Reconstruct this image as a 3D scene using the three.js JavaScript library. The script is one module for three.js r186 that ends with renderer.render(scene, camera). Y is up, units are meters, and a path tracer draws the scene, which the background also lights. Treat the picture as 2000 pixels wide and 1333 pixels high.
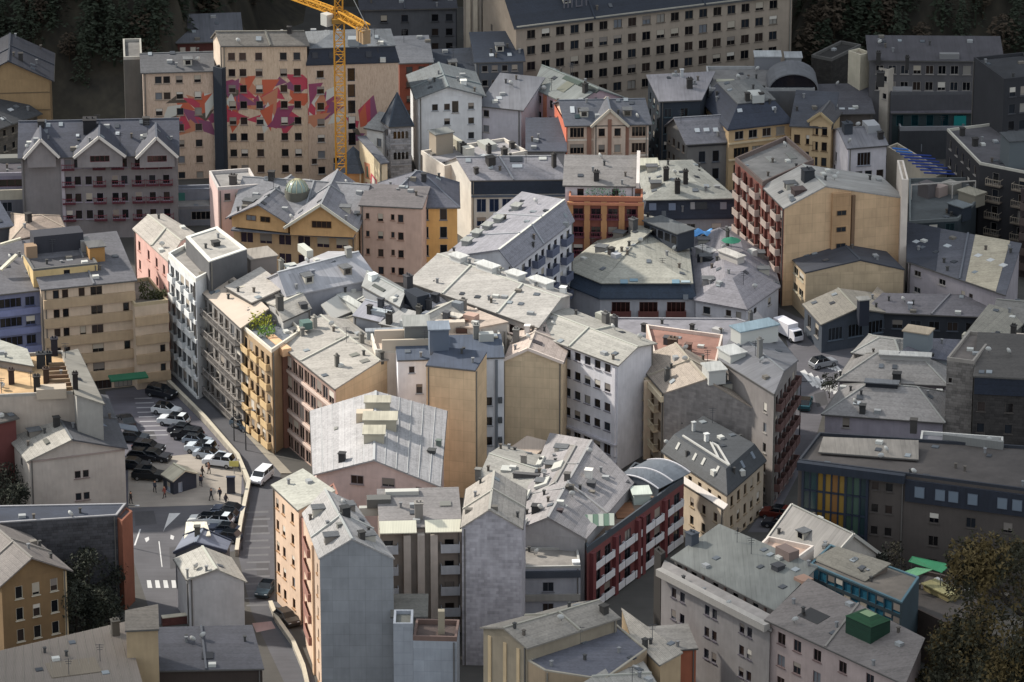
import * as THREE from 'three';
import { mergeGeometries } from 'three/addons/utils/BufferGeometryUtils.js';
import { MarchingCubes } from 'three/addons/objects/MarchingCubes.js';

// ---------- camera, sky, sun, exposure ----------
const scene = new THREE.Scene();
const FOC = 8800, PITCH = 21 * Math.PI / 180, DIST = 662;          // focal length in pixels of the 2000 x 1333 photograph
const camera = new THREE.PerspectiveCamera(2 * Math.atan(666.5 / FOC) * 180 / Math.PI, 1024 / 682, 5, 6000);
camera.position.set(0, DIST * Math.sin(PITCH), DIST * Math.cos(PITCH));
camera.lookAt(0, 0, 0);
camera.updateMatrixWorld(true);
const renderer = new THREE.WebGLRenderer({ antialias: true });
renderer.setSize(1024, 682);
renderer.toneMapping = THREE.LinearToneMapping;
renderer.toneMappingExposure = 1.5;
renderer.shadowMap.enabled = true;

const SUN = new THREE.Vector3(-0.88 * 0.81, 0.59, -0.475 * 0.81).normalize();   // low hazy sun behind the town on the left
{
  const w = 256, h = 128, d = new Float32Array(w * h * 4), v = new THREE.Vector3();
  for (let j = 0; j < h; j++) for (let i = 0; i < w; i++) {
    const th = (j + 0.5) / h * Math.PI - Math.PI / 2, ph = ((i + 0.5) / w - 0.5) * 2 * Math.PI;   // row 0 is the nadir
    v.set(Math.cos(th) * Math.cos(ph), Math.sin(th), Math.cos(th) * Math.sin(ph));
    const up = Math.max(0, v.y), s = Math.max(0, v.dot(SUN)), k = (j * w + i) * 4;
    const glow = 0.55 * Math.pow(s, 6) + 0.8 * Math.pow(s, 40), hz = Math.pow(1 - up, 3);
    const low = v.y < 0 ? 0.35 : 1;
    d[k] = (0.525 + 0.17 * hz + glow) * low; d[k + 1] = (0.58 + 0.155 * hz + glow * 0.95) * low; d[k + 2] = (0.65 + 0.1 * hz + glow * 0.85) * low; d[k + 3] = 1;
  }
  const t = new THREE.DataTexture(d, w, h, THREE.RGBAFormat, THREE.FloatType);
  t.mapping = THREE.EquirectangularReflectionMapping; t.magFilter = THREE.LinearFilter; t.minFilter = THREE.LinearFilter; t.wrapS = THREE.RepeatWrapping; t.needsUpdate = true;
  scene.background = t; scene.environment = t;
}
const sun = new THREE.DirectionalLight(new THREE.Color(1, 0.93, 0.82), 4.5);
sun.position.copy(SUN).multiplyScalar(400); sun.target.position.set(0, 0, 0);
sun.castShadow = true; sun.shadow.radius = 5; sun.shadow.mapSize.set(4096, 4096);
Object.assign(sun.shadow.camera, { left: -220, right: 220, top: 220, bottom: -220, near: 10, far: 1200 });
scene.add(sun, sun.target);

// ---------- unseen clouds, added to shade the outer parts of the town ----------
function addClouds() {
  const put = (list) => { const gs = list.map(([x, z, r], k) => { const g = new THREE.IcosahedronGeometry(1, 5), p = g.attributes.position, c = SUN.clone().multiplyScalar((500 + 25 * (k % 3)) / SUN.y).add(V(x, 0, z)); for (let i = 0; i < p.count; i++) { const q = V(p.getX(i), p.getY(i), p.getZ(i)), b = 0.72 + 0.5 * N(q.x * 3 + 20 + k * 5, q.y * 3 + q.z * 3 + 30, 64); p.setXYZ(i, c.x + q.x * r * b, c.y + q.y * r * 0.4 * b, c.z + q.z * r * b); } g.computeVertexNormals(); g.deleteAttribute('uv'); return g; }); structure('cloud', mergeGeometries(gs), M('#e6e6e6', '', 1), 'added cumulus above the valley, out of view, shading the outer town'); };
  put([[112, -30, 58], [120, 35, 60], [100, -95, 62], [45, -128, 45], [-15, -140, 46], [-75, -138, 48], [-125, -118, 45], [118, 95, 55]]);
  put([[95, 142, 46], [40, 165, 42], [-20, 176, 42], [-80, 154, 40], [-122, 124, 42]]);
}
// ---------- helpers ----------
let seed = 7;
const rnd = () => { seed = (seed * 1664525 + 1013904223) >>> 0; return seed / 4294967296; };
const V = (x, y, z) => new THREE.Vector3(x, y, z);
const CS = Math.cos(PITCH), SN = Math.sin(PITCH);
// where the line of sight through a pixel of the photograph meets the level plane at height h
function rayDir(px, py) { const a = (px - 1000) / FOC, b = (666.5 - py) / FOC; return V(a, b * CS - SN, -CS - b * SN); }
function W(px, py, h = 0) { const d = rayDir(px, py), c = camera.position, t = (h - c.y) / d.y; return V(c.x + d.x * t, h, c.z + d.z * t); }
function pix(p) { const x = p.x - camera.position.x, y = p.y - camera.position.y, z = p.z - camera.position.z; const v = y * CS - z * SN, dd = -(y * SN + z * CS); return [1000 + FOC * x / dd, 666.5 - FOC * v / dd]; }
const names = {};
const numbered = (n) => { const k = names[n] = (names[n] ?? -1) + 1; return k ? n + '_' + String(k).padStart(3, '0') : n; };
function mesh(name, geo, mat, parent) { const m = new THREE.Mesh(geo, mat); m.name = name; m.castShadow = m.receiveShadow = true; if (parent) parent.add(m); return m; }
function tag(o, label, category, group, kind) { if (label) o.userData.label = label; if (category) o.userData.category = category; if (group) o.userData.group = group; if (kind) o.userData.kind = kind; return o; }
function thing(name, label, category, p, group) { const g = new THREE.Group(); g.name = numbered(name); g.position.copy(p); scene.add(g); return tag(g, label, category, group); }
function structure(name, geo, mat, label) { const m = mesh(numbered(name), geo, mat, scene); return tag(m, label, null, null, 'structure'); }

// ---------- procedural textures (grey multipliers on a base colour) ----------
function noiseGrid(n) { const a = new Float32Array(n * n); for (let i = 0; i < n * n; i++) a[i] = rnd(); return a; }
const NG = noiseGrid(64);
const N = (x, y, p) => {                                            // value noise with period p (<= 64)
  const xi = Math.floor(x), yi = Math.floor(y), fx = x - xi, fy = y - yi, m = (k) => ((k % p) + p) % p, u = fx * fx * (3 - 2 * fx), w = fy * fy * (3 - 2 * fy);
  const g = (i, j) => NG[m(i) + m(j) * 64];
  return (g(xi, yi) * (1 - u) + g(xi + 1, yi) * u) * (1 - w) + (g(xi, yi + 1) * (1 - u) + g(xi + 1, yi + 1) * u) * w;
};
const fbm = (u, v, f) => 0.5 * N(u * f, v * f, f) + 0.3 * N(u * f * 2 + 7, v * f * 2 + 3, f * 2) + 0.2 * N(u * f * 4 + 1, v * f * 4 + 9, Math.min(64, f * 4));
const TEX = {};
function makeTex(name, size, metres, fn, bump = 0.01) {
  const d = new Uint8Array(size * size * 4);
  for (let j = 0; j < size; j++) for (let i = 0; i < size; i++) { const k = (j * size + i) * 4, c = Math.max(0, Math.min(1, fn(i / size, j / size, i, j))) * 255; d[k] = d[k + 1] = d[k + 2] = c; d[k + 3] = 255; }
  const t = new THREE.DataTexture(d, size, size); t.wrapS = t.wrapT = THREE.RepeatWrapping; t.magFilter = t.minFilter = THREE.LinearFilter; t.repeat.set(1 / metres, 1 / metres); t.needsUpdate = true;
  TEX[name] = { t, bump };
}
const hash = (i, j) => { const s = Math.sin(i * 127.1 + j * 311.7) * 43758.5453; return s - Math.floor(s); };
makeTex('slate', 512, 12.8, (u, v) => { const r = Math.floor(v * 64), c = Math.floor(u * 48 + (r % 2) * 0.5), e = (v * 64) % 1; return 0.60 + 0.2 * (hash(1, Math.floor(v * 16)) - 0.5) - ((v * 16) % 1 < 0.1 ? 0.1 : 0) + 0.06 + 0.17 * hash(c % 48, r) + 0.2 * (fbm(u, v, 6) - 0.5) + 0.16 * (fbm(u + 0.3, v, 16) - 0.5) - (e < 0.14 ? 0.16 : 0); }, 0.02);
makeTex('zinc', 512, 12, (u, v) => { const c = Math.floor(u * 20); return 0.74 + 0.1 * (hash(c, 3) - 0.5) + 0.24 * (N(u * 60, v * 6, 60) - 0.5) * 0.6 + 0.26 * (fbm(u, v, 5) - 0.5) - ((u * 20) % 1 < 0.08 ? 0.14 : 0); }, 0.015);
makeTex('stucco', 512, 14, (u, v) => 0.82 + 0.26 * (fbm(u, v, 6) - 0.5) + 0.08 * (N(u * 64, v * 8, 64) - 0.5) + 0.12 * (fbm(u + 0.5, v + 0.3, 14) - 0.5) + 0.07 * (hash(u * 512, v * 512) - 0.5), 0.004);
makeTex('block', 512, 10, (u, v) => { const r = Math.floor(v * 26), c = Math.floor(u * 14 + (r % 2) * 0.5), e = (v * 26) % 1, f = (u * 14 + (r % 2) * 0.5) % 1; return 0.72 + 0.2 * (hash(c % 14, r) - 0.5) + 0.34 * (fbm(u, v, 6) - 0.5) + 0.16 * (N(u * 32, v * 6, 32) - 0.5) - (e < 0.1 || f < 0.05 ? 0.08 : 0); }, 0.015);
makeTex('panel', 512, 12, (u, v) => 0.80 + 0.10 * (hash(Math.floor(u * 6), Math.floor(v * 8)) - 0.5) + 0.24 * (fbm(u, v, 5) - 0.5) + 0.08 * (N(u * 64, v * 6, 64) - 0.5) + 0.1 * (fbm(u + 0.5, v + 0.3, 14) - 0.5) - ((v * 8) % 1 < 0.03 || (u * 6) % 1 < 0.02 ? 0.17 : 0), 0.006);
makeTex('sheet', 512, 10, (u, v) => 0.8 + 0.08 * Math.sin(u * Math.PI * 2 * 50) + 0.12 * (fbm(u, v, 5) - 0.5) + 0.05 * (hash(Math.floor(u * 10), 2) - 0.5) - ((u * 10) % 1 < 0.04 ? 0.1 : 0), 0.02);
makeTex('gravel', 512, 9, (u, v) => 0.62 + 0.42 * (fbm(u, v, 4) - 0.5) + 0.26 * (fbm(u + 0.4, v + 0.1, 14) - 0.5) + 0.2 * hash(u * 512, v * 512), 0.015);
makeTex('asphalt', 512, 18, (u, v) => 0.66 + 0.34 * (fbm(u, v, 5) - 0.5) + 0.22 * (N(u * 6, v * 60, 60) - 0.5) * 0.5 + 0.14 * hash(u * 512, v * 512), 0.006);
makeTex('stone', 512, 7, (u, v) => { const r = Math.floor(v * 18), o = hash(r, 9), c = Math.floor(u * 11 + o), e = (v * 18) % 1, f = (u * 11 + o) % 1; return 0.5 + 0.36 * hash(c % 11, r) + 0.3 * (fbm(u, v, 8) - 0.5) - (e < 0.16 || f < 0.1 ? 0.18 : 0); }, 0.03);
makeTex('deck', 512, 6, (u, v) => { const r = Math.floor(v * 30); return 0.66 + 0.2 * (hash(r, 5) - 0.5) + 0.16 * (N(u * 8, v * 60, 60) - 0.5) - ((v * 30) % 1 < 0.14 ? 0.22 : 0); }, 0.01);
makeTex('earth', 512, 20, (u, v) => 0.5 + 0.7 * (fbm(u, v, 8) - 0.5) + 0.4 * (fbm(u, v + 0.5, 16) - 0.5), 0.1);
const LC = new THREE.Color(); const lift = (hex) => { LC.set(hex); const y = LC.r * 0.3 + LC.g * 0.6 + LC.b * 0.1; LC.multiplyScalar(y > 0.2 ? 0.9 : 0.85); LC.r *= 1.02; LC.g *= 0.975; LC.b *= 1.0; return '#' + LC.getHexString(); };
const dim = (hex) => { LC.set(hex).multiplyScalar(0.66); return '#' + LC.getHexString(); };
const MATS = {};
function M(hex, tex = 'stucco', rough = 0.9, metal = 0, extra) {
  const key = hex + tex + rough + metal + (extra ? JSON.stringify(extra) : '');
  if (MATS[key]) return MATS[key];
  const m = new THREE.MeshStandardMaterial({ roughness: rough, metalness: metal, ...(extra ?? {}) });
  m.color.set(hex);
  if (tex && TEX[tex]) { m.map = TEX[tex].t; m.bumpMap = TEX[tex].t; m.bumpScale = TEX[tex].bump; m.color.multiplyScalar(1.2); if (['stucco', 'panel', 'stone', 'block'].includes(tex)) { const c = m.color, y = 0.3 * c.r + 0.55 * c.g + 0.15 * c.b; if (y > 0.17) c.multiplyScalar(Math.min(1.25, 0.8 / Math.max(c.r, c.g, c.b))); c.lerp(new THREE.Color(y, y, y), 0.3); } }
  m.name = 'm' + Object.keys(MATS).length;
  return MATS[key] = m;
}
const PANES = ['#15161a', '#1d1b1c', '#262a30', '#0f1116', '#332b28'].map((c) => M(c, '', 0.12));
const PLITE = [M('#6c7076', '', 0.3), M('#8a8680', '', 0.4)];

// ---------- geometry helpers ----------
class Geo {                                                         // collects flat polygons with uv in metres
  constructor(o) { this.p = []; this.n = []; this.u = []; this.o = o ?? V(0, 0, 0); this.s = Math.floor(rnd() * 900) / 10; }
  tri(a, b, c, ua, ub, uc) {
    const n = V().subVectors(b, a).cross(V().subVectors(c, a)).normalize();
    for (const [q, w] of [[a, ua], [b, ub], [c, uc]]) { this.p.push(q.x - this.o.x, q.y - this.o.y, q.z - this.o.z); this.n.push(n.x, n.y, n.z); this.u.push(w[0] + this.s, w[1] + this.s); }
  }
  poly(pts, along) {                                                // planar polygon, counterclockwise from outside; uv: along = horizontal direction
    const n = V();
    for (let i = 0; i < pts.length; i++) { const a = pts[i], b = pts[(i + 1) % pts.length]; n.x += (a.y - b.y) * (a.z + b.z); n.y += (a.z - b.z) * (a.x + b.x); n.z += (a.x - b.x) * (a.y + b.y); }
    n.normalize();
    let h = along ? along.clone() : (Math.abs(n.y) > 0.98 ? V(1, 0, 0) : V(n.z, 0, -n.x).normalize());
    h.addScaledVector(n, -h.dot(n)).normalize();
    const w = V().crossVectors(n, h), P = pts.map((q) => new THREE.Vector2(q.dot(h), q.dot(w)));
    const tris = pts.length === 3 ? [[0, 1, 2]] : THREE.ShapeUtils.triangulateShape(P, []);
    for (const t of tris) {
      let [i, j, k] = t; const c = V().subVectors(pts[j], pts[i]).cross(V().subVectors(pts[k], pts[i]));
      if (c.dot(n) < 0) [j, k] = [k, j];
      this.tri(pts[i], pts[j], pts[k], P[i].toArray(), P[j].toArray(), P[k].toArray());
    }
    return this;
  }
  box(c, x, w, h, d) {                                              // box standing on c, x = unit direction of its width
    const z = V(-x.z, 0, x.x), P = (i, j, k) => c.clone().addScaledVector(x, i * w / 2).addScaledVector(z, k * d / 2).setY(c.y + j * h);
    const f = (...a) => this.poly(a.map((q) => P(...q)));
    f([-1, 0, 1], [1, 0, 1], [1, 1, 1], [-1, 1, 1]); f([1, 0, -1], [-1, 0, -1], [-1, 1, -1], [1, 1, -1]);
    f([1, 0, 1], [1, 0, -1], [1, 1, -1], [1, 1, 1]); f([-1, 0, -1], [-1, 0, 1], [-1, 1, 1], [-1, 1, -1]);
    f([-1, 1, 1], [1, 1, 1], [1, 1, -1], [-1, 1, -1]); f([-1, 0, -1], [1, 0, -1], [1, 0, 1], [-1, 0, 1]);
    return this;
  }
  beam(a, b, t, t2 = t) {                                           // square bar from a to b
    const d = V().subVectors(b, a), L = d.length(); d.divideScalar(L);
    let x = Math.abs(d.y) > 0.9 ? V(1, 0, 0) : V(d.z, 0, -d.x).normalize(); const y = V().crossVectors(d, x).normalize(); x = V().crossVectors(y, d).normalize();
    const P = (i, j, k) => (k ? b : a).clone().addScaledVector(x, i * t / 2).addScaledVector(y, j * t2 / 2), f = (...q) => this.poly(q.map((r) => P(...r)));
    f([-1, -1, 0], [1, -1, 0], [1, -1, 1], [-1, -1, 1]); f([1, 1, 0], [-1, 1, 0], [-1, 1, 1], [1, 1, 1]);
    f([1, -1, 0], [1, 1, 0], [1, 1, 1], [1, -1, 1]); f([-1, 1, 0], [-1, -1, 0], [-1, -1, 1], [-1, 1, 1]);
    f([-1, -1, 1], [1, -1, 1], [1, 1, 1], [-1, 1, 1]); f([-1, 1, 0], [1, 1, 0], [1, -1, 0], [-1, -1, 0]);
    return this;
  }
  get empty() { return !this.p.length; }
  geo() {
    const g = new THREE.BufferGeometry();
    g.setAttribute('position', new THREE.Float32BufferAttribute(this.p, 3)); g.setAttribute('normal', new THREE.Float32BufferAttribute(this.n, 3)); g.setAttribute('uv', new THREE.Float32BufferAttribute(this.u, 2));
    return g;
  }
  mesh(name, mat, parent) { return mesh(name, this.geo(), mat, parent); }
}
const flat = (v) => V(v.x, 0, v.z);
function inset(poly, d) {                                           // move every edge of a level polygon inwards by d metres
  const n = poly.length, out = [];
  for (let i = 0; i < n; i++) {
    const a = poly[(i + n - 1) % n], b = poly[i], c = poly[(i + 1) % n];
    const e = flat(b).sub(flat(a)).normalize(), f = flat(c).sub(flat(b)).normalize(), ne = V(e.z, 0, -e.x), nf = V(f.z, 0, -f.x);   // inward normals
    const k = d / Math.max(0.25, 1 + ne.dot(nf));
    out.push(b.clone().addScaledVector(ne.add(nf), k));
  }
  return out;
}
// roof made of top faces, given thickness t: top, underside and the outer edges
function slab(o, faces, t, along) {
  const g = new Geo(o), edges = new Map(), key = (a, b) => [a, b].map((q) => q.toArray().map((x) => x.toFixed(2)).join()).sort().join('|');
  const up = (q) => V(q.x, q.y + t, q.z);
  faces.forEach((f) => f.forEach((a, i) => { const b = f[(i + 1) % f.length], k = key(a, b); edges.set(k, edges.has(k) ? null : [a, b]); }));
  for (const f of faces) { g.poly(f.map(up), along); g.poly([...f].reverse(), along); }
  for (const e of edges.values()) if (e) g.poly([e[0], e[1], up(e[1]), up(e[0])]);
  return g;
}
const WGEO = {};
function windowGeo(w, h, sill, bars) {
  const key = [w, h, sill, bars].map((x) => (+x).toFixed(2)).join();
  if (WGEO[key]) return WGEO[key];
  const g = new Geo(), f = 0.07, X = V(1, 0, 0);
  g.s = 0;
  g.box(V(0, -h / 2, -0.08), X, w, f, 0.06); g.box(V(0, h / 2 - f, -0.08), X, w, f, 0.06);
  for (const s of [-1, 1]) g.box(V(s * (w / 2 - f / 2), -h / 2 + f, -0.08), X, f, h - 2 * f, 0.06);
  for (let i = 1; i <= bars; i++) g.box(V(-w / 2 + w * i / (bars + 1), -h / 2 + f, -0.081), X, f * 0.8, h - 2 * f, 0.05);
  if (sill) g.box(V(0, -h / 2 - 0.09, 0.06), X, w + 0.24, 0.085, 0.18);
  return WGEO[key] = g.geo();
}
const PGEO = {}, BLIND = {};
function paneGeo(w, h) { const key = w.toFixed(2) + ',' + h.toFixed(2); return PGEO[key] ??= new THREE.PlaneGeometry(w, h); }

// ---------- a building: volumes of walls with real openings, roofs, balconies, roof furniture ----------
class Building {
  constructor(name, label, category, vols, group) {
    this.vols = vols.map((v) => this.place(v));
    const c = V(); this.vols[0].q.forEach((p) => c.add(p)); c.divideScalar(this.vols[0].q.length); c.y = this.vols[0].base;
    this.g = thing(name, label, category, c, group); this.o = c; this.tops = [];
    this.vols.forEach((v) => this.build(v));
    this.roof = this.vols[0].roofMesh;
  }
  place(v) {
    v.base ??= 0;
    let px = v.q, k = v.k ?? (px.length === 3 ? 1 : 0);
    if (v.by !== undefined) { let lo = v.base, hi = v.base + 80; for (let i = 0; i < 50; i++) { const m = (lo + hi) / 2, p = W(px[k][0], px[k][1], m); p.y = v.base; pix(p)[1] < v.by ? lo = m : hi = m; } v.h = (lo + hi) / 2; }
    const e = v.roof?.t === 's' && px.length === 4 ? v.roof.e ?? 0 : -9;
    let q = px.map((p, i) => { const hi = e >= 0 && (i === (e + 2) % 4 || i === (e + 3) % 4); return W(p[0], p[1], v.h + (hi ? v.roof.r : 0)).setY(v.h); });
    if (q.length === 2) { const d = flat(q[1]).sub(flat(q[0])).normalize(), b = V(d.z, 0, -d.x).multiplyScalar(v.d ?? 10); q = [q[0], q[1], q[1].clone().add(b), q[0].clone().add(b)]; }
    else if (px.length === 3) q.push(q[0].clone().add(q[2]).sub(q[1]));
    if (v.sq && q.length === 4) { const e = flat(q[1]).sub(flat(q[0])), b = V(e.z, 0, -e.x).normalize(); const L = q[2].clone().sub(q[1]).dot(b); q[2] = q[1].clone().addScaledVector(b, L); q[3] = q[0].clone().addScaledVector(b, L); }
    v.q = q; v.n = q.length;
    return v;
  }
  edge(v, i) { const a = v.q[i], b = v.q[(i + 1) % v.n], d = V().subVectors(b, a); d.y = 0; const L = d.length(); d.divideScalar(L); return { a, b, d, L, n: V(-d.z, 0, d.x) }; }
  build(v) {
    const H = v.h - v.base, holes = [], o = this.o;
    const R = v.roof = { t: 'flat', c: '#8f8f8c', m: 'gravel', ...v.roof };
    v.topAt = () => v.h;
    for (let i = 0; i < v.n; i++) holes.push([]);
    const later = [];
    for (const key of Object.keys(v.f ?? {})) for (const s of [].concat(v.f[key])) {
      const i = +key, E = this.edge(v, i), ml = s.ml ?? 0.6, mr = s.mr ?? 0.6;
      const n = Array.isArray(s.c) ? s.c.length : s.c, xs = Array.isArray(s.c) ? s.c.map((x) => x * E.L) : Array.from({ length: s.c ?? 0 }, (_, k) => ml + (k + 0.5) / n * (E.L - ml - mr));
      const sh = s.sh ?? 3, y0 = s.y0 ?? 0.7, w = s.w ?? 1.1, h = s.h ?? 1.4;
      for (let r = 0; r < (s.r ?? 1); r++) {
        const top = H - y0 - r * sh;
        if (s.k === 'band') { later.push(() => new Geo(o).box(E.a.clone().addScaledVector(E.d, E.L / 2).addScaledVector(E.n, (s.d ?? 0.2) / 2 - 0.02).setY(v.base + top - s.h), E.d, E.L - 0.02 + (s.over ?? 0), s.h, (s.d ?? 0.2) + 0.04).mesh(s.name ?? 'ledge', M(s.col, s.tex ?? 'stucco'), this.g)); continue; }
        xs.forEach((x, ci) => {
          if (s.skip?.(ci, r)) return;
          const at = (dx, y, out) => E.a.clone().addScaledVector(E.d, x + dx).addScaledVector(E.n, out).setY(v.base + y);
          if (s.k === 'pier') { later.push(() => new Geo(o).box(at(0, Math.max(0, top - s.h), (s.d ?? 0.3) / 2 - 0.02), E.d, s.w, Math.min(s.h, top) - 0.003, (s.d ?? 0.3) + 0.04).mesh(s.name ?? 'pilaster', M(s.col, s.tex ?? 'stucco'), this.g)); return; }
          if (s.k === 'balc') {
            const d = s.d ?? 1.1, ph = s.ph ?? 1;
            later.push(() => {
              if (top - h < 0.4) return;
              const g = new Geo(o); g.box(at(0, top - h - 0.18, d / 2), E.d, s.bw, 0.16, d);
              const railed = s.style === 'rail', t = 0.1, G = railed ? new Geo(o) : g, y = top - h - 0.02;
              if (railed) {
                const nb = Math.max(3, Math.round(s.bw / 0.4));
                for (let b = 0; b <= nb; b++) G.box(at(-s.bw / 2 + 0.04 + (s.bw - 0.08) * b / nb, y, d - 0.05), E.d, 0.05, ph - 0.06, 0.05);
                G.box(at(0, y + ph - 0.06, d - 0.05), E.d, s.bw, 0.07, 0.08); G.box(at(0, y + 0.08, d - 0.05), E.d, s.bw - 0.1, 0.05, 0.04);
                for (const sd of [-1, 1]) G.box(at(sd * (s.bw / 2 - 0.04), y + ph - 0.05, (d - 0.1) / 2), E.d, 0.06, 0.06, d - 0.1);
              } else { G.box(at(0, y, d - t / 2), E.d, s.bw, ph, t); for (const sd of [-1, 1]) G.box(at(sd * (s.bw / 2 - t / 2), y, (d - t) / 2 - 0.002), E.d, t, ph - 0.003, d - t); }
              const bm = g.mesh('balcony', M(s.col, 'stucco'), this.g);
              if (railed) G.mesh('railing', M(s.rc ?? s.col, '', 0.6), bm);
            });
            return;
          }
          const x0 = x - w / 2, x1 = x + w / 2, yb = Math.max(0.05, top - h);
          if (x0 < 0.15 || x1 > E.L - 0.15 || top - yb < 0.4 || top > H - 0.1 + (R.t === 'g' ? 9 : 0)) return;
          if (holes[i].some((q) => q.x0 < x1 + 0.1 && q.x1 > x0 - 0.1 && q.y0 < top + 0.1 && q.y1 > yb - 0.1)) return;
          const hh = top - yb, lit = rnd();
          if (top <= H - 0.1) holes[i].push({ x0, x1, y0: yb, y1: top });
          const out = top <= H - 0.1 ? 0 : 0.13;
          later.push(() => {
            const bars = s.bars ?? (w > 2 ? 3 : w > 1.25 ? 1 : 0), wm = mesh(s.name ?? 'window', windowGeo(w, hh, s.sill !== false && w < 3, bars), M(s.fc ?? '#8d8883', '', 0.6), this.g);
            wm.position.copy(at(0, (yb + top) / 2, out).sub(o)); wm.rotation.y = Math.atan2(-E.d.z, E.d.x);
            const pm = mesh('pane', paneGeo(w - 0.02, hh - 0.02), s.pane ? M(s.pane, '', 0.15) : lit > 0.93 ? PLITE[ci % 2] : PANES[Math.floor(lit * 5.3) % 5], wm); pm.position.z = out ? -0.09 : -0.16;
            if (hh > 1 && w < 2.6 && rnd() < 0.24) { const bh = hh * (0.25 + 0.5 * rnd()), bg = mesh('blind', BLIND[`${w.toFixed(2)},${bh.toFixed(1)}`] ??= new THREE.BoxGeometry(w - 0.16, bh, 0.03), M(['#a39a8c', '#c0bab0', '#8a8178', '#77706a'][Math.floor(rnd() * 4)], '', 0.8), wm); bg.position.set(0, hh / 2 - bh / 2 - 0.05, -0.06); }
            if (s.shut) { const g = new Geo(); g.s = 0; for (const sd of [-1, 1]) g.box(V(sd * (w / 2 + w / 4 + 0.03), -hh / 2, 0.05), V(1, 0, 0), w / 2, hh, 0.06); g.mesh('shutter', M(s.shut, '', 0.8), wm); }
          });
        });
      }
    }
    // walls
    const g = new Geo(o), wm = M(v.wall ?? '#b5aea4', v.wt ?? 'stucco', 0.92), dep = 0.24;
    const seal = new Geo(o);
    for (let i = 0; i < v.n; i++) {
      const E = this.edge(v, i), P = (x, y, out = 0) => E.a.clone().addScaledVector(E.d, x).addScaledVector(E.n, out).setY(v.base + y);
      const quad = (G, pts, uv) => { G.tri(pts[0], pts[1], pts[2], uv[0], uv[1], uv[2]); G.tri(pts[0], pts[2], pts[3], uv[0], uv[2], uv[3]); };
      const hs = holes[i], xs = [...new Set([0, E.L, ...hs.flatMap((q) => [q.x0, q.x1])])].sort((a, b) => a - b), ys = [...new Set([0, H, ...hs.flatMap((q) => [q.y0, q.y1])])].sort((a, b) => a - b);
      const U = v.uvn?.[i] ? (x, y) => [x / E.L - g.s, y / H - g.s] : (x, y) => [x, y];
      const target = v.uvn?.[i] ? new Geo(o) : g; if (target !== g) { target.s = 0; }
      const UU = target !== g ? (x, y) => [x / E.L, y / H] : U;
      for (let b = 0; b + 1 < ys.length; b++) {
        let run = null;
        const flush = (xe) => { if (run !== null) { quad(target, [P(run, ys[b]), P(xe, ys[b]), P(xe, ys[b + 1]), P(run, ys[b + 1])], [UU(run, ys[b]), UU(xe, ys[b]), UU(xe, ys[b + 1]), UU(run, ys[b + 1])]); run = null; } };
        for (let a = 0; a + 1 < xs.length; a++) {
          const cx = (xs[a] + xs[a + 1]) / 2, cy = (ys[b] + ys[b + 1]) / 2;
          if (hs.some((q) => cx > q.x0 && cx < q.x1 && cy > q.y0 && cy < q.y1)) flush(xs[a]); else if (run === null) run = xs[a];
        }
        flush(E.L);
      }
      for (const q of hs) {
        g.poly([P(q.x0, q.y0), P(q.x0, q.y0, -dep), P(q.x0, q.y1, -dep), P(q.x0, q.y1)].reverse()); g.poly([P(q.x1, q.y0), P(q.x1, q.y0, -dep), P(q.x1, q.y1, -dep), P(q.x1, q.y1)]);
        g.poly([P(q.x0, q.y0), P(q.x1, q.y0), P(q.x1, q.y0, -dep), P(q.x0, q.y0, -dep)]); g.poly([P(q.x0, q.y1), P(q.x1, q.y1), P(q.x1, q.y1, -dep), P(q.x0, q.y1, -dep)].reverse());
      }
      if (target !== g) target.mesh('painted_wall', v.uvn[i], this.g);
    }
    this.roofs(v, R, g);
    g.mesh('wall', wm, this.g);
    later.forEach((f) => f());
    for (let i = 0; i < v.n; i++) { const E = this.edge(v, i); if (E.n.z > 0.25 && E.L > 4 && H > 5 && rnd() < 0.7) { const p = E.a.clone().addScaledVector(E.d, rnd() < 0.5 ? 0.35 : E.L - 0.35).addScaledVector(E.n, 0.1).setY(v.base); if (R.t !== 'm') new Geo(o).box(p, E.d, 0.14, H - 0.1, 0.14).mesh('drain_pipe', M(['#5b5855', '#77736c', '#8d8983'][i % 3], '', 0.6), this.g); } }
  }
  roofs(v, R, g) {
    const q = v.q, h = v.h, o = this.o, o_ = R.o ?? 0.35, t = R.th ?? 0.2, rm = M(lift(R.c), R.m, R.rough ?? 0.75, 0), at = (p, y) => V(p.x, y, p.z);
    let faces = [], cap = null;
    if (R.t === 'flat') {
      const ph = R.ph ?? 0.5, pt = R.pt ?? 0.28, inn = inset(q, pt), pg = new Geo(o);
      for (let i = 0; i < v.n; i++) {
        const j = (i + 1) % v.n, a = q[i], b = q[j], c = inn[j], d = inn[i];
        pg.poly([at(a, h), at(b, h), at(b, h + ph), at(a, h + ph)]); pg.poly([at(a, h + ph), at(b, h + ph), at(c, h + ph), at(d, h + ph)]); pg.poly([at(c, h), at(d, h), at(d, h + ph), at(c, h + ph)]);
      }
      pg.mesh('parapet', M(R.pc ?? v.wall ?? '#b5aea4', R.pm ?? 'stucco', 0.9), this.g);
      const rg = new Geo(o); rg.poly(inn.map((p) => at(p, h))); v.roofMesh = rg.mesh('roof', rm, this.g);
      this.tops.push({ f: inn.map((p) => at(p, h)), m: v.roofMesh });
      return;
    }
    const A = q[0], B = q[1], C = q[2], D = q[3], r = R.r ?? 2.5, mid = (a, b) => a.clone().add(b).multiplyScalar(0.5);
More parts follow.
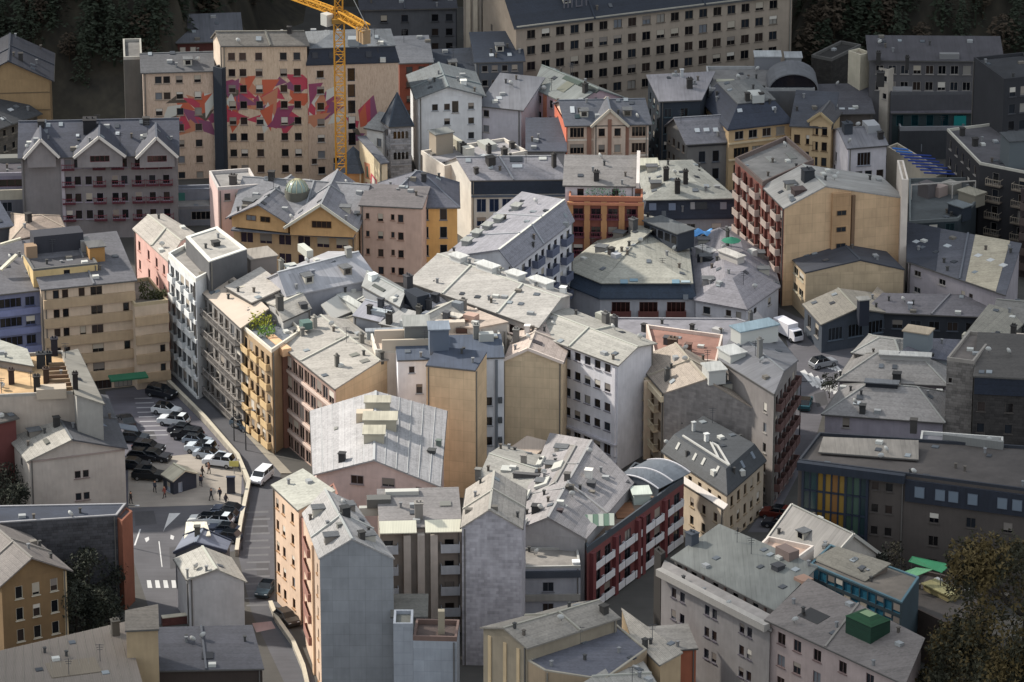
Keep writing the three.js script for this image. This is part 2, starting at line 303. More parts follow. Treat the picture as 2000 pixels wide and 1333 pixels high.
    if (R.t === 'g') {
      // ridge parallel to edge e
      const rot = (R.e ?? 0) ? [B, C, D, A] : [A, B, C, D], [a, b, c, d] = rot, fr = R.fr ?? 0.5, m1 = d.clone().lerp(a, fr), m2 = c.clone().lerp(b, fr); m1.y = m2.y = h + r;
      const dir = flat(m2).sub(flat(m1)).normalize(), vo = R.vo ?? o_;
      const ext = (p, m, s) => { const f = flat(p).sub(flat(m)), L = f.length(); f.divideScalar(L); return p.clone().addScaledVector(f, o_).addScaledVector(dir, s * vo).setY(h - r / L * o_); };
      const r1 = m1.clone().addScaledVector(dir, -vo), r2 = m2.clone().addScaledVector(dir, vo);
      faces = [[ext(a, m1, -1), ext(b, m2, 1), r2, r1], [ext(c, m2, 1), ext(d, m1, -1), r1, r2]];
      g.poly([d, a, m1]); g.poly([b, c, m2]);
      const rc = new Geo(o).beam(r1.clone().setY(h + r + t + 0.02), r2.clone().setY(h + r + t + 0.02), 0.3, 0.1);
      v.ridge = rc; v.ends = [[faces[0][0], r1, faces[1][1]], [faces[0][1], r2, faces[1][0]]];
    } else if (R.t === 'h') {
      const rot = (R.e ?? 0) ? [B, C, D, A] : [A, B, C, D], [a, b, c, d] = rot, m1 = mid(d, a), m2 = mid(b, c), L = m1.distanceTo(m2), k = Math.min(R.k ?? r * 1.6, L * 0.499), dir = V().subVectors(m2, m1).normalize();
      const e = inset(rot, -o_).map((p) => at(p, h - r * o_ / (a.distanceTo(d) / 2))), r1 = m1.clone().addScaledVector(dir, k).setY(h + r), r2 = m2.clone().addScaledVector(dir, -k).setY(h + r);
      faces = [[e[0], e[1], r2, r1], [e[1], e[2], r2], [e[2], e[3], r1, r2], [e[3], e[0], r1]];
      v.hips = [[r1, r2], [e[0], r1], [e[3], r1], [e[1], r2], [e[2], r2]];
    } else if (R.t === 's') {
      const i = R.e ?? 0, rot = q.map((_, k) => q[(k + i) % 4]), [a, b, c, d] = rot, ex = inset(rot, -o_), n = (() => { const e = flat(b).sub(flat(a)).normalize(); return V(e.z, 0, -e.x); })();
      const dc = (flat(c).sub(flat(a)).dot(n) + flat(d).sub(flat(a)).dot(n)) / 2, Y = (p) => h + r * flat(p).sub(flat(a)).dot(n) / dc;
      faces = [ex.map((p) => at(p, Y(p)))];
      const c1 = at(c, Y(c)), d1 = at(d, Y(d));
      g.poly([b, c, c1]); g.poly([d, a, d1]); g.poly([c, d, d1, c1]);
    } else if (R.t === 'm') {
      const low = inset(q, -o_).map((p) => at(p, h)), up = inset(q, R.in ?? 1).map((p) => at(p, h + r));
      for (let i = 0; i < v.n; i++) { const j = (i + 1) % v.n; faces.push([low[i], low[j], up[j], up[i]]); }
      if (R.r2) {
        const c2 = inset(q, R.in2 ?? 3).map((p) => at(p, h + r + R.r2)); const cf = []; const u2 = inset(q, (R.in ?? 1) - (R.lip ?? 0.15)).map((p) => at(p, h + r));
        for (let i = 0; i < v.n; i++) { const j = (i + 1) % v.n; cf.push([u2[i], u2[j], c2[j], c2[i]]); } cf.push(c2);
        cap = [cf, R.c2 ?? R.c, R.m2 ?? R.m];
        const lid = [[...up]]; faces.push(...lid);
      } else { faces.push(up); }
    } else if (R.t === 'c') {
      const P = R.p.map((p) => W(p[0], p[1], h + p[2])); faces = R.f.map((f) => f.map((i) => P[i]));
    }
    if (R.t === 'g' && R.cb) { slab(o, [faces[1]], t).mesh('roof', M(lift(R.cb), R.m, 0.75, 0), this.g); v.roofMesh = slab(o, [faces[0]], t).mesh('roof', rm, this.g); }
    else v.roofMesh = slab(o, faces, t).mesh('roof', rm, this.g);
    faces.forEach((f) => this.tops.push({ f: f.map((p) => at(p, p.y + t)), m: v.roofMesh }));
    if (cap) { const cm = slab(o, cap[0], 0.15).geo(); cm.translate(0, 0.21, 0); const m = mesh('upper_roof', cm, M(cap[1], cap[2], 0.75), this.g); cap[0].forEach((f) => this.tops.unshift({ f: f.map((p) => at(p, p.y + 0.37)), m })); }
    if ('ghms'.includes(R.t) && R.t !== 'm') for (const f of faces) { const [a, b] = f; if (Math.abs(a.y - b.y) < 0.02 && a.distanceTo(b) > 3) new Geo(o).beam(at(a, a.y + t * 0.4), at(b, b.y + t * 0.4), 0.17, 0.15).mesh('gutter', M('#4d4b49', '', 0.6), v.roofMesh); }
    for (const f of faces) if (f.length === 4 && R.m === 'slate' && 'gs'.includes(R.t) && R.up !== false) { const L = f[0].distanceTo(f[1]), n = L > 26 ? 2 : L > 12 ? 1 : 0; for (let i = 1; i <= n; i++) { const k = i / (n + 1) + (rnd() - 0.5) * 0.15, p = f[0].clone().lerp(f[1], k), e = f[3].clone().lerp(f[2], k); new Geo(o).beam(at(p, p.y + t + 0.08), at(e, e.y + t + 0.08), 0.26, 0.24).mesh('upstand', M(R.c, '', 0.8), v.roofMesh); } }
    if (v.ridge) v.ridge.mesh('ridge_cap', M(R.rc ?? R.c, '', 0.7), v.roofMesh);
    if (v.hips) { const hg = new Geo(o); v.hips.forEach(([a, b], i) => { if (a.distanceTo(b) > 0.3) hg.beam(at(a, a.y + t + 0.02), at(b, b.y + t + 0.02), 0.26, 0.1); }); hg.mesh('ridge_cap', M(R.rc ?? R.c, '', 0.7), v.roofMesh); }
    if (R.vc && v.ends) for (const e of (R.ve ?? [0, 1])) { const [l, m, rr] = v.ends[e], vg = new Geo(o), y = (p) => at(p, p.y + t / 2 + 0.06); vg.beam(y(l), y(m), 0.24, 0.4); vg.beam(y(m), y(rr), 0.24, 0.4); vg.mesh('verge_board', M(R.vc, '', 0.7), v.roofMesh); }
    if (R.seam && (R.t === 'g' || R.t === 's')) {
      const sg = new Geo(o); for (const f of faces) { const [a, b, c, d] = f, L = R.sp ? a.distanceTo(d) : a.distanceTo(b), n = Math.round(L / R.seam); for (let i = 1; i < n; i++) { const s = R.sp ? a.clone().lerp(d, i / n) : a.clone().lerp(b, i / n), e = R.sp ? b.clone().lerp(c, i / n) : d.clone().lerp(c, i / n); sg.beam(at(s, s.y + t + 0.02), at(e, e.y + t + 0.02), 0.07, 0.06); } }
      tag(sg.mesh('roof_seams', M(R.c, '', 0.7), v.roofMesh), null, null, null, 'stuff');
    }
  }
  hit(px, py) {
    const d = rayDir(px, py), o = camera.position; let best = null;
    for (const t of this.tops) {
      const n = V(); const f = t.f; for (let i = 0; i < f.length; i++) { const a = f[i], b = f[(i + 1) % f.length]; n.x += (a.y - b.y) * (a.z + b.z); n.y += (a.z - b.z) * (a.x + b.x); n.z += (a.x - b.x) * (a.y + b.y); } n.normalize(); if (n.y < 0) n.negate();
      const s = V().subVectors(f[0], o).dot(n) / d.dot(n), p = o.clone().addScaledVector(d, s);
      let inside = false; for (let i = 0, j = f.length - 1; i < f.length; j = i++) { const a = f[i], b = f[j]; if ((a.z > p.z) !== (b.z > p.z) && p.x < (b.x - a.x) * (p.z - a.z) / (b.z - a.z) + a.x) inside = !inside; }
      if (inside && s > 0 && (!best || s < best.s)) best = { s, p, n, m: t.m };
    }
    if (!best) { const v = this.vols[0]; best = { p: W(px, py, v.h + 0.2), n: V(0, 1, 0), m: v.roofMesh, miss: true }; if (globalThis.DEBUG) console.log('miss', this.g.name, px, py); }
    return best;
  }
  dir(i = 0, v = 0) { return this.edge(this.vols[v], i).d; }
  chim(...list) {                                                   // [px, py of the foot, width, height, colour, depth]
    for (const [px, py, w = 0.8, h = 1.7, c = '#33302f', d] of list) {
      const k = this.hit(px, py), g = new Geo(this.o), x = this.dir(0), dd = d ?? w, b = k.p.clone().setY(k.p.y - 0.7);
      g.box(b, x, w, h + 0.7, dd); g.box(b.clone().setY(k.p.y + h), x, w + 0.18, 0.12, dd + 0.18);
      if (h > 1.2) for (const s of [-0.22, 0.22]) g.box(k.p.clone().addScaledVector(x, s * w).setY(k.p.y + h + 0.12), x, 0.2, 0.3, 0.2);
      g.mesh('chimney', M(c, 'stucco'), k.m);
    }
    return this;
  }
  sky(...list) {                                                    // rooflights [px, py, width, length, colour]
    for (const [px, py, w = 0.8, l = 1.1, c = '#cfd4d8', up = 0.12] of list) {
      const k = this.hit(px, py), n = k.n, x = Math.abs(n.y) > 0.97 ? this.dir(0).clone() : V(n.z, 0, -n.x).normalize(), z = V().crossVectors(x, n);
      const P = (i, j, y) => k.p.clone().addScaledVector(x, i * w / 2).addScaledVector(z, j * l / 2).addScaledVector(n, y), g = new Geo(this.o), f = (...a) => g.poly(a.map((q) => P(...q)));
      const y = up; f([-1, 1, y], [1, 1, y], [1, -1, y], [-1, -1, y]); f([-1, 1, -0.05], [1, 1, -0.05], [1, 1, y], [-1, 1, y]); f([1, -1, -0.05], [-1, -1, -0.05], [-1, -1, y], [1, -1, y]); f([1, 1, -0.05], [1, -1, -0.05], [1, -1, y], [1, 1, y]); f([-1, -1, -0.05], [-1, 1, -0.05], [-1, 1, y], [-1, -1, y]);
      g.mesh('skylight', M(dim(c), '', 0.35), k.m);
    }
    return this;
  }
  box(name, px, py, w, d, h, c, o = {}) {                           // box on the roof, foot of its front at the pixel; o.top = lid colour, o.win = panes
    const k = this.hit(px, py), x = o.x ?? this.dir(o.e ?? 0), g = new Geo(this.o), n = V(x.z, 0, -x.x), b = k.p.clone().addScaledVector(n, d / 2).setY(k.p.y - (o.sink ?? 0.6) + (o.lift ?? 0));
    g.box(b, x, w, h + (o.sink ?? 0.6), d);
    const m = g.mesh(name, M(dim(c), o.tex ?? '', o.rough ?? 0.85), this.g);
    if (o.top) new Geo(this.o).box(b.clone().setY(k.p.y + (o.lift ?? 0) + h), x, w + 0.4, 0.16, d + 0.4).mesh('lid', M(dim(o.top), o.tt ?? 'zinc', 0.7), m);
    if (o.win) { const wg = new Geo(this.o); for (let i = 0; i < o.win; i++) wg.box(b.clone().addScaledVector(n, -d / 2).addScaledVector(x, (i + 0.5) / o.win * w - w / 2).setY(k.p.y + (o.lift ?? 0) + h * 0.25), x, w / o.win * 0.7, h * 0.55, 0.06); wg.mesh('pane', PANES[0], m); }
    return m;
  }
  clutter() {                                                       // small vent pipes, flues and aerials scattered over every roof
    if (this.vols[0].bare) return;
    for (const t of [...this.tops]) {
      const f = t.f, c = V(); f.forEach((p) => c.add(p)); c.divideScalar(f.length);
      let area = 0; for (let i = 1; i + 1 < f.length; i++) area += V().subVectors(f[i], f[0]).cross(V().subVectors(f[i + 1], f[0])).length() / 2;
      const [px, py] = pix(c); if (px < -60 || px > 2060 || py < -60 || py > 1390 || area < 25) continue;
      const nn = V().subVectors(f[1], f[0]).cross(V().subVectors(f[2], f[0])).normalize(); if (nn.y < 0) nn.negate();
      if (f.length === 4 && area > 60 && nn.y < 0.965 && nn.y > 0.7 && nn.z > -0.2 && rnd() < 0.6) { const L = f[0].distanceTo(f[1]), nd = Math.min(3, Math.floor(L / 7)), x = V().subVectors(f[1], f[0]).setY(0).normalize(), z = V(-x.z, 0, x.x); for (let k = 0; k < nd; k++) { const kx = (k + 0.5 + 0.3 * (rnd() - 0.5)) / nd, p = f[0].clone().lerp(f[1], kx).lerp(f[3].clone().lerp(f[2], kx), 0.35), g = new Geo(this.o), c0 = p.clone().setY(p.y - 0.3).addScaledVector(z, -0.6); g.box(c0, x, 1.3, 1.25, 1.6); const dm = g.mesh('roof_dormer', M(['#a8a49a', '#77716a', '#8d8a88'][k % 3], ''), this.g); new Geo(this.o).box(c0.clone().setY(p.y + 0.95), x, 1.6, 0.1, 1.9).mesh('lid', M('#5f6164', 'slate'), dm); new Geo(this.o).box(c0.clone().addScaledVector(z, 0.8).setY(p.y + 0.1), x, 0.8, 0.7, 0.04).mesh('pane', PANES[k], dm); } }
      const n = Math.min(12, Math.floor(area / 20 + rnd()));
      for (let k = 0; k < n; k++) {
        let a = rnd(), b = rnd(); if (a + b > 1) { a = 1 - a; b = 1 - b; } const i = 1 + Math.floor(rnd() * (f.length - 2)), p = f[0].clone().addScaledVector(V().subVectors(f[i], f[0]), a).addScaledVector(V().subVectors(f[i + 1], f[0]), b).lerp(c, 0.12), g = new Geo(this.o), x = this.dir(0), r = rnd();
        if (r < 0.4) { g.box(p.clone().setY(p.y - 0.3), x, 0.28, 0.9, 0.28); g.box(p.clone().setY(p.y + 0.6), x, 0.42, 0.1, 0.42); g.mesh('vent_pipe', M(['#3c3c3c', '#77787a', '#56504a'][k % 3], '', 0.7), t.m); }
        else if (r < 0.6) { g.box(p.clone().setY(p.y - 0.4), x, 0.9, 0.75, 0.7); g.mesh('roof_unit', M(['#8d8f90', '#b5b5b0', '#6a655e'][k % 3], '', 0.7), this.g); }
        else if (r < 0.68) { const dish = new THREE.SphereGeometry(0.55, 10, 4, 0, Math.PI * 2, 0, 0.9); dish.rotateX(1.9); dish.rotateY(rnd() * 2 - 1); const dm = mesh('satellite_dish', dish, M('#b9b9b6', '', 0.5, 0, { side: 2 }), t.m); dm.position.copy(p).sub(this.o).add(V(0, 0.75, 0)); g.beam(p.clone().setY(p.y - 0.2), p.clone().setY(p.y + 0.7), 0.08); g.mesh('dish_mast', M('#55565a', '', 0.5), t.m); }
        else if (r < 0.75) { g.beam(p.clone().setY(p.y - 0.2), p.clone().setY(p.y + 2.2), 0.07); for (let q = 0; q < 3; q++) g.beam(p.clone().add(V(-0.5 + q * 0.1, 2.1 - q * 0.3, 0)), p.clone().add(V(0.5 - q * 0.1, 2.1 - q * 0.3, 0)), 0.05); g.mesh('antenna', M('#55565a', '', 0.5, 0.6), t.m); }
        else this.sky([...pix(p), 0.6 + 0.3 * rnd(), 0.8, ['#6d737a', '#9fa6aa', '#4c5056'][k % 3]]);
      }
    }
  }
  antenna(px, py, h = 3) { const k = this.hit(px, py), g = new Geo(this.o); g.beam(k.p.clone(), k.p.clone().setY(k.p.y + h), 0.06); for (let i = 0; i < 4; i++) g.beam(k.p.clone().add(V(-0.5 + i * 0.06, h - 0.1 - i * 0.25, 0)), k.p.clone().add(V(0.5 - i * 0.06, h - 0.1 - i * 0.25, 0)), 0.04); g.mesh('antenna', M('#55565a', '', 0.5, 0.6), k.m); return this; }
}
 const B = (...a) => { const b = new Building(...a); b.clutter(); return b; };
addClouds();
// ---------- ground, streets, car park, hillsides ----------
const sheet = (name, pts, y, mat, label) => { const g = new Geo(); g.s = 0; g.poly(pts.map(([a, b]) => W(a, b, y)).reverse()); const n = g.n; for (let i = 1; i < n.length; i += 3) if (n[i] < 0) { g.p = []; g.n = []; g.u = []; g.poly(pts.map(([a, b]) => W(a, b, y))); break; } return structure(name, g.geo(), mat, label); };
{
  const g = new THREE.PlaneGeometry(5000, 5000, 1, 1); g.rotateX(-Math.PI / 2); const uv = g.attributes.uv; for (let i = 0; i < uv.count; i++) uv.setXY(i, uv.getX(i) * 5000, uv.getY(i) * 5000);
  structure('ground', g, M('#454340', 'asphalt'), 'grey town ground between the houses');
}
sheet('car_park', [[205, 765], [322, 748], [470, 905], [478, 960], [440, 1012], [250, 1000]], 0.004, M('#58565e', 'asphalt'), 'grey asphalt car park');
sheet('plaza', [[250, 900], [440, 880], [472, 925], [470, 985], [250, 992]], 0.008, M('#938b82', 'asphalt'), 'pale paved plaza round the kiosk');
sheet('road', [[250, 994], [345, 985], [470, 985], [474, 1075], [350, 1090], [352, 1220], [300, 1220], [258, 1090]], 0.006, M('#525155', 'asphalt'), 'grey side road with zebra crossing');
sheet('street', [[320, 742], [347, 735], [440, 806], [548, 925], [535, 1000], [548, 1190], [622, 1345], [560, 1345], [492, 1200], [466, 1090], [488, 985], [470, 905]], 0.006, M('#4c4c51', 'asphalt'), 'long street running past the row of apartment houses');
sheet('pavement', [[347, 735], [360, 732], [470, 820], [570, 925], [548, 925], [440, 806]], 0.12, M('#8d867a', 'asphalt'), 'pavement along the street row');
sheet('right_street', [[1520, 600], [1600, 640], [1690, 690], [1610, 800], [1590, 870], [1500, 1040], [1460, 1040], [1520, 960], [1560, 760]], 0.006, M('#5b595e', 'asphalt'), 'street on the right with zebra crossings');
const marks = (name, list, y, hex, label) => { const g = new Geo(); for (const q of list) { const p = q.map(([a, b]) => W(a, b, y)); const n = V().subVectors(p[1], p[0]).cross(V().subVectors(p[2], p[0])); g.poly(n.y < 0 ? p.reverse() : p); } return structure(name, g.geo(), M(hex, 'stucco'), label); };
{
  const z = []; for (let i = 0; i < 5; i++) z.push([[286 + i * 16, 1134], [294 + i * 16, 1134], [297 + i * 16, 1149], [288 + i * 16, 1149]]);
  z.push([[330, 1003], [352, 1003], [322, 1032], [318, 1040]], [[282, 1052], [290, 1049], [291, 1055], [285, 1060]], [[333, 1045], [340, 1048], [338, 1055], [332, 1053]], [[272, 1034], [275, 1034], [264, 1066], [261, 1066]], [[309, 1058], [311, 1058], [317, 1108], [315, 1108]]);
  marks('road_marking', z, 0.012, '#a9a8a7', 'white zebra crossing and lane marks on the side road');
  const pk = []; for (let i = 0; i < 9; i++) { const y = 778 + i * 9; pk.push([[262 + i * 2, y], [296 + i * 4, y - 1], [296 + i * 4, y + 0.8], [262 + i * 2, y + 1.8]]); } for (let i = 0; i < 7; i++) { const x = 300 + i * 17, y = 812 + i * 16; pk.push([[x, y], [x + 52, y + 9], [x + 52, y + 10.5], [x, y + 1.5]]); } marks('road_marking', pk, 0.01, '#86858a', 'worn pale bay lines across the car park');
  marks('asphalt_patch', [[[262, 1000], [300, 998], [306, 1024], [264, 1028]], [[330, 1070], [344, 1068], [346, 1110], [332, 1112]], [[268, 845], [300, 842], [306, 858], [270, 862]], [[492, 1010], [520, 1008], [524, 1040], [494, 1042]], [[500, 1100], [524, 1098], [528, 1128], [502, 1130]], [[1590, 770], [1612, 764], [1618, 790], [1596, 796]]], 0.009, '#3f3e42', 'darker repaired asphalt patches');
  const r = []; for (let i = 0; i < 14; i++) { const x = 478 + (i % 2) * 3, y = 1000 + i * 14; r.push([[x, y], [x + 46, y - 2], [x + 46, y + 2], [x, y + 3]]); }
  marks('road_marking', r, 0.012, '#59595d', 'faint grey cross bars on the long street');  // plain bars a little paler than the street asphalt
  const q = []; for (let i = 0; i < 6; i++) q.push([[1563 + i * 13, 726 + i * 6], [1572 + i * 13, 722 + i * 6], [1596 + i * 8, 752 + i * 3], [1588 + i * 8, 756 + i * 3]]); for (let i = 0; i < 5; i++) q.push([[1590 + i * 10, 705 + i * 3], [1596 + i * 10, 702 + i * 3], [1620 + i * 6, 716 + i * 2], [1614 + i * 6, 719 + i * 2]]);
  marks('road_marking', q, 0.012, '#b3b0ae', 'white zebra bars on the right street');
  marks('red_paint', [[[492, 1218], [530, 1214], [538, 1228], [500, 1236]]], 0.012, '#8f7472', 'pinkish red painted patch at the bend of the long street');
}
const wallLine = (name, label, pts, hgt, thick, hex) => { const p0 = W(...pts[0], 0), t = thing(name, label, 'wall', p0), g = new Geo(p0); for (let i = 0; i + 1 < pts.length; i++) { const a = W(...pts[i], 0), b = W(...pts[i + 1], 0); a.y = b.y = hgt / 2; g.beam(a, b, thick, hgt); } g.mesh('wall_face', M(hex, 'block'), t); const c = new Geo(p0); for (let i = 0; i + 1 < pts.length; i++) { const a = W(...pts[i], 0), b = W(...pts[i + 1], 0); a.y = b.y = hgt + 0.05; c.beam(a, b, thick + 0.12, 0.1); } c.mesh('coping', M('#a59c88', 'stucco'), t); return t; };
wallLine('low_wall', 'low pale wall between the car park and the long street', [[326, 752], [400, 826], [464, 900], [486, 952], [470, 1030], [462, 1088]], 0.9, 0.4, '#8f877a');
wallLine('low_wall', 'curved pale kerb wall along the street bend at the bottom', [[528, 1185], [540, 1216], [572, 1262], [592, 1310], [600, 1345]], 0.7, 0.4, '#8f877a');
wallLine('low_wall', 'red brown planter wall below the zebra crossing', [[316, 1222], [370, 1216]], 1.1, 0.8, '#5b2a24');
// ---------- forested mountain sides ----------
const rise = (x, z) => { const z0 = x < -60 ? -106 : x < -40 ? -106 - (x + 60) * 3.4 : x < 38 ? -176 : x < 52 ? -176 + (x - 38) * 4 : -120; const d = z0 - z; return d <= 0 ? -0.05 : Math.min(330, d * 1.6) + 9 * (N(x * 0.05 + 40, z * 0.05 + 90, 64) - 0.3) * Math.min(1, d / 20); };
{
  const nx = 120, nz = 70, g = new THREE.PlaneGeometry(900, 700, nx, nz); g.rotateX(-Math.PI / 2); g.translate(0, 0, -430); const p = g.attributes.position, uv = g.attributes.uv;
  for (let i = 0; i < p.count; i++) { const x = p.getX(i), z = p.getZ(i); p.setY(i, rise(x, z)); uv.setXY(i, x, z); } g.computeVertexNormals();
  structure('hillside', g, M('#3d382d', 'earth'), 'dark wooded mountain side behind the town');
}
function treeGeo(kind) {                                             // trunk and crown of leaf sized faces
  const t = new Geo(), c = new Geo(), H = kind === 'fir' ? 9 : 7;
  t.beam(V(0, -0.5, 0), V(0, H * 0.75, 0), 0.3);
  const n = kind === 'fir' ? 300 : 300;
  for (let i = 0; i < n; i++) {
    const f = rnd(), y = kind === 'fir' ? 1 + f * (H - 1) : 2 + f * 5, R = kind === 'fir' ? (1 - f) * 2.3 + 0.15 : 2.6 * Math.sqrt(Math.max(0.05, 1 - (f * 2 - 0.9) ** 2)), a = rnd() * Math.PI * 2, r = R * (0.45 + 0.55 * rnd());
    const q = V(Math.cos(a) * r, y - (kind === 'fir' ? r * 0.25 : 0), Math.sin(a) * r), u = V(Math.cos(a) + (rnd() - 0.5), -0.5 * rnd(), Math.sin(a) + (rnd() - 0.5)).multiplyScalar(0.35 + rnd() * 0.3), w = V(-Math.sin(a), rnd() - 0.4, Math.cos(a)).multiplyScalar(0.22 + rnd() * 0.26);
    c.poly([q.clone().sub(w), q.clone().add(w), q.clone().add(u)]);
  }
  return [t.geo(), c.geo()];
}
{
  const kinds = [treeGeo('fir'), treeGeo('fir'), treeGeo('broad')], cols = ['#222b1c', '#283022', '#3a3024'], m4 = new THREE.Matrix4(), lists = [[], [], []];
  for (let i = 0; i < 9000 && lists[0].length + lists[1].length + lists[2].length < 5200; i++) { const x = (rnd() - 0.5) * 330, z = -108 - rnd() * 190, y = rise(x, z); if (y < 1.5) continue; const k = rnd() < 0.35 ? 2 : Math.floor(rnd() * 2); lists[k].push([x, y, z, 0.7 + rnd() * 0.7, rnd() * 6.28]); }
  lists.forEach((l, k) => { const gm = mergeGeometries(kinds[k]), im = new THREE.InstancedMesh(gm, M(cols[k], '', 0.95, 0, { side: 2 }), l.length); l.forEach(([x, y, z, s, a], i) => { m4.makeRotationY(a).scale(V(s, s * (0.9 + 0.3 * hash(i, k)), s)).setPosition(x, y - 0.2, z); im.setMatrixAt(i, m4); }); im.name = numbered('forest'); im.castShadow = im.receiveShadow = true; scene.add(im); tag(im, ['dark fir wood on the mountain side', 'dark fir wood on the mountain side', 'bare brownish broadleaf wood on the mountain side'][k], 'forest', null, 'stuff'); });
}
B('retaining_wall', 'pale concrete wall piece in front of the dark wood right of the hotel', 'wall', [{ q: [[1550, 70], [1608, 72]], d: 3, by: 110, wall: '#6e6f74', wt: 'block', roof: { t: 'flat', c: '#4c4d50' } }]);
B('retaining_wall', 'dark sloping stone wall at the foot of the wood at top right', 'wall', [{ q: [[1625, 120], [1682, 92]], d: 4, by: 215, wall: '#37332f', wt: 'stone', roof: { t: 'flat', c: '#2c2b2a', pc: '#5d5a56' } }]);
// ---------- buildings, from the back of the town to the front ----------
const SL = '#6f7276', SLD = '#4b4f56', SLN = '#2c3440', GR = '#8d8e8a', LT = '#a9a9a2', CR = '#b3aa9c';
const w_ = (c, r, o = {}) => ({ c, r, ...o });
// large hotel at the very back
{
  const b = B('hotel_building', 'long cream hotel with dark slate roof and many square windows at the back', 'hotel', [
    { q: [[943, -6], [1008, 52], [1548, -14]], by: 262, wall: '#8c7d6c', roof: { t: 'g', e: 1, r: 6.5, c: '#232a36', m: 'slate', o: 0.5 }, f: { 1: [w_(18, 5, { w: 1.5, h: 1.5, y0: 0.9, sh: 2.75, ml: 1.4, mr: 2.2, fc: '#5d544b' }), { k: 'band', y0: -0.1, h: 0.35, d: 0.4, col: '#8a8578' }], 0: [w_(2, 4, { w: 0.9, h: 1.3, y0: 3.4, sh: 3 })] } },
    { q: [[905, -10], [940, -6]], d: 9, by: 190, wall: '#82776a', roof: { t: 'flat', c: '#4b4a48' }, f: { 0: [{ k: 'pier', c: [0.3, 0.7], w: 0.8, h: 40, y0: 0.3, d: 0.25, col: '#a0937f' }] } },
    { q: [[1190, 142], [1490, 104]], d: 1.2, by: 205, wall: '#4c4843', roof: { t: 's', r: 0.6, c: '#3a3a3c', m: 'slate', o: 0.4 }, f: { 0: [w_(10, 1, { w: 1.3, h: 1.4, y0: 0.9, fc: '#6a655c' })] } }]);
  const k = b.hit(1130, 14), sg = new Geo(b.o), X = b.dir(1);
  const bar = (x, y, w, h) => sg.box(k.p.clone().addScaledVector(X, x).setY(k.p.y + y), X, w, h, 0.12);
  for (const x of [-2.6, -1.9, -1.2, -0.4, 0.6, 1.4]) bar(x, 0.1, 0.18, 1.3); bar(-1.9, 1.4, 1.6, 0.18); bar(0.1, 1.4, 1.1, 0.18); bar(0.1, 0.1, 0.8, 0.18); bar(2.1, 1.05, 1.4, 0.18);
  sg.mesh('roof_sign', M('#5d5b62', '', 0.6), b.vols[0].roofMesh);
  b.chim([1180, -20, 1.2, 2]);
}
B('apartment_building', 'dark grey block with few windows between crane jib and big hotel', 'building', [
  { q: [[705, 20], [890, 16]], d: 11, by: 150, wall: '#53555b', roof: { t: 's', e: 0, r: 1.5, c: '#3d4048', m: 'slate' }, f: { 0: [w_([0.24, 0.46, 0.78, 0.93], 3, { w: 1.2, h: 1.3, y0: 1.0, sh: 2.6, fc: '#3b3c40' })] } },
  { q: [[822, 4], [892, 2]], d: 8, by: 120, wall: '#4c4f56', roof: { t: 'flat', c: '#60626a' } }]).chim([850, 0, 0.9, 1.4]);
// mural blocks
const MURAL = ['#a83f50', '#b25a42', '#7d4a64', '#b9b8b0', '#574e45', '#84405c', '#ad765c', '#53526a', '#46604f'];
function shards(n, x0, y0, x1, y1, size) {                           // sharp angular shards painted one over another
  const out = [];
  for (let i = 0; i < n; i++) { const x = x0 + rnd() * (x1 - x0), e = Math.abs((x - x0) / (x1 - x0) - 0.5), y = y0 + (y1 - y0) * (0.18 + 0.64 * rnd()), a = rnd() * 6.28, s = size * (0.7 + 0.7 * rnd()), c = [0, 1, 5, 0, 2, 1, 3, 6, 4, 0, 1, 5][Math.floor(rnd() * 12)], P = (k, r) => [x + Math.cos(a + k) * s * r, y + Math.sin(a + k) * s * r]; out.push(rnd() < 0.6 ? [c, P(0, 1), P(2.2, 0.7), P(3.6, 0.9)] : [c, P(0, 1), P(1.4, 0.5), P(2.9, 1), P(4.5, 0.45)]); }
  return out;
}
function muralMat(base, polys) {
  const S = 1024, cv = document.createElement('canvas'); cv.width = cv.height = S; const x = cv.getContext('2d');
  x.fillStyle = base; x.fillRect(0, 0, S, S);
  for (let i = 0; i < 9000; i++) { x.fillStyle = rnd() < 0.5 ? 'rgba(255,240,220,0.05)' : 'rgba(60,40,30,0.05)'; x.fillRect(rnd() * S, rnd() * S, 2 + rnd() * 10, 4 + rnd() * 40); }
  for (const [c, ...p] of polys) { x.fillStyle = MURAL[c]; x.beginPath(); p.forEach(([u, v], i) => i ? x.lineTo(u * S, v * S) : x.moveTo(u * S, v * S)); x.closePath(); x.fill(); }
  const t = new THREE.CanvasTexture(cv); t.colorSpace = THREE.SRGBColorSpace; t.flipY = true;
  const m = new THREE.MeshStandardMaterial({ map: t, roughness: 0.9 }); m.name = 'mural' + polys.length; return m;
}
const mapper = (x0, y0, w, h) => ([c, ...p]) => [c, ...p.map(([x, y]) => [(x - x0) / w, (y - y0) / h])];
B('apartment_building', 'pinkish block with blank grey end wall, left of the taller mural block', 'building', [
  { q: [[278, 142], [415, 138]], d: 9, by: 352, wall: '#b9a391', uvn: { 0: muralMat('#b9a391', shards(19, 326, 176, 416, 285, 23).map(mapper(278, 142, 137, 210))) },
    roof: { t: 'g', e: 0, r: 1.6, c: '#5c5e60', m: 'slate' }, f: { 0: [w_([0.22, 0.34, 0.52, 0.78], 7, { w: 1.15, h: 1.25, y0: 0.7, sh: 2.72, fc: '#8d7f72', skip: (i, r) => i === 1 && r > 1 })] } },
  { q: [[241, 117], [277, 116]], d: 10, by: 330, wall: '#55534f', roof: { t: 'flat', c: '#6b6b68', pc: '#8b8880' } }]);
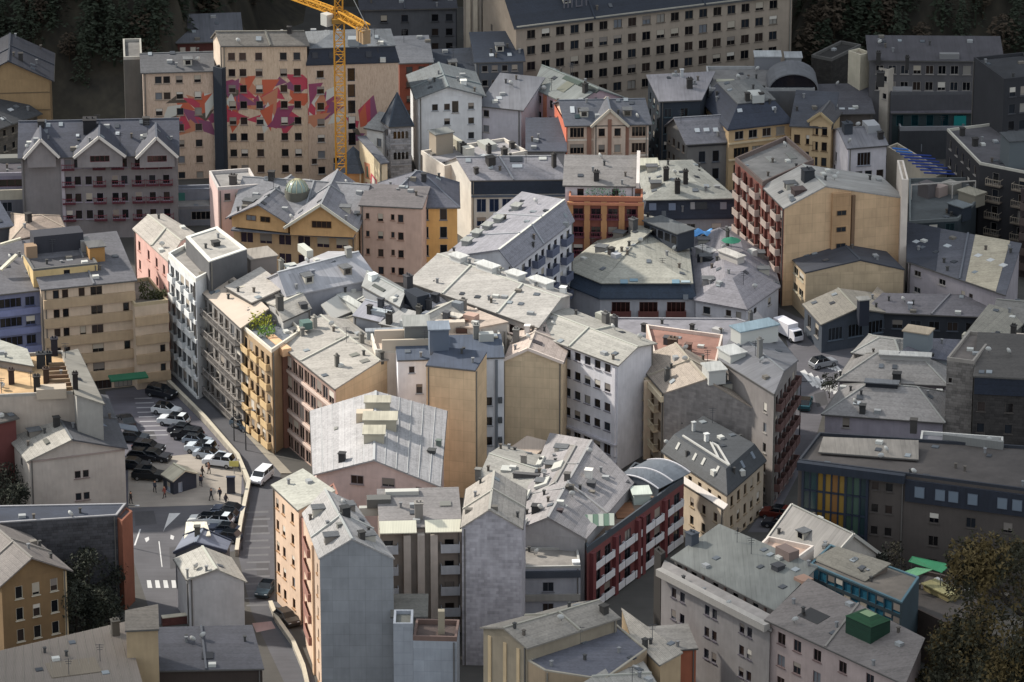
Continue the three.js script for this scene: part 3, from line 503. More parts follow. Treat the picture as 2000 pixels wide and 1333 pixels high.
{
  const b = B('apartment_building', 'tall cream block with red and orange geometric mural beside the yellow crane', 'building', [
    { q: [[433.5, 90], [434, 90]], d: 0.4, by: 352, wall: '#bda892', roof: { t: 'flat', ph: 0.05 } },
    { q: [[415.6, 136], [432.5, 140]], d: 3, by: 351, wall: '#222c3a', roof: { t: 'flat', c: '#333' } },  // dark navy block stands in for the shaded side wall
    { q: [[416, 74], [433, 88], [599, 87]], by: 352, wall: '#bda892', uvn: { 1: muralMat('#bda892', shards(36, 438, 138, 600, 268, 26).map(mapper(433, 88, 166, 264))) },
      roof: { t: 'g', e: 1, r: 1.5, c: '#77746c', m: 'slate' }, f: { 1: [w_([0.11, 0.24, 0.43, 0.5, 0.72, 0.88], 9, { w: 1.15, h: 1.3, y0: 1.3, sh: 2.72, fc: '#7d7067', skip: (i, r) => i === 3 && r % 2 > 0 })] } },
    { q: [[600, 128], [778, 122]], d: 10, by: 352, wall: '#b8a390', uvn: { 0: muralMat('#b8a390', [...shards(18, 600, 160, 658, 262, 22), ...shards(6, 676, 205, 698, 285, 14), [0, [698, 218], [728, 190], [728, 236], [702, 252]], [1, [700, 226], [712, 205], [716, 248], [702, 252]], [2, [722, 196], [729, 190], [737, 234], [722, 242]]].map(mapper(600, 128, 178, 224))) },
      roof: { t: 'm', r: 2.4, in: 0.5, c: '#262f3e', m: 'slate', r2: 1.2, in2: 4, c2: '#62666b', o: 0.2 }, f: { 0: [w_([0.14], 7, { w: 1.2, h: 1.3, y0: 0.9, sh: 2.72 }), w_([0.48], 5, { w: 1.2, h: 2.2, y0: 0.7, sh: 2.72, fc: '#39404a', sill: false }), w_([0.06, 0.2, 0.3], 1, { w: 0.9, h: 1, y0: 15.8 })] } }]);
  b.sky([615, 108, 0.9, 1, '#1c2230'], [648, 108, 0.9, 1, '#1c2230'], [720, 106, 0.9, 1, '#1c2230']);
  b.chim([565, 62, 0.7, 0.8]); b.box('roof_unit', 690, 90, 1.8, 2, 1.1, '#9aa0a4');
}
B('house', 'small dark red house with grey roof above the mural block', 'house', [{ q: [[346, 84], [472, 80]], d: 9, by: 190, wall: '#5a2620', roof: { t: 's', e: 0, r: 2.0, c: '#63666b', m: 'zinc' }, f: { 0: [w_([0.08, 0.24], 1, { w: 1, h: 1.2, y0: 0.8 })] } }]);
B('house', 'rust red house with grey slate roof right of the mural', 'house', [
  { q: [[780, 124], [843, 122]], d: 9, by: 285, wall: '#85391f', roof: { t: 's', e: 0, r: 1.6, c: '#6b6f75', m: 'slate' }, f: { 0: [w_(2, 4, { w: 1.1, h: 1.2, y0: 0.6, sh: 2.5, fc: '#4a2018' })] } },
  { q: [[842, 168], [878, 158]], d: 8, by: 270, wall: '#85391f', roof: { t: 's', e: 0, r: 0.8, c: '#7e3a24', m: 'stucco' } }]);
B('house', 'dark blue slate roofed house with cream gable behind the white house', 'house', [
  { q: [[845, 154], [930, 150]], d: 8, by: 280, wall: '#5c6068', roof: { t: 's', e: 0, r: 2.2, c: '#39414c', m: 'slate' } },
  { q: [[906, 118], [925, 146], [940, 140]], by: 270, wall: '#b5a88f', roof: { t: 's', e: 1, r: 1, c: '#4b4f55', m: 'slate' } }]).sky([868, 130, 0.7, 0.8]);
B('house', 'blue grey house with small dormer windows in front of the big hotel gable', 'house', [{ q: [[930, 122], [1022, 119]], d: 8, by: 275, wall: '#565d66', roof: { t: 's', e: 0, r: 2.4, c: '#2f3846', m: 'slate' }, f: { 0: [w_(4, 3, { w: 1, h: 1.1, y0: 0.6, sh: 2.5 })] } }]).sky([960, 108, 0.7, 0.8], [995, 107, 0.7, 0.8]);
// far left
B('house', 'ochre gabled house with slate roof at the far left edge of the upper town', 'house', [{ q: [[-62, 158], [96, 154]], d: 14, by: 300, wall: '#8d6f42', roof: { t: 'g', e: 1, r: 3.3, c: '#3d4048', m: 'slate', o: 0.7 }, f: { 0: [{ k: 'band', y0: 2.2, h: 0.15, d: 0.08, col: '#6a5434' }, { k: 'band', y0: 5.2, h: 0.15, d: 0.08, col: '#6a5434' }] } }]).chim([40, 118, 0.7, 1.2]);
B('house', 'stone house with narrow windows under a dark roof at left edge', 'house', [{ q: [[-40, 262], [72, 222]], d: 10, by: 345, wall: '#6b645a', wt: 'stone', roof: { t: 's', e: 0, r: 3.2, c: '#43464a', m: 'slate', o: 0.6 }, f: { 0: [w_(6, 2, { w: 0.8, h: 1.2, y0: 0.7, sh: 2.6, fc: '#8c8478' })] } }]).sky([20, 215, 0.9, 0.7], [5, 232, 0.9, 0.7]);
// white house
B('house', 'white gabled house with small dark windows under a grey green roof behind the church tower', 'house', [
  { q: [[817, 191], [941, 186]], d: 12, by: 345, wall: '#c6c9cd', roof: { t: 'g', e: 1, r: 1.7, c: '#727a7c', m: 'slate', o: 0.6, fr: 0.46 }, f: { 0: [w_([0.26, 0.45, 0.83], 5, { w: 1.0, h: 1.15, y0: 1.2, sh: 2.5, fc: '#8f9296', skip: (i, r) => i === 0 && r > 0 }), w_([0.58], 1, { w: 1.1, h: 2, y0: 0.8 })] } },
  { q: [[942, 206], [1018, 214]], d: 10, by: 335, wall: '#a9a6b0', roof: { t: 's', e: 0, r: 2, c: '#74777c', m: 'zinc', o: 0.6 }, f: { 0: [w_([0.1], 4, { w: 1, h: 1.2, y0: 0.7, sh: 2.6 })] } }]).chim([905, 164, 0.9, 0.6, '#cfcfc8']).sky([975, 192, 0.9, 0.9]);
// church
{
  const b = B('church_tower', 'grey stone church tower with arched belfry openings and pyramid slate roof', 'church tower', [{ q: [[749, 231], [762, 240], [803, 238]], by: 384, wall: '#8d8e95', wt: 'stone', roof: { t: 'h', r: 4.4, k: 30, c: '#37424f', m: 'slate', o: 0.3 }, f: { 1: [{ k: 'band', y0: 0.1, h: 0.25, d: 0.15, col: '#8b8b90' }, { k: 'band', y0: 3.6, h: 0.2, d: 0.12, col: '#8b8b90' }, { k: 'band', y0: 7.1, h: 0.2, d: 0.12, col: '#8b8b90' }], 0: [w_([0.5], 3, { w: 0.6, h: 1.2, y0: 1.4, sh: 3.5, name: 'belfry_opening', sill: false, bars: 0 })] } }]);
  const E = b.edge(b.vols[0], 1), H = b.vols[0].h;
  for (const y of [2.7, 6.2]) for (let i = 0; i < 4; i++) {          // arched openings set in the wall
    const s = new THREE.Shape(); s.moveTo(-0.25, 0); s.lineTo(0.25, 0); s.lineTo(0.25, 0.95); s.absarc(0, 0.95, 0.25, 0, Math.PI); s.lineTo(-0.25, 0);
    const g = new THREE.ExtrudeGeometry(s, { depth: 0.04, bevelEnabled: false, curveSegments: 6 });
    const m = mesh('belfry_opening', g, PANES[3], b.g); m.position.copy(E.a.clone().addScaledVector(E.d, E.L * (0.22 + i * 0.187)).addScaledVector(E.n, 0.01).setY(H - y).sub(b.o)); m.rotation.y = Math.atan2(-E.d.z, E.d.x);
    if (i < 3) new Geo(b.o).box(E.a.clone().addScaledVector(E.d, E.L * (0.3135 + i * 0.187)).addScaledVector(E.n, 0.06).setY(H - y), E.d, 0.12, 1.1, 0.12).mesh('column', M('#a3a2a6', 'stone'), b.g);
  }
}
{
  const b = B('church', 'cream church gable with faded painted picture beside the tower', 'church', [
    { q: [[702, 284], [746, 320]], d: 0.9, by: 384, wall: '#c4b596', uvn: { 0: muralMat('#c9bc9e', [[6, [0.2, 0.25], [0.45, 0.2], [0.5, 0.5], [0.25, 0.55]], [8, [0.3, 0.3], [0.36, 0.28], [0.4, 0.5], [0.3, 0.5]], [0, [0.5, 0.35], [0.75, 0.4], [0.8, 0.75], [0.45, 0.7]], [3, [0.55, 0.4], [0.7, 0.44], [0.7, 0.6], [0.52, 0.6]], [2, [0.25, 0.62], [0.4, 0.6], [0.42, 0.8], [0.24, 0.82]]]) }, roof: { t: 's', e: 1, r: 1.2, c: '#5f646a', m: 'slate', o: 0.3 } },
    { q: [[716, 250], [748, 256]], d: 4, by: 372, wall: '#b9bab8', roof: { t: 's', e: 0, r: 1.2, c: '#8e918f', m: 'slate' }, f: { 0: [w_([0.75], 2, { w: 0.9, h: 1.4, y0: 1.4, sh: 3 })] } }]);
  const c = W(690, 388, 0), g = new Geo(b.o), rg = new Geo(b.o), R = 3.1, H = 4.6;
  const P = (i, r, y) => V(c.x + Math.cos(i / 8 * 2 * Math.PI + 0.39) * r, y, c.z - Math.sin(i / 8 * 2 * Math.PI + 0.39) * r - 2);
  for (let i = 0; i < 8; i++) { g.poly([P(i, R, 0), P(i + 1, R, 0), P(i + 1, R, H), P(i, R, H)]); rg.poly([P(i, R + 0.4, H), P(i + 1, R + 0.4, H), P(0, 0, H + 3.6)]); rg.poly([P(i + 1, R + 0.4, H), P(i, R + 0.4, H), P(0, 0, H - 0.05)]); }
  g.mesh('apse_wall', M('#b98a4e', 'stucco'), b.g); rg.mesh('apse_roof', M('#47505c', 'slate'), b.g);
  for (let i = 0; i < 8; i++) new Geo(b.o).beam(P(i, R + 0.03, 0), P(i, R + 0.03, H), 0.25).mesh('pilaster', M('#d0c19c'), b.g);
  const ag = new Geo(b.o); ag.box(W(735, 378, 4).add(V(0, 0, 0)), V(1, 0, 0), 2.6, 0.3, 3.5); ag.mesh('porch_roof', M('#b9c0c8', 'sheet', 0.5), b.g);
}
// right of the church, second row
{
  const b = B('apartment_building', 'cream and orange apartment house with a pair of slate gables facing the camera', 'building', [
    { q: [[1085, 203], [1108, 244], [1267, 241]], by: 375, wall: '#c2a790', roof: { t: 'g', e: 1, r: 2.2, c: '#5b6069', m: 'slate', o: 0.5 }, f: { 1: [w_([0.12, 0.88], 4, { w: 2.3, h: 1.7, y0: 0.5, sh: 2.75, fc: '#a88f7c' }), w_([0.38, 0.62], 4, { w: 1.1, h: 1.4, y0: 0.7, sh: 2.75, fc: '#a88f7c' }), { k: 'pier', c: [0.27, 0.5, 0.73], w: 0.7, h: 40, y0: 0.05, d: 0.3, col: '#8a5b45' }, { k: 'band', y0: 2.4, h: 0.3, d: 0.15, col: '#d5c3ae' }, { k: 'band', y0: 5.15, h: 0.3, d: 0.15, col: '#d5c3ae' }] } },
    { q: [[1160, 243], [1222, 242]], d: 5.5, by: 376, wall: '#c8ae97', roof: { t: 'g', e: 1, r: 2.4, c: '#666a71', m: 'slate', o: 0.5, vc: '#bdb3a2' }, f: { 0: [w_([0.25, 0.75], 4, { w: 1.1, h: 1.4, y0: 0.7, sh: 2.75, fc: '#a88f7c' }), { k: 'pier', c: [0.5], w: 0.6, h: 40, y0: -0.8, d: 0.2, col: '#8a5b45' }] } },
    { q: [[1083, 206], [1106, 246], [1108.5, 246]], by: 376, wall: '#c2562c', roof: { t: 'flat', c: '#5b6069', ph: 0.1 }, f: { 0: [w_([0.3], 4, { w: 0.9, h: 1.3, y0: 0.8, sh: 2.75, fc: '#5a2c1c' })] } }]);
  b.sky([1118, 215, 0.7, 1.6], [1128, 228, 0.9, 0.9, '#2a3f44']);
}
{
  const b = B('apartment_building', 'pink house with orange stripes and greenish metal roofs behind the gabled apartment house', 'building', [
    { q: [[1043, 172], [1118, 205], [1215, 190], [1078, 134]], by: 305, wall: '#b4949a', roof: { t: 'g', e: 0, r: 2.0, c: '#7d8480', m: 'zinc', o: 0.4 }, f: { 0: [{ k: 'pier', c: [0.3, 0.62], w: 0.8, h: 30, y0: 0.2, d: 0.2, col: '#b0653f' }, w_([0.15, 0.45, 0.8], 3, { w: 0.9, h: 1.4, y0: 0.8, sh: 2.8 })] } },
    { q: [[1025, 165], [1043, 176], [1046, 174]], by: 300, wall: '#5b2a35', roof: { t: 'flat', c: '#4a4c50', ph: 0.2 } }]);
  b.sky([1120, 158, 5, 1, '#5a665f'], [1150, 172, 5, 0.8, '#39413f'], [1105, 170, 2, 2.4, '#8b8c80']); b.chim([1143, 180, 0.7, 1.4]);
}
{
  const b = B('house', 'low slate roofed annexe in front of the orange wall', 'house', [{ q: [[1030, 296], [1104, 296]], d: 9, by: 385, wall: '#8a8688', roof: { t: 's', e: 0, r: 2.4, c: '#474d59', m: 'slate', o: 0.3 } }]);
}
B('apartment_building', 'navy blue block under a pale grey single pitch roof in the upper right', 'building', [{ q: [[1290, 199], [1368, 196], [1393, 143], [1266, 149]], by: 345, wall: '#27323f', roof: { t: 's', e: 0, r: 0.8, c: '#85868a', m: 'zinc', o: 0.3 }, f: { 0: [w_(4, 4, { w: 1.3, h: 1.5, y0: 1.2, sh: 2.8, fc: '#3f5058' })], 3: [w_(3, 4, { w: 1.2, h: 1.4, y0: 1.2, sh: 2.8, fc: '#44565c' })] } }]).chim([1347, 172, 0.9, 1.5], [1332, 150, 0.5, 1.2, '#9a9c9e']);
B('house', 'grey house with pale slate roof and three rooflights beside the ochre block', 'house', [{ q: [[1299, 250], [1343, 279], [1425, 274]], by: 372, wall: '#6c6966', roof: { t: 'g', e: 1, r: 2.8, c: '#77787d', m: 'slate', o: 0.5 }, f: { 1: [w_([0.35, 0.68], 2, { w: 1.1, h: 1.9, y0: 1.6, sh: 3, fc: '#49505a' }), { k: 'band', y0: 0.2, h: 0.5, d: 0.2, col: '#3d3e44' }], 0: [w_(4, 3, { w: 0.9, h: 1.3, y0: 0.8, sh: 2.7, fc: '#8a7d70' })] } }]).sky([1362, 255, 0.8, 0.8], [1380, 254, 0.9, 0.7], [1398, 254, 0.8, 0.8]);
{
  const b = B('apartment_building', 'ochre apartment block with loggias and dark blue mansard in the upper right', 'building', [
    { q: [[1370, 196], [1424, 254], [1545, 240]], by: 372, wall: '#b0905f', roof: { t: 'm', r: 3.2, in: 2.2, c: '#363e4d', m: 'slate', r2: 0.8, in2: 5, c2: '#6d6e6e', o: 0.4 }, f: { 1: [w_(4, 1, { w: 1.5, h: 1.4, y0: 0.4 }), w_(3, 3, { w: 2.6, h: 1.7, y0: 3.2, sh: 2.8, fc: '#6e5a3e', sill: false }), { k: 'band', y0: 2.2, h: 0.25, d: 0.3, col: '#bba57c' }, { k: 'band', y0: 5.0, h: 0.25, d: 0.3, col: '#bba57c' }], 0: [w_(4, 3, { w: 1, h: 1.3, y0: 0.9, sh: 2.8 })] } },
    { q: [[1546, 246], [1624, 250]], d: 9, by: 368, wall: '#b0905f', roof: { t: 's', e: 0, r: 2.8, c: '#42464f', m: 'slate', o: 0.3 }, f: { 0: [w_([0.15, 0.45, 0.8], 3, { w: 1.0, h: 1.6, y0: 1.4, sh: 2.8, fc: '#5e4a34' })] } },
    { q: [[1582, 236], [1624, 240]], d: 6, by: 370, wall: '#b29566', roof: { t: 'g', e: 1, r: 1.4, c: '#5a5a5c', m: 'slate', o: 0.3, vc: '#a89572', ve: [0] }, f: { 0: [w_([0.28, 0.7], 3, { w: 0.9, h: 1.5, y0: 0.8, sh: 2.6, fc: '#5e4a34' })] } }]);
  b.sky([1445, 216, 0.8, 0.6], [1512, 212, 0.7, 0.6]); b.chim([1460, 196, 0.7, 1.2], [1487, 196, 0.7, 1.2]);
  b.box('rooftop_awning', 1465, 190, 3, 2, 0.7, '#c9cbc8');
}
{
  const b = B('commercial_building', 'flat grey roofed hall with dark arched vault and pale rooflights below the hotel', 'building', [
    { q: [[1385, 178], [1592, 178]], d: 12, by: 320, wall: '#5d5e62', roof: { t: 'flat', c: '#7a7a78', pc: '#8b8b8b' } }]);
  b.sky([1417, 158, 3, 1.2, '#cfcdb8'], [1465, 186, 0.6, 0.6], [1525, 154, 2.2, 0.7, '#b8bba8']); b.box('roof_hut', 1500, 134, 4.2, 3, 2, '#8b8d92', { top: '#c8cacb' }); b.box('roof_hut', 1550, 136, 2.6, 3, 2, '#a3a4a8', { top: '#b9bbbd' });
  const c = b.hit(1550, 176).p, g = new Geo(b.o), rg = new Geo(b.o), n = 12, R = 3.9, P = (i, z, r = R) => V(c.x - r * Math.cos(i / n * Math.PI), c.y + r * 0.7 * Math.sin(i / n * Math.PI), c.z + z);
  for (let i = 0; i < n; i++) { rg.poly([P(i, 0.4, R + 0.25), P(i + 1, 0.4, R + 0.25), P(i + 1, -7, R + 0.25), P(i, -7, R + 0.25)]); rg.poly([P(i, 0.4), P(i + 1, 0.4), P(i + 1, 0.4, R + 0.25), P(i, 0.4, R + 0.25)]); }
  g.poly([...Array(n + 1).keys()].map((i) => P(n - i, 0)));
  rg.mesh('vault_roof', M('#6d6e72', 'zinc', 0.5), b.g); g.mesh('vault_glazing', M('#1c1b22', '', 0.2), b.g);
}
{
  const b = B('apartment_building', 'stepped dark terrace building with cream end wall and teal glazed storey at top right', 'building', [
    { q: [[1700, 118], [1958, 120]], d: 9, by: 300, wall: '#565356', roof: { t: 's', e: 0, r: 1.2, c: '#4a4a4e', m: 'zinc' }, f: { 0: [w_(10, 2, { w: 1.3, h: 1.5, y0: 0.8, sh: 2.8 })] } },
    { q: [[1681, 113], [1702, 108]], d: 3, by: 292, wall: '#a89e86', roof: { t: 'flat', c: '#8d8678' } },
    { q: [[1703, 134], [1736, 142]], d: 4, by: 296, wall: '#a89d8e', roof: { t: 'flat', c: '#8d8678' }, f: { 0: [w_([0.8], 2, { w: 0.8, h: 1, y0: 0.7 })] } },
    { q: [[1740, 186], [1960, 184]], d: 10, by: 305, wall: '#4b4a50', roof: { t: 'flat', c: '#6a6866', pc: '#55555a' } },
    { q: [[1744, 221], [1964, 220]], d: 5, by: 306, wall: '#26363a', roof: { t: 's', e: 0, r: 1.4, c: '#5c5a60', m: 'zinc', o: 0.3 }, f: { 0: [w_(14, 1, { w: 1.15, h: 1.9, y0: 0.35, fc: '#204a50', pane: '#0e2a30', sill: false })] } },
    { q: [[1758, 256], [1948, 254]], d: 4, by: 312, wall: '#3a3c42', roof: { t: 'flat', c: '#6a6a70', pc: '#77777c', ph: 0.7 } }]);
  b.box('rooftop_screen', 1757, 182, 4.2, 0.5, 1.1, '#b3b2b4'); b.box('rooftop_screen', 1920, 180, 4, 2.4, 1.4, '#b5b6ac'); b.box('roof_plant', 1850, 184, 3, 2, 1.3, '#4c4d52'); b.box('roof_plant', 1875, 178, 2.4, 2, 1.8, '#3a3836'); b.box('roof_plant', 1800, 168, 7, 2, 1.2, '#3b3238'); b.box('rooftop_screen', 1855, 116, 3.2, 1, 0.9, '#8c8c8c');
  b.chim([1805, 212, 0.8, 1.6], [1908, 206, 0.9, 1.0], [1720, 160, 1.2, 1.6], [1716, 118, 0.7, 1.3], [1772, 128, 0.6, 1.4]);
  const E = b.edge(b.vols[4], 0); new Geo(b.o).box(E.a.clone().addScaledVector(E.d, E.L * 0.6).addScaledVector(E.n, 0.08).setY(b.vols[4].h - 2.2), E.d, 2, 1.7, 0.08).mesh('teal_panel', M('#177a78', '', 0.5), b.g);
}
B('house', 'brown grey slate roofed house left of the cream end wall at upper right', 'house', [{ q: [[1608, 224], [1706, 222]], d: 9, by: 320, wall: '#5f5650', roof: { t: 's', e: 0, r: 2, c: '#55555b', m: 'slate', o: 0.3 } }]).sky([1645, 213, 0.9, 0.5], [1664, 213, 1.1, 0.5]);
{
  const b = B('apartment_building', 'white house with tall window and grey roof beside blue awnings', 'building', [{ q: [[1622, 254], [1657, 290], [1732, 284]], by: 398, wall: '#c9c3c9', roof: { t: 'g', e: 1, r: 1.6, c: '#7c7d81', m: 'zinc', o: 0.3 }, f: { 1: [w_([0.42], 1, { w: 2.2, h: 2.2, y0: 0.9, fc: '#888b94' }), w_([0.3, 0.55, 0.85], 3, { w: 1.2, h: 1.5, y0: 4.0, sh: 2.8 })], 0: [w_([0.35], 1, { w: 0.9, h: 1.7, y0: 2.6 }), w_(2, 2, { w: 0.9, h: 1.2, y0: 5, sh: 2.8 })] } },
    { q: [[1733, 292], [1830, 350], [1850, 342]], by: 430, wall: '#a59a86', roof: { t: 'flat', c: '#77757a' } }]);
  b.chim([1655, 258, 1.4, 1.5, '#353c46'], [1720, 270, 0.8, 1.0]); b.box('roof_hut', 1690, 250, 3, 2, 0.8, '#b9babd');
  // blue striped awning slats stepping down the roof edge
  const ag = thing('striped_awning', 'bright blue canopy of parallel slats on the roof beside the white house', 'awning', W(1790, 310, b.vols[1].h + 1));
  for (let i = 0; i < 9; i++) { const f = i / 8, c = W(1758 + 62 * f, 292 + 48 * f, b.vols[1].h + 1.2), g = new Geo(ag.position); const L = i < 2 ? 2.6 : 5; g.beam(c.clone().add(V(-1.2, 0.2, 0)), c.clone().add(V(L - 1.2, -0.2, -0.5)), 0.5, 0.12); g.mesh('slat', M(i < 2 ? '#2f6cb8' : '#16357f', 'sheet', 0.7), ag); }
  const pg = new Geo(ag.position); for (const [x, y] of [[1752, 300], [1790, 322], [1825, 345], [1800, 296], [1850, 330]]) { const p = W(x, y, b.vols[1].h); pg.beam(p, p.clone().setY(b.vols[1].h + 1.2), 0.1); } pg.mesh('frame', M('#7c8088', '', 0.5), ag);
}
{
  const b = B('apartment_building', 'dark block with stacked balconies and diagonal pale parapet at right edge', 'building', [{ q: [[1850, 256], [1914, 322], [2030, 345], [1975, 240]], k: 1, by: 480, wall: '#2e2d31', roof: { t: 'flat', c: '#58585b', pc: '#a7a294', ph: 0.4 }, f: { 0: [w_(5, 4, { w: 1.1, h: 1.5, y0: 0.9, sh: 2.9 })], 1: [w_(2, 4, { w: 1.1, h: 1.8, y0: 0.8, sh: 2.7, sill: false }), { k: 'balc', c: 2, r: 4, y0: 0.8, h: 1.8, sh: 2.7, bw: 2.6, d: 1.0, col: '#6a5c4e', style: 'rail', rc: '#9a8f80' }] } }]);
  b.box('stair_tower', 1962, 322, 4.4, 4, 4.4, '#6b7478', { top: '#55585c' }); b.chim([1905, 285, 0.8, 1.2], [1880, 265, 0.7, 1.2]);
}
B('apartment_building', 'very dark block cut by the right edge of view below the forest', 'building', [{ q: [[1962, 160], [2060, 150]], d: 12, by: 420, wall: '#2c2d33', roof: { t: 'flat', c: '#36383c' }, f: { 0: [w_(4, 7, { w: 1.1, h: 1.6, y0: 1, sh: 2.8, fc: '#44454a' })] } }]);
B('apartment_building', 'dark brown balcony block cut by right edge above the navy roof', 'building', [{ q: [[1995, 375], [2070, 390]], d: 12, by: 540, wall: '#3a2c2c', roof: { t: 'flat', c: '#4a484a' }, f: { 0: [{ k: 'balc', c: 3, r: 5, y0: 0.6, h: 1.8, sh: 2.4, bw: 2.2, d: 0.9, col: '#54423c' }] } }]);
// ---------- second and third rows ----------
{
  const b = B('hotel_building', 'lilac grey mountain style building with three gables and dark red balconies on the left', 'building', [
    { q: [[40, 306], [344, 300]], d: 12, by: 468, wall: '#746f70', roof: { t: 'g', e: 0, r: 3.6, c: '#474b55', m: 'slate', o: 0.5 }, f: { 0: [w_([0.3, 0.36, 0.43, 0.5, 0.6, 0.66, 0.75, 0.84, 0.93], 4, { w: 1.1, h: 1.5, y0: 0.6, sh: 2.8, fc: '#8f8792', skip: (i, r) => false }), { k: 'balc', c: [0.3, 0.5, 0.62, 0.75, 0.84, 0.93], r: 4, y0: 0.6, h: 1.5, sh: 2.8, bw: 2.0, d: 0.7, col: '#5a2230', style: 'rail', rc: '#6b2333', ph: 0.8 }, { k: 'pier', c: [0.265], w: 0.5, h: 30, y0: 0, d: 0.25, col: '#9a939c' }] } },
    ...[[52, 108, 0.9], [150, 238, 1.6], [272, 340, 1.4]].map(([x0, x1, r]) => ({ q: [[x0, 303], [x1, 301]], d: 6.2, base: 12.4, by: 328, wall: '#777273', roof: { t: 'g', e: 1, r: 1.9 + r * 0.6, c: '#474b55', m: 'slate', o: 0.55, vc: '#c4bfb8', ve: [0] }, f: { 0: x1 - x0 > 60 ? [w_([0.5], 1, { w: 3, h: 1, y0: 0.2, fc: '#5d2a30', sill: false })] : [] } }))]);
  b.sky([151, 265, 0.5, 0.5], [229, 261, 0.6, 0.6]); b.chim([175, 252, 2, 1.6, '#1e1d22'], [80, 246, 1, 0.8], [285, 240, 1, 0.8]);
}
B('commercial_building', 'flat roofed dark glazed pavilion with cream parapet bands at left edge', 'building', [
  { q: [[-40, 392], [106, 388]], d: 9, by: 462, wall: '#5c5c66', roof: { t: 'flat', c: '#3d414a', pc: '#98917f', ph: 1.6 }, f: { 0: [w_([0.3, 0.55, 0.8], 2, { w: 3, h: 1.6, y0: 0.4, sh: 2.8, fc: '#6e6e78' })] } },
  { q: [[-40, 345], [84, 342]], d: 7, by: 450, wall: '#6e6a7d', roof: { t: 'flat', c: '#4a4a50', pc: '#7b7886' }, f: { 0: [w_([0.55], 1, { w: 5, h: 1.2, y0: 0.6, fc: '#512a33' })] } },
  { q: [[108, 372], [118, 372]], d: 4, by: 452, wall: '#7c8498', roof: { t: 'flat', c: '#55585e' } }]).box('roof_unit', 30, 318, 5, 2, 0.8, '#80807c');
B('house', 'pale hip roofed house between the pavilion and the louvred rooftop, at left', 'house', [{ q: [[22, 470], [122, 446], [112, 424], [26, 420]], by: 560, wall: '#6a6058', roof: { t: 'h', e: 0, r: 1.4, k: 3, c: '#a89a8a', m: 'slate', o: 0.4 } }]).chim([55, 432, 0.8, 1.2]);
B('house', 'blue grey roofed house cut by the left edge below the pavilion', 'house', [{ q: [[-50, 452], [22, 442]], d: 8, by: 545, wall: '#55565e', roof: { t: 's', e: 0, r: 2, c: '#4d5462', m: 'slate', vc: '#aaa' } }]);
// casino like mountain hotel
{
  const b = B('hotel_building', 'yellow hotel with two timber gables under broad grey slate roofs and a glass dome', 'hotel', [
    { q: [[455, 424], [694, 440]], d: 16, by: 540, wall: '#ae8a5c', roof: { t: 'g', e: 0, r: 3.6, c: '#7d7f82', m: 'slate', o: 0.5 }, f: { 0: [w_(6, 2, { w: 2.0, h: 1.7, y0: 2.3, sh: 3, fc: '#b79d80', sill: false, pane: '#2b2030' }), { k: 'band', y0: 1.5, h: 0.25, d: 1.5, col: '#6f727a', tex: 'slate', name: 'awning_roof' }] } },
    { q: [[566, 438], [690, 443]], d: 15, base: 8.4, by: 459, wall: '#bd8e4a', roof: { t: 'g', e: 1, r: 3.4, c: '#7f8184', m: 'slate', o: 0.8, vc: '#c9c4b4', ve: [0] }, f: { 0: [w_([0.5], 1, { w: 3, h: 1.1, y0: -0.7, fc: '#6a4a25', sill: false })] } },
    { q: [[452, 422], [562, 434]], d: 13, base: 8.4, by: 443, wall: '#bd8e4a', roof: { t: 'g', e: 1, r: 2.4, c: '#7f8184', m: 'slate', o: 0.7 }, f: { 0: [w_([0.35, 0.6], 1, { w: 1.6, h: 0.9, y0: -0.5, fc: '#6a4a25', sill: false })] } },
    { q: [[425, 372], [505, 366]], d: 8, by: 520, wall: '#b99a94', roof: { t: 'flat', c: '#8d8d8a', pc: '#a9a19c' }, f: { 0: [w_(3, 1, { w: 1, h: 1.2, y0: 0.6 })] } }]);
  const c = b.hit(580, 378).p, g = new THREE.SphereGeometry(1.7, 16, 8, 0, Math.PI * 2, 0, Math.PI / 2), m = mesh('glass_dome', g, M('#7f8d85', '', 0.25), b.g); m.position.copy(c).sub(b.o).add(V(0, 0.6, 0));
  const rg = new Geo(b.o); for (let i = 0; i < 12; i++) { const a = i / 12 * Math.PI * 2; for (let j = 0; j < 4; j++) { const P = (k) => c.clone().add(V(Math.cos(a) * 1.73 * Math.cos(k * Math.PI / 8), 0.6 + 1.73 * Math.sin(k * Math.PI / 8), Math.sin(a) * 1.73 * Math.cos(k * Math.PI / 8))); rg.beam(P(j), P(j + 1), 0.1); } } rg.mesh('dome_ribs', M('#a8a284', '', 0.5), b.g);
  const dr = new THREE.CylinderGeometry(1.9, 1.9, 1.6, 20), dm = mesh('drum', dr, M('#5b5a52', ''), b.g); dm.position.copy(c).sub(b.o).add(V(0, -0.2, 0));
  b.chim([530, 350, 0.9, 1.2], [455, 360, 1, 1.4, '#4a4442']); b.sky([600, 352, 1.6, 0.4, '#a9aaa8']);
}
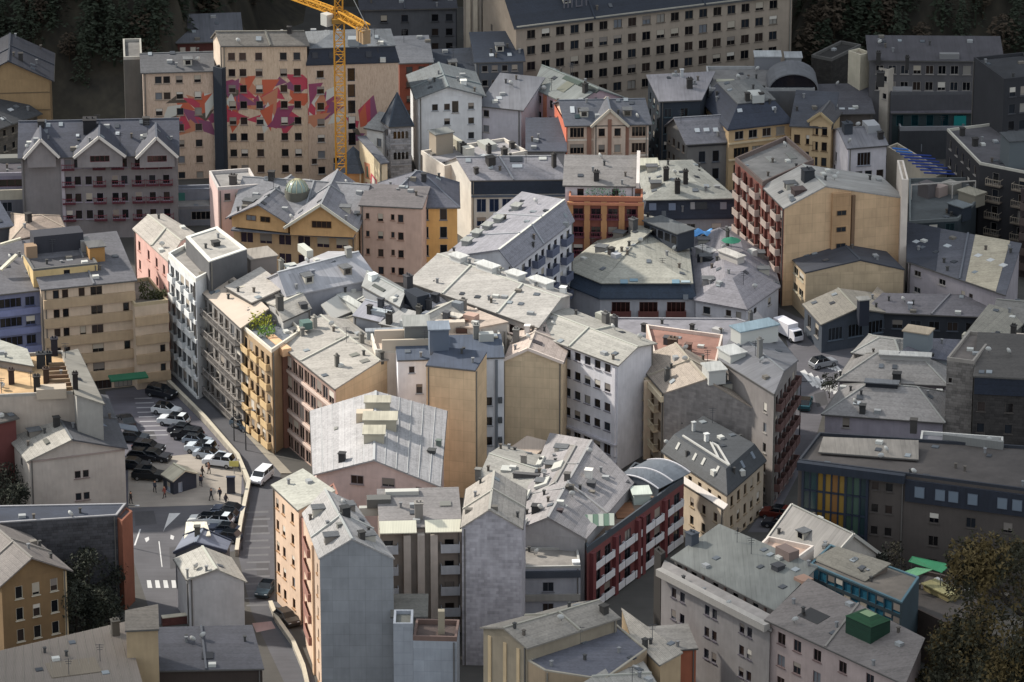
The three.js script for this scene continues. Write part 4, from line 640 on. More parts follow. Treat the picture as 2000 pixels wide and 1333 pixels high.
B('apartment_building', 'pink four storey block with an ochre wing under a slate hip roof near the middle', 'building', [
  { q: [[703, 402], [823, 408]], d: 7, by: 548, wall: '#b08f7c', roof: { t: 's', e: 0, r: 0.9, c: '#6d6a6a', m: 'slate', o: 0.2 }, f: { 0: [w_([0.12, 0.53], 4, { w: 0.6, h: 1, y0: 1.1, sh: 2.85, fc: '#8c7060' }), w_([0.33, 0.66], 4, { w: 0.9, h: 1.3, y0: 1.1, sh: 2.85, fc: '#8c7060' })] } },
  { q: [[742, 404], [893, 403]], d: 11, by: 536, wall: '#bf8a2e', roof: { t: 'h', e: 0, r: 3.6, k: 5.5, c: '#5f636c', m: 'slate', o: 0.4 }, f: { 0: [w_([0.58, 0.82], 4, { w: 1.1, h: 1.8, y0: 0.4, sh: 2.9, fc: '#5c6470' })] } },
  { q: [[822, 406], [827, 406]], d: 1, by: 538, wall: '#b9b2ac', roof: { t: 'flat', c: '#999', ph: 0.1 } }]).chim([828, 352, 0.7, 1, '#2b2c30']);
B('apartment_building', 'grey block with dark blue glazed front and cream side wall behind the long white roof', 'building', [{ q: [[868, 318], [920, 352], [1110, 350]], by: 475, wall: '#b7b3aa', roof: { t: 'g', e: 1, r: 2.2, c: '#85868a', m: 'slate', o: 0.3 }, f: { 1: [{ k: 'band', y0: 0.05, h: 2.3, d: 0.12, col: '#2a3443', tex: 'slate', name: 'blue_cladding' }, w_(7, 3, { w: 1.5, h: 2.2, y0: 3.1, sh: 3, fc: '#8f97a6', sill: false, pane: '#1a2740' }), { k: 'band', y0: 2.5, h: 0.3, d: 0.3, col: '#4a5768' }] } }]).chim([915, 300, 1.4, 1.0, '#b8b2a4'], [985, 305, 0.8, 1.2], [958, 320, 1.2, 1.1], [1082, 325, 0.6, 2], [930, 338, 0.6, 0.8]).sky([1010, 325, 1.6, 0.7], [945, 305, 1.4, 0.8], [1060, 310, 1.2, 0.6, '#d9d9d2'], [1008, 312, 2, 1, '#2a3038']);
{
  const b = B('apartment_building', 'cluttered low grey roofs with cream parapets right of the church tower', 'building', [{ q: [[822, 300], [868, 330], [1030, 300], [985, 275]], by: 420, wall: '#b5aca0', roof: { t: 'flat', c: '#8f8f90' } }]);
  b.box('parapet_wall', 890, 290, 5, 0.8, 1.4, '#c9c4b4'); b.box('stair_hut', 845, 300, 2.5, 3, 3.4, '#b3a694', { top: '#8a8c8a' }); b.box('roof_unit', 940, 290, 3, 2, 0.9, '#b9bab4'); b.sky([870, 282, 2, 0.8], [965, 282, 1.5, 0.6]); b.chim([905, 300, 0.7, 1.6], [955, 300, 0.6, 1.3], [1000, 290, 0.7, 1]);
}
{
  const b = B('apartment_building', 'brick red block with ochre pilasters and planted roof terrace', 'building', [
    { q: [[1111, 392], [1255, 394]], d: 4, by: 552, wall: '#86402c', roof: { t: 'flat', c: '#6f706c', pc: '#a35c35', ph: 0.7 }, f: { 0: [{ k: 'pier', c: [0.02, 0.25, 0.48, 0.72, 0.98], w: 0.9, h: 40, y0: 0.1, d: 0.35, col: '#ad7538' }, w_([0.13, 0.37, 0.6, 0.85], 4, { w: 1.5, h: 1.6, y0: 1.2, sh: 2.9, fc: '#5b2a35', pane: '#1a0f18' }), { k: 'band', y0: 0.2, h: 0.35, d: 0.5, col: '#b4683c' }, { k: 'balc', c: [0.13, 0.37, 0.6, 0.85], r: 4, y0: 1.2, h: 1.6, sh: 2.9, bw: 1.9, d: 0.4, col: '#6d3040', style: 'rail', ph: 0.8 }] } },
    { q: [[1104, 362], [1240, 364]], d: 8, by: 541, wall: '#c3bcc0', roof: { t: 's', e: 0, r: 1.8, c: '#83827e', m: 'slate', o: 0.4 }, f: { 0: [w_([0.22, 0.72], 1, { w: 1, h: 1.8, y0: 0.5, fc: '#62474a' })] } }]);
  const e = b.edge(b.vols[1], 1); b.chim([1165, 352, 0.8, 1.3]);
  const wg = new Geo(b.o); wg.beam(e.a.clone().setY(b.vols[1].h + 0.6).add(V(0.4, 0, 1.5)), e.b.clone().setY(b.vols[1].h + 2.6).add(V(0.4, 0, 0)), 0.5, 0.9); wg.mesh('party_wall', M('#c9bdb4'), b.g);
  const pl = thing('terrace_plants', 'row of green potted shrubs on the brick red block terrace', 'potted plants', W(1185, 392, b.vols[0].h + 0.1)); const pg = new Geo(pl.position), lg = new Geo(pl.position);
  for (let i = 0; i < 7; i++) { const p = W(1150 + i * 11, 390, b.vols[0].h + 0.02).add(V(0, 0, -0.6)); pg.box(p, V(1, 0, 0), 0.5, 0.45, 0.5); for (let k = 0; k < 26; k++) { const q = p.clone().add(V((rnd() - 0.5) * 1, 0.5 + rnd() * 1.1, (rnd() - 0.5) * 0.8)), u = V(rnd() - 0.5, rnd() - 0.5, rnd() - 0.5).normalize().multiplyScalar(0.22), w = V(rnd() - 0.5, rnd() - 0.5, rnd() - 0.5).normalize().multiplyScalar(0.22); lg.poly([q, q.clone().add(u), q.clone().add(w)]); } }
  pg.mesh('pot', M('#7c4a30'), pl); lg.mesh('foliage', M('#3a6a4a', '', 0.9, 0, { side: 2 }), pl);
}
{
  const b = B('apartment_building', 'pale grey roofed block with navy mansard storey in upper middle', 'building', [{ q: [[1257, 430], [1440, 426], [1352, 350], [1240, 352]], by: 480, wall: '#8d8f95', roof: { t: 'm', r: 2.9, in: 0.5, c: '#323b4c', m: 'slate', r2: 1.3, in2: 4.5, lip: 0.5, c2: '#95958e', m2: 'slate', o: 0.3 }, f: { 0: [w_([0.25, 0.5, 0.78], 1, { w: 1.6, h: 1.4, y0: 0.8 })] } }]);
  b.sky([1275, 404, 1.1, 1.1, '#7f8ca6'], [1313, 404, 1.1, 1.1, '#7f8ca6'], [1370, 402, 1.8, 1.1, '#15181f'], [1353, 402, 0.7, 1.1, '#a7a6a6'], [1413, 402, 1, 1.1, '#9a9ca6']);
  b.chim([1301, 352, 0.8, 1.9], [1339, 358, 0.7, 2.0], [1323, 376, 0.8, 2.0]); b.box('roof_hut', 1260, 331, 4.2, 3.2, 0.6, '#c9c8b6', { top: '#dcdac6' });
  b.box('party_wall', 1241, 380, 0.5, 9, 1.3, '#c8c2ba');
}
{
  const b = B('apartment_building', 'long red brick balcony block with white sheet roof and tan windowless gable', 'building', [
    { q: [[1490, 366], [1532, 408], [1765, 388]], by: 598, wall: '#874838', roof: { t: 'g', e: 0, r: 2.9, fr: 0.66, c: '#9c9d98', m: 'zinc', o: 0.15 }, uvn: {}, f: { 0: [w_(4, 5, { w: 1.0, h: 1.6, y0: 0.7, sh: 2.75, fc: '#a98a80', ml: 0.3, mr: 0.3 }), { k: 'balc', c: 2, r: 5, y0: 0.7, h: 1.6, sh: 2.75, bw: 2.6, d: 0.8, col: '#a89488', ph: 0.9 }, { k: 'pier', c: 3, w: 0.6, h: 40, y0: 0.1, d: 0.4, col: '#753527' }] } },
    { q: [[1436, 316], [1489.5, 364], [1590, 320]], by: 557, wall: '#874838', roof: { t: 'flat', c: '#7e7e7b', pc: '#6d5a52', ph: 0.7 }, f: { 0: [w_(6, 5, { w: 1.0, h: 1.6, y0: 0.7, sh: 2.75, fc: '#a98a80', ml: 0.3, mr: 0.3 }), { k: 'balc', c: 3, r: 5, y0: 0.7, h: 1.6, sh: 2.75, bw: 2.6, d: 0.8, col: '#a89488', ph: 0.9 }, { k: 'pier', c: 4, w: 0.6, h: 40, y0: 0.1, d: 0.4, col: '#753527' }] } }]);
  // tan rendered party wall set against the gable
  const v = b.vols[0], E = b.edge(v, 1), g = new Geo(b.o), P = (x, y) => E.a.clone().addScaledVector(E.d, x * E.L).addScaledVector(E.n, 0.05).setY(y);
  g.poly([P(0, 0), P(1, 0), P(1, v.h), P(0.34, v.h + 2.85), P(0, v.h)]); g.mesh('party_wall', M('#c49e6e', 'panel'), b.g);
  new Geo(b.o).box(E.a.clone().addScaledVector(E.d, E.L * 0.47).addScaledVector(E.n, 0.3).setY(v.base), E.d, 2.9, v.h + 1.9, 0.7).mesh('light_shaft', M('#a9804f', 'panel'), b.g);
  new Geo(b.o).box(E.a.clone().addScaledVector(E.d, E.L * 0.575).addScaledVector(E.n, 0.2).setY(v.base), E.d, 0.5, v.h + 1.3, 0.45).mesh('duct', M('#7b5a38'), b.g);
  for (let r = 0; r < 3; r++) { const m = mesh('window', windowGeo(1.5, 0.8, false, 1), M('#6a5238', '', 0.6), b.g); m.position.copy(P(0.47, v.h - 1.2 - r * 2.6)).addScaledVector(E.n, 0.72).sub(b.o); m.rotation.y = Math.atan2(-E.d.z, E.d.x); const p = mesh('pane', paneGeo(1.48, 0.78), PANES[2], m); p.position.z = -0.06; }
  b.chim([1578, 350, 1.6, 1.5, '#2f333a'], [1560, 375, 1.8, 0.5, '#4a3a38']); b.sky([1505, 312, 2.5, 1, '#a9a9a6'], [1545, 305, 3, 1, '#93938f']);
}
B('commercial_building', 'low tan hall with chevron parapet and dark roof below the tan gable', 'building', [{ q: [[1537, 496], [1574, 534], [1766, 528]], by: 622, wall: '#b39a74', wt: 'panel', roof: { t: 'g', e: 0, r: 1.7, c: '#3e434c', m: 'zinc', o: 0.1, fr: 0.45, vc: '#a8946f', ve: [0] }, f: { 0: [w_(3, 2, { w: 2, h: 1.2, y0: 0.6, sh: 2.6, fc: '#aaa594' })] } }]);
{
  const b = B('commercial_building', 'small beige roofed building with navy front at the street below the tan hall', 'building', [{ q: [[1572, 596], [1606, 634], [1738, 612]], by: 690, wall: '#3c4654', roof: { t: 'g', e: 0, r: 1.5, c: '#8e8b7f', m: 'slate', o: 0.3 }, f: { 1: [w_(3, 1, { w: 2.4, h: 2, y0: 0.8, fc: '#55606c' })], 0: [w_(2, 1, { w: 1.6, h: 2, y0: 0.8 })] } }]);
  b.box('lift_shaft', 1676, 628, 1.2, 1.5, 3.4, '#2b3140', { top: '#b4b2ac' });
}
{
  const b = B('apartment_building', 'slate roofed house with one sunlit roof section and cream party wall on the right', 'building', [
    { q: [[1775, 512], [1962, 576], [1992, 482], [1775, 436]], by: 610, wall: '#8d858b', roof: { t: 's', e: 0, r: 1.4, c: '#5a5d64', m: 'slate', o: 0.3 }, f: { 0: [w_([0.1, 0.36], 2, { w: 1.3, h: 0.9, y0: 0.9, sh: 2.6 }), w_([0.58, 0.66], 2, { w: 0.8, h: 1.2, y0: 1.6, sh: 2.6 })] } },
    { q: [[1762, 352], [1775, 352]], d: 9, by: 585, wall: '#c4b5a6', roof: { t: 'flat', c: '#aaa08f', ph: 0.1, pc: '#d0c2b2' } },
    { q: [[1776, 438], [1872, 432], [1908, 398], [1902, 352], [1776, 354]], by: 540, wall: '#25323a', roof: { t: 'flat', c: '#4e5456', pc: '#5f6667' }, f: { 0: [w_(5, 2, { w: 1.4, h: 1.8, y0: 0.3, sh: 2.8, fc: '#2b474a', pane: '#122429', sill: false })] } }]);
  // slate roof sections: pale one has sunlight painted in, the other is navy
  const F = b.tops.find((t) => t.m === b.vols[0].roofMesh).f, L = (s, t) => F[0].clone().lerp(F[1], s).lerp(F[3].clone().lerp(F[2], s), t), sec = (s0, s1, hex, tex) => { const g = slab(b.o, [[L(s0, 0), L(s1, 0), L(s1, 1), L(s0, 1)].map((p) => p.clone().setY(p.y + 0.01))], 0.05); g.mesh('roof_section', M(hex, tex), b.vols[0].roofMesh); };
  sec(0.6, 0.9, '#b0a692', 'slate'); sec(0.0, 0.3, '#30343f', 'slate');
  b.sky([1790, 473, 0.9, 0.9], [1851, 481, 1, 0.9], [1911, 500, 0.9, 1, '#e6e6e4'], [1935, 509, 0.9, 1, '#e6e6e4'], [1960, 519, 1, 1, '#e6e6e4']);
  b.box('terrace_unit', 1825, 384, 2, 2, 1.6, '#b7a49c'); b.box('terrace_unit', 1803, 386, 2.2, 2, 2.2, '#6d6668'); b.box('terrace_unit', 1850, 378, 2.4, 2, 1.6, '#a5a199'); b.box('terrace_unit', 1888, 395, 3.4, 2.4, 1.4, '#a39c8c', { top: '#b7b09e' }); b.box('terrace_unit', 1866, 422, 3.0, 2, 1.6, '#2b3542', { top: '#7d8488' });
  const pg = new Geo(b.o), h = b.vols[2].h; for (const [x, y] of [[1780, 360], [1860, 358], [1905, 352]]) { const p = W(x, y + 30, h); pg.beam(p, p.clone().setY(h + 2.4), 0.16); } pg.beam(W(1780, 390, h).setY(h + 2.4), W(1905, 382, h).setY(h + 2.4), 0.16); pg.mesh('pergola', M('#a39c93'), b.g);
}
B('house', 'navy fronted house with long grey slate roof right of the street truck', 'house', [{ q: [[1692, 610], [1924, 620], [1958, 582], [1726, 576]], by: 668, wall: '#2d323c', roof: { t: 's', e: 0, r: 0.9, c: '#6d6c70', m: 'slate', o: 0.3 }, f: { 0: [w_(6, 1, { w: 1.6, h: 1.4, y0: 1, fc: '#4c525c' })] } }, { q: [[1690, 606], [1704, 612], [1730, 578]], by: 664, wall: '#a59b88', roof: { t: 's', e: 1, r: 0.4, c: '#a59b88', m: 'slate' } }]).chim([1778, 604, 0.6, 0.9, '#8c8f96']);
B('commercial_building', 'low grey roofed annexe with teal panel between the lilac building and yellow hotel', 'building', [{ q: [[340, 410], [414, 408]], d: 6, by: 442, wall: '#6d727c', roof: { t: 'flat', c: '#85847f', pc: '#77777a' }, f: { 0: [w_([0.7], 1, { w: 3, h: 1.4, y0: 0.4 })] } }, { q: [[340, 376], [412, 374]], d: 2, by: 424, wall: '#737884', roof: { t: 'flat', c: '#77777a' }, f: { 0: [{ k: 'pier', c: [0.14], w: 1.7, h: 2.6, y0: 0.1, d: 0.1, col: '#1f7a70', name: 'teal_panel' }] } }]);
// ---------- left middle ----------
{
  const bands = (n, sh) => ({ k: 'band', r: n, sh, y0: 1.55, h: 1.35, d: 0.45, col: '#a08663', name: 'balcony_band' });
  const b = B('apartment_building', 'beige banded apartment block with blue left half and stepped end by car park', 'building', [
    { q: [[83, 566], [262, 548]], d: 13, by: 772, wall: '#b39c82', roof: { t: 's', e: 0, r: 2.6, c: '#66676b', m: 'slate', o: 0.35 }, f: { 0: [w_([0.14, 0.24], 5, { w: 0.9, h: 1.6, y0: 0.3, sh: 2.9, fc: '#6f5a48' }), w_([0.58], 5, { w: 1.7, h: 1.5, y0: 0.3, sh: 2.9, fc: '#6a5b4e' }), w_([0.42, 0.9], 5, { w: 0.9, h: 1.5, y0: 0.3, sh: 2.9, fc: '#6f5a48', skip: (i, r) => (i + r) % 2 > 0 }), bands(5, 2.9), w_(4, 1, { w: 2.6, h: 2.6, y0: 14.6, fc: '#3c3f44', sill: false })] } },
    { q: [[-60, 582], [82.5, 566]], d: 13, by: 775, wall: '#646a88', roof: { t: 's', e: 0, r: 2.6, c: '#66676b', m: 'slate', o: 0.35 }, f: { 0: [w_([0.55], 5, { w: 3.2, h: 1.4, y0: 0.8, sh: 2.9, fc: '#4a5172', sill: false }), w_([0.82], 5, { w: 1.4, h: 1.4, y0: 0.8, sh: 2.9, fc: '#4a5172' }), { k: 'band', r: 4, sh: 2.9, y0: 2.5, h: 0.9, d: 0.25, col: '#6d75a0' }] } },
    { q: [[262.5, 600], [328, 592]], d: 10, by: 762, wall: '#b39c82', roof: { t: 'flat', c: '#7a756b', pc: '#9d8a66' }, f: { 0: [w_([0.8], 4, { w: 0.8, h: 1.4, y0: 0.4, sh: 2.9, fc: '#6f5a48', skip: (i, r) => r < 2 }), { k: 'band', r: 4, sh: 2.9, y0: 1.5, h: 1.35, d: 0.4, col: '#a08663', name: 'balcony_band' }] } },
    { q: [[64, 530], [190, 517]], d: 7, by: 758, wall: '#b89b5c', roof: { t: 'flat', c: '#4e4f52', pc: '#5b5a58', ph: 0.3 }, f: { 0: [w_([0.52], 1, { w: 0.9, h: 2.0, y0: 0.3, fc: '#3b2c22' }), w_([0.98], 1, { w: 0.8, h: 1.2, y0: 0.4 })] } }]);
  b.box('louvre_screen', 115, 492, 7.2, 3, 2.6, '#3c3d47', { tex: 'sheet', sink: 0.1 }); b.box('roof_unit', 168, 492, 1.4, 2, 1.6, '#9c9a96'); b.box('stair_hut', 190, 512, 2.2, 2.5, 2.2, '#b98b54', { top: '#6c6c6c' }); b.box('chimney_wall', 62, 505, 1.6, 1.6, 1.8, '#a88c72');
  const v = b.vols[0], E = b.edge(v, 0); { const ag = new Geo(b.o); ag.box(W(250, 738, 3.4), E.d, 5.4, 0.25, 2.2); ag.mesh('awning', M('#1d5c42', 'sheet', 0.8), b.g); }
  const vg = new Geo(b.o); vg.beam(W(0, 478, v.h + 2.4), W(40, 466, v.h + 3.2), 0.5, 0.3); vg.beam(W(0, 528, v.h + 1), W(32, 498, v.h + 2.6), 0.6, 0.3); vg.mesh('verge_board', M('#c7c2b0', 'slate'), b.g);
  const pl = thing('terrace_hedge', 'dark hedge on the stepped terrace of the beige banded block', 'hedge', W(295, 592, b.vols[2].h)), lg = new Geo(pl.position);
  for (let k = 0; k < 500; k++) { const f = rnd(), q = W(272 + f * 52, 586, b.vols[2].h).add(V(0, rnd() * (f < 0.35 ? 2.6 : 1.3), (rnd() - 0.5) * 1.2 - 0.4)), u = V(rnd() - 0.5, rnd() - 0.5, rnd() - 0.5).multiplyScalar(0.7), w = V(rnd() - 0.5, rnd() - 0.5, rnd() - 0.5).multiplyScalar(0.7); lg.poly([q, q.clone().add(u), q.clone().add(w)]); }
  lg.mesh('foliage', M('#3a3d20', '', 0.9, 0, { side: 2 }), pl);
}
// ---------- the row along the street ----------
B('apartment_building', 'pink narrow apartment house with pale roof at the top of the street row', 'building', [{ q: [[262, 448], [327, 510], [377, 456], [318, 421]], k: 1, by: 728, wall: '#d3a094', roof: { t: 'g', e: 0, r: 0.9, c: '#aaa79c', m: 'slate', o: 0.3 }, f: { 0: [w_([0.14, 0.42, 0.66, 0.88], 5, { w: 0.9, h: 1.5, y0: 1.2, sh: 2.9, fc: '#9a6f66' })] } }]);
{
  const b = B('apartment_building', 'white grid facade apartment house with boxy rooftop storey, next to the pink one', 'building', [
    { q: [[328, 502], [382, 552], [470, 506], [414, 456]], k: 1, by: 780, wall: '#bfc1c2', roof: { t: 'flat', c: '#8b8a84', pc: '#c7c6bf', ph: 0.6 }, f: { 0: [w_(5, 6, { w: 1.5, h: 1.9, y0: 0.9, sh: 2.9, fc: '#9da0a2', sill: false }), { k: 'band', r: 6, sh: 2.9, y0: 2.85, h: 0.6, d: 0.25, col: '#c9cbcb' }, { k: 'balc', c: 3, r: 6, y0: 0.9, h: 1.9, sh: 2.9, bw: 2, d: 0.7, col: '#c4c6c6', ph: 0.8 }] } },
    { q: [[362, 464], [408, 513], [482, 488], [424, 444]], k: 1, by: 775, wall: '#57575a', roof: { t: 'flat', c: '#a5a49c', pc: '#bdbbb2', ph: 0.15, pt: 0.6 } }]);
  b.box('roof_hut', 365, 492, 2.6, 2, 0.9, '#ddddd8'); b.chim([421, 480, 1, 0.6, '#333']);
}
{
  const b = B('apartment_building', 'dark grey balcony apartment house with cream roof strip in the street row', 'building', [
    { q: [[382, 558], [471, 640], [520, 606], [436, 530]], k: 1, by: 842, wall: '#77726e', roof: { t: 's', e: 0, r: 1.2, c: '#b7ac9b', m: 'sheet', o: 0.3 }, f: { 0: [w_(8, 6, { w: 1.4, h: 1.9, y0: 0.8, sh: 3, fc: '#8e8780', sill: false, ml: 0.3, mr: 0.3 }), { k: 'balc', c: 8, r: 6, y0: 0.8, h: 1.9, sh: 3, bw: 2.4, d: 1.0, col: '#4f4b49', style: 'rail', rc: '#8f8a86', ml: 0.3, mr: 0.3 }] } }]);
  b.chim([450, 500, 1, 1.2, '#857a72'], [470, 498, 0.7, 1.4]); b.box('roof_hut', 480, 525, 4, 4, 2, '#a39a94', { top: '#b4aba2' });
  b.box('parapet_wall', 462, 572, 0.5, 6, 0.8, '#cfc7b6');
}
{
  const b = B('apartment_building', 'narrow yellow balconied house with planted roof terrace in the street row', 'building', [
    { q: [[472, 642], [530, 690], [590, 650], [535, 600]], k: 1, by: 888, wall: '#9c7f58', roof: { t: 'flat', c: '#6c7378', pc: '#c7bba6', ph: 0.5 }, f: { 0: [w_(5, 6, { w: 1.2, h: 1.9, y0: 0.8, sh: 2.9, fc: '#c0a67f', sill: false, ml: 0.3, mr: 0.3 }), { k: 'balc', c: 3, r: 6, y0: 0.8, h: 1.9, sh: 2.9, bw: 2.4, d: 0.6, col: '#b9985f', ph: 0.8, ml: 0.3, mr: 0.3 }] } }]);
  const pl = thing('roof_garden', 'yellow green shrubs and dark pots on the narrow yellow house terrace', 'plants', W(508, 648, b.vols[0].h));
  for (const [x, y, c, n, r] of [[509, 640, '#8a8c2a', 260, 1.5], [520, 655, '#5c7a30', 160, 1.1], [479, 606, '#b08a2a', 120, 0.9], [495, 622, '#22324a', 120, 1.1]]) { const lg = new Geo(pl.position), o = W(x, y, b.vols[0].h); for (let k = 0; k < n; k++) { const q = o.clone().add(V((rnd() - 0.5) * 2 * r, rnd() * r * 1.2, (rnd() - 0.5) * 2 * r)), u = V(rnd() - 0.5, rnd() - 0.5, rnd() - 0.5).multiplyScalar(0.7), w = V(rnd() - 0.5, rnd() - 0.5, rnd() - 0.5).multiplyScalar(0.7); lg.poly([q, q.clone().add(u), q.clone().add(w)]); } lg.mesh('foliage', M(c, '', 0.9, 0, { side: 2 }), pl); }
}
{
  const b = B('apartment_building', 'brown apartment house with tan gable and big pale roof in the street row', 'building', [
    { q: [[532, 660], [655, 760], [776, 702], [668, 620]], k: 1, by: 955, wall: '#8b6f63', roof: { t: 'g', e: 0, r: 1.0, fr: 0.3, c: '#a6a49b', m: 'slate', o: 0.3 }, f: { 0: [w_(9, 5, { w: 1.7, h: 2.0, y0: 0.8, sh: 2.95, fc: '#b8a193', sill: false, ml: 2.5, mr: 0.4 }), { k: 'band', r: 5, sh: 2.95, y0: 2.85, h: 0.4, d: 0.2, col: '#b9a294' }, { k: 'pier', c: [0.06, 0.14, 0.22], w: 0.8, h: 60, y0: 0.2, d: 0.7, col: '#7a4d38' }] } }]);
  const v = b.vols[0], E = b.edge(v, 1), g = new Geo(b.o), P = (x, y) => E.a.clone().addScaledVector(E.d, x * E.L).addScaledVector(E.n, 0.05).setY(y);
  g.poly([P(0, 0), P(1, 0), P(1, v.h), P(0.7, v.h + 0.9), P(0, v.h)]); g.mesh('party_wall', M('#c9a878', 'panel'), b.g);
  const F = b.edge(v, 0); for (const [f, w] of [[0.04, 1.2], [0.14, 2.6], [0.24, 2.2]]) new Geo(b.o).box(F.a.clone().addScaledVector(F.d, f * F.L).addScaledVector(F.n, 0.5).setY(v.h - 0.5), F.d, w, 1.1, 1.3).mesh('balcony', M('#d6a164'), b.g);
  b.chim([614, 640, 0.6, 1.5, '#86827a'], [706, 670, 0.6, 1.3, '#6a6862'], [658, 716, 0.5, 1.5, '#54524c'], [590, 656, 0.5, 1.1, '#6a6862'], [745, 702, 0.5, 1, '#44433f']); b.sky([664, 664, 0.9, 1, '#8d8c86'], [692, 694, 1, 1.2, '#8d8c86'], [712, 706, 1, 1.2, '#8f8e88'], [742, 692, 1.8, 1.2, '#c9cbc9']);
}
// ---------- cluster of roofs behind the row ----------
{
  const b = B('house', 'pale single slope roof with long dark edge in the cluster behind the street row', 'house', [{ q: [[442, 562], [492, 592], [556, 562], [508, 526]], by: 780, wall: '#6d6763', roof: { t: 's', e: 0, r: 0.7, c: '#b2afa6', m: 'slate', o: 0.2 } }]);
}
{
  const b = B('house', 'gabled roof house with pale left slope and bluish right slope in the roof cluster', 'house', [{ q: [[520, 545], [560, 578], [735, 545], [640, 494]], by: 770, wall: '#8a8a92', roof: { t: 'g', e: 1, r: 2.4, fr: 0.62, c: '#a3a5a8', m: 'zinc', o: 0.2 } }]);
  b.chim([549, 530, 0.6, 1.6, '#6d6a62'], [610, 540, 0.5, 0.9, '#6b6f7a'], [680, 500, 0.8, 1.2, '#7c7a74']); b.box('roof_hut', 562, 534, 2.6, 1.4, 0.8, '#cfd2cc', { top: '#dedfd8' }); b.box('raised_ridge', 590, 490, 3.4, 1, 0.5, '#d8d8ce');
}
{
  const b = B('house', 'small pale hipped roof with two tall dark chimneys in the roof cluster', 'house', [{ q: [[515, 590], [553, 628], [606, 604], [566, 568]], by: 800, wall: '#9a9896', roof: { t: 'g', e: 1, r: 1.1, fr: 0.6, c: '#b0ada2', m: 'slate', o: 0.2 } }, { q: [[520, 632], [556, 652], [640, 610], [604, 596]], by: 792, wall: '#87888c', roof: { t: 'flat', c: '#8b8a90', pc: '#9a9a98', ph: 0.3 } }]);
  b.chim([546, 604, 0.9, 1.9, '#4a4845'], [617, 606, 0.9, 1.5, '#34353a'], [592, 600, 1, 0.5, '#3b3c40']); b.box('roof_tarp', 588, 634, 1.6, 1.4, 0.4, '#5e7a74');
}
{
  const b = B('house', 'pair of pale pitched roof strips in the middle of the roof cluster', 'house', [
    { q: [[630, 596], [650, 624], [740, 586], [706, 556]], by: 790, wall: '#7b7c84', roof: { t: 's', e: 1, r: 1.2, c: '#b4b4ac', m: 'sheet', o: 0.2 } },
    { q: [[636, 628], [668, 656], [790, 622], [760, 588]], by: 805, wall: '#8d8a84', roof: { t: 'g', e: 1, r: 0.9, c: '#a7a294', m: 'slate', o: 0.2 } }]);
  b.box('raised_rooflight', 680, 600, 6, 0.9, 0.8, '#cfd0cb', { top: '#d9dad4' }); b.sky([770, 606, 4, 1, '#bcc2c6'], [745, 612, 3, 0.8, '#454a58']);
}
{
  const b = B('house', 'low roof with lean-to glass strips beside the dark courtyard of the roof cluster', 'house', [{ q: [[708, 560], [780, 600], [800, 572], [728, 532]], by: 790, wall: '#85878b', roof: { t: 'g', e: 0, r: 1.0, c: '#8d918f', m: 'zinc', o: 0.2 } }]);
  b.chim([728, 545, 1, 0.7, '#d9dfdd'], [797, 556, 1, 1.3, '#3a3a40']); b.box('roof_unit', 802, 592, 3.4, 2, 1.4, '#1d2634'); b.sky([740, 563, 3, 0.5, '#3e4442']);
}
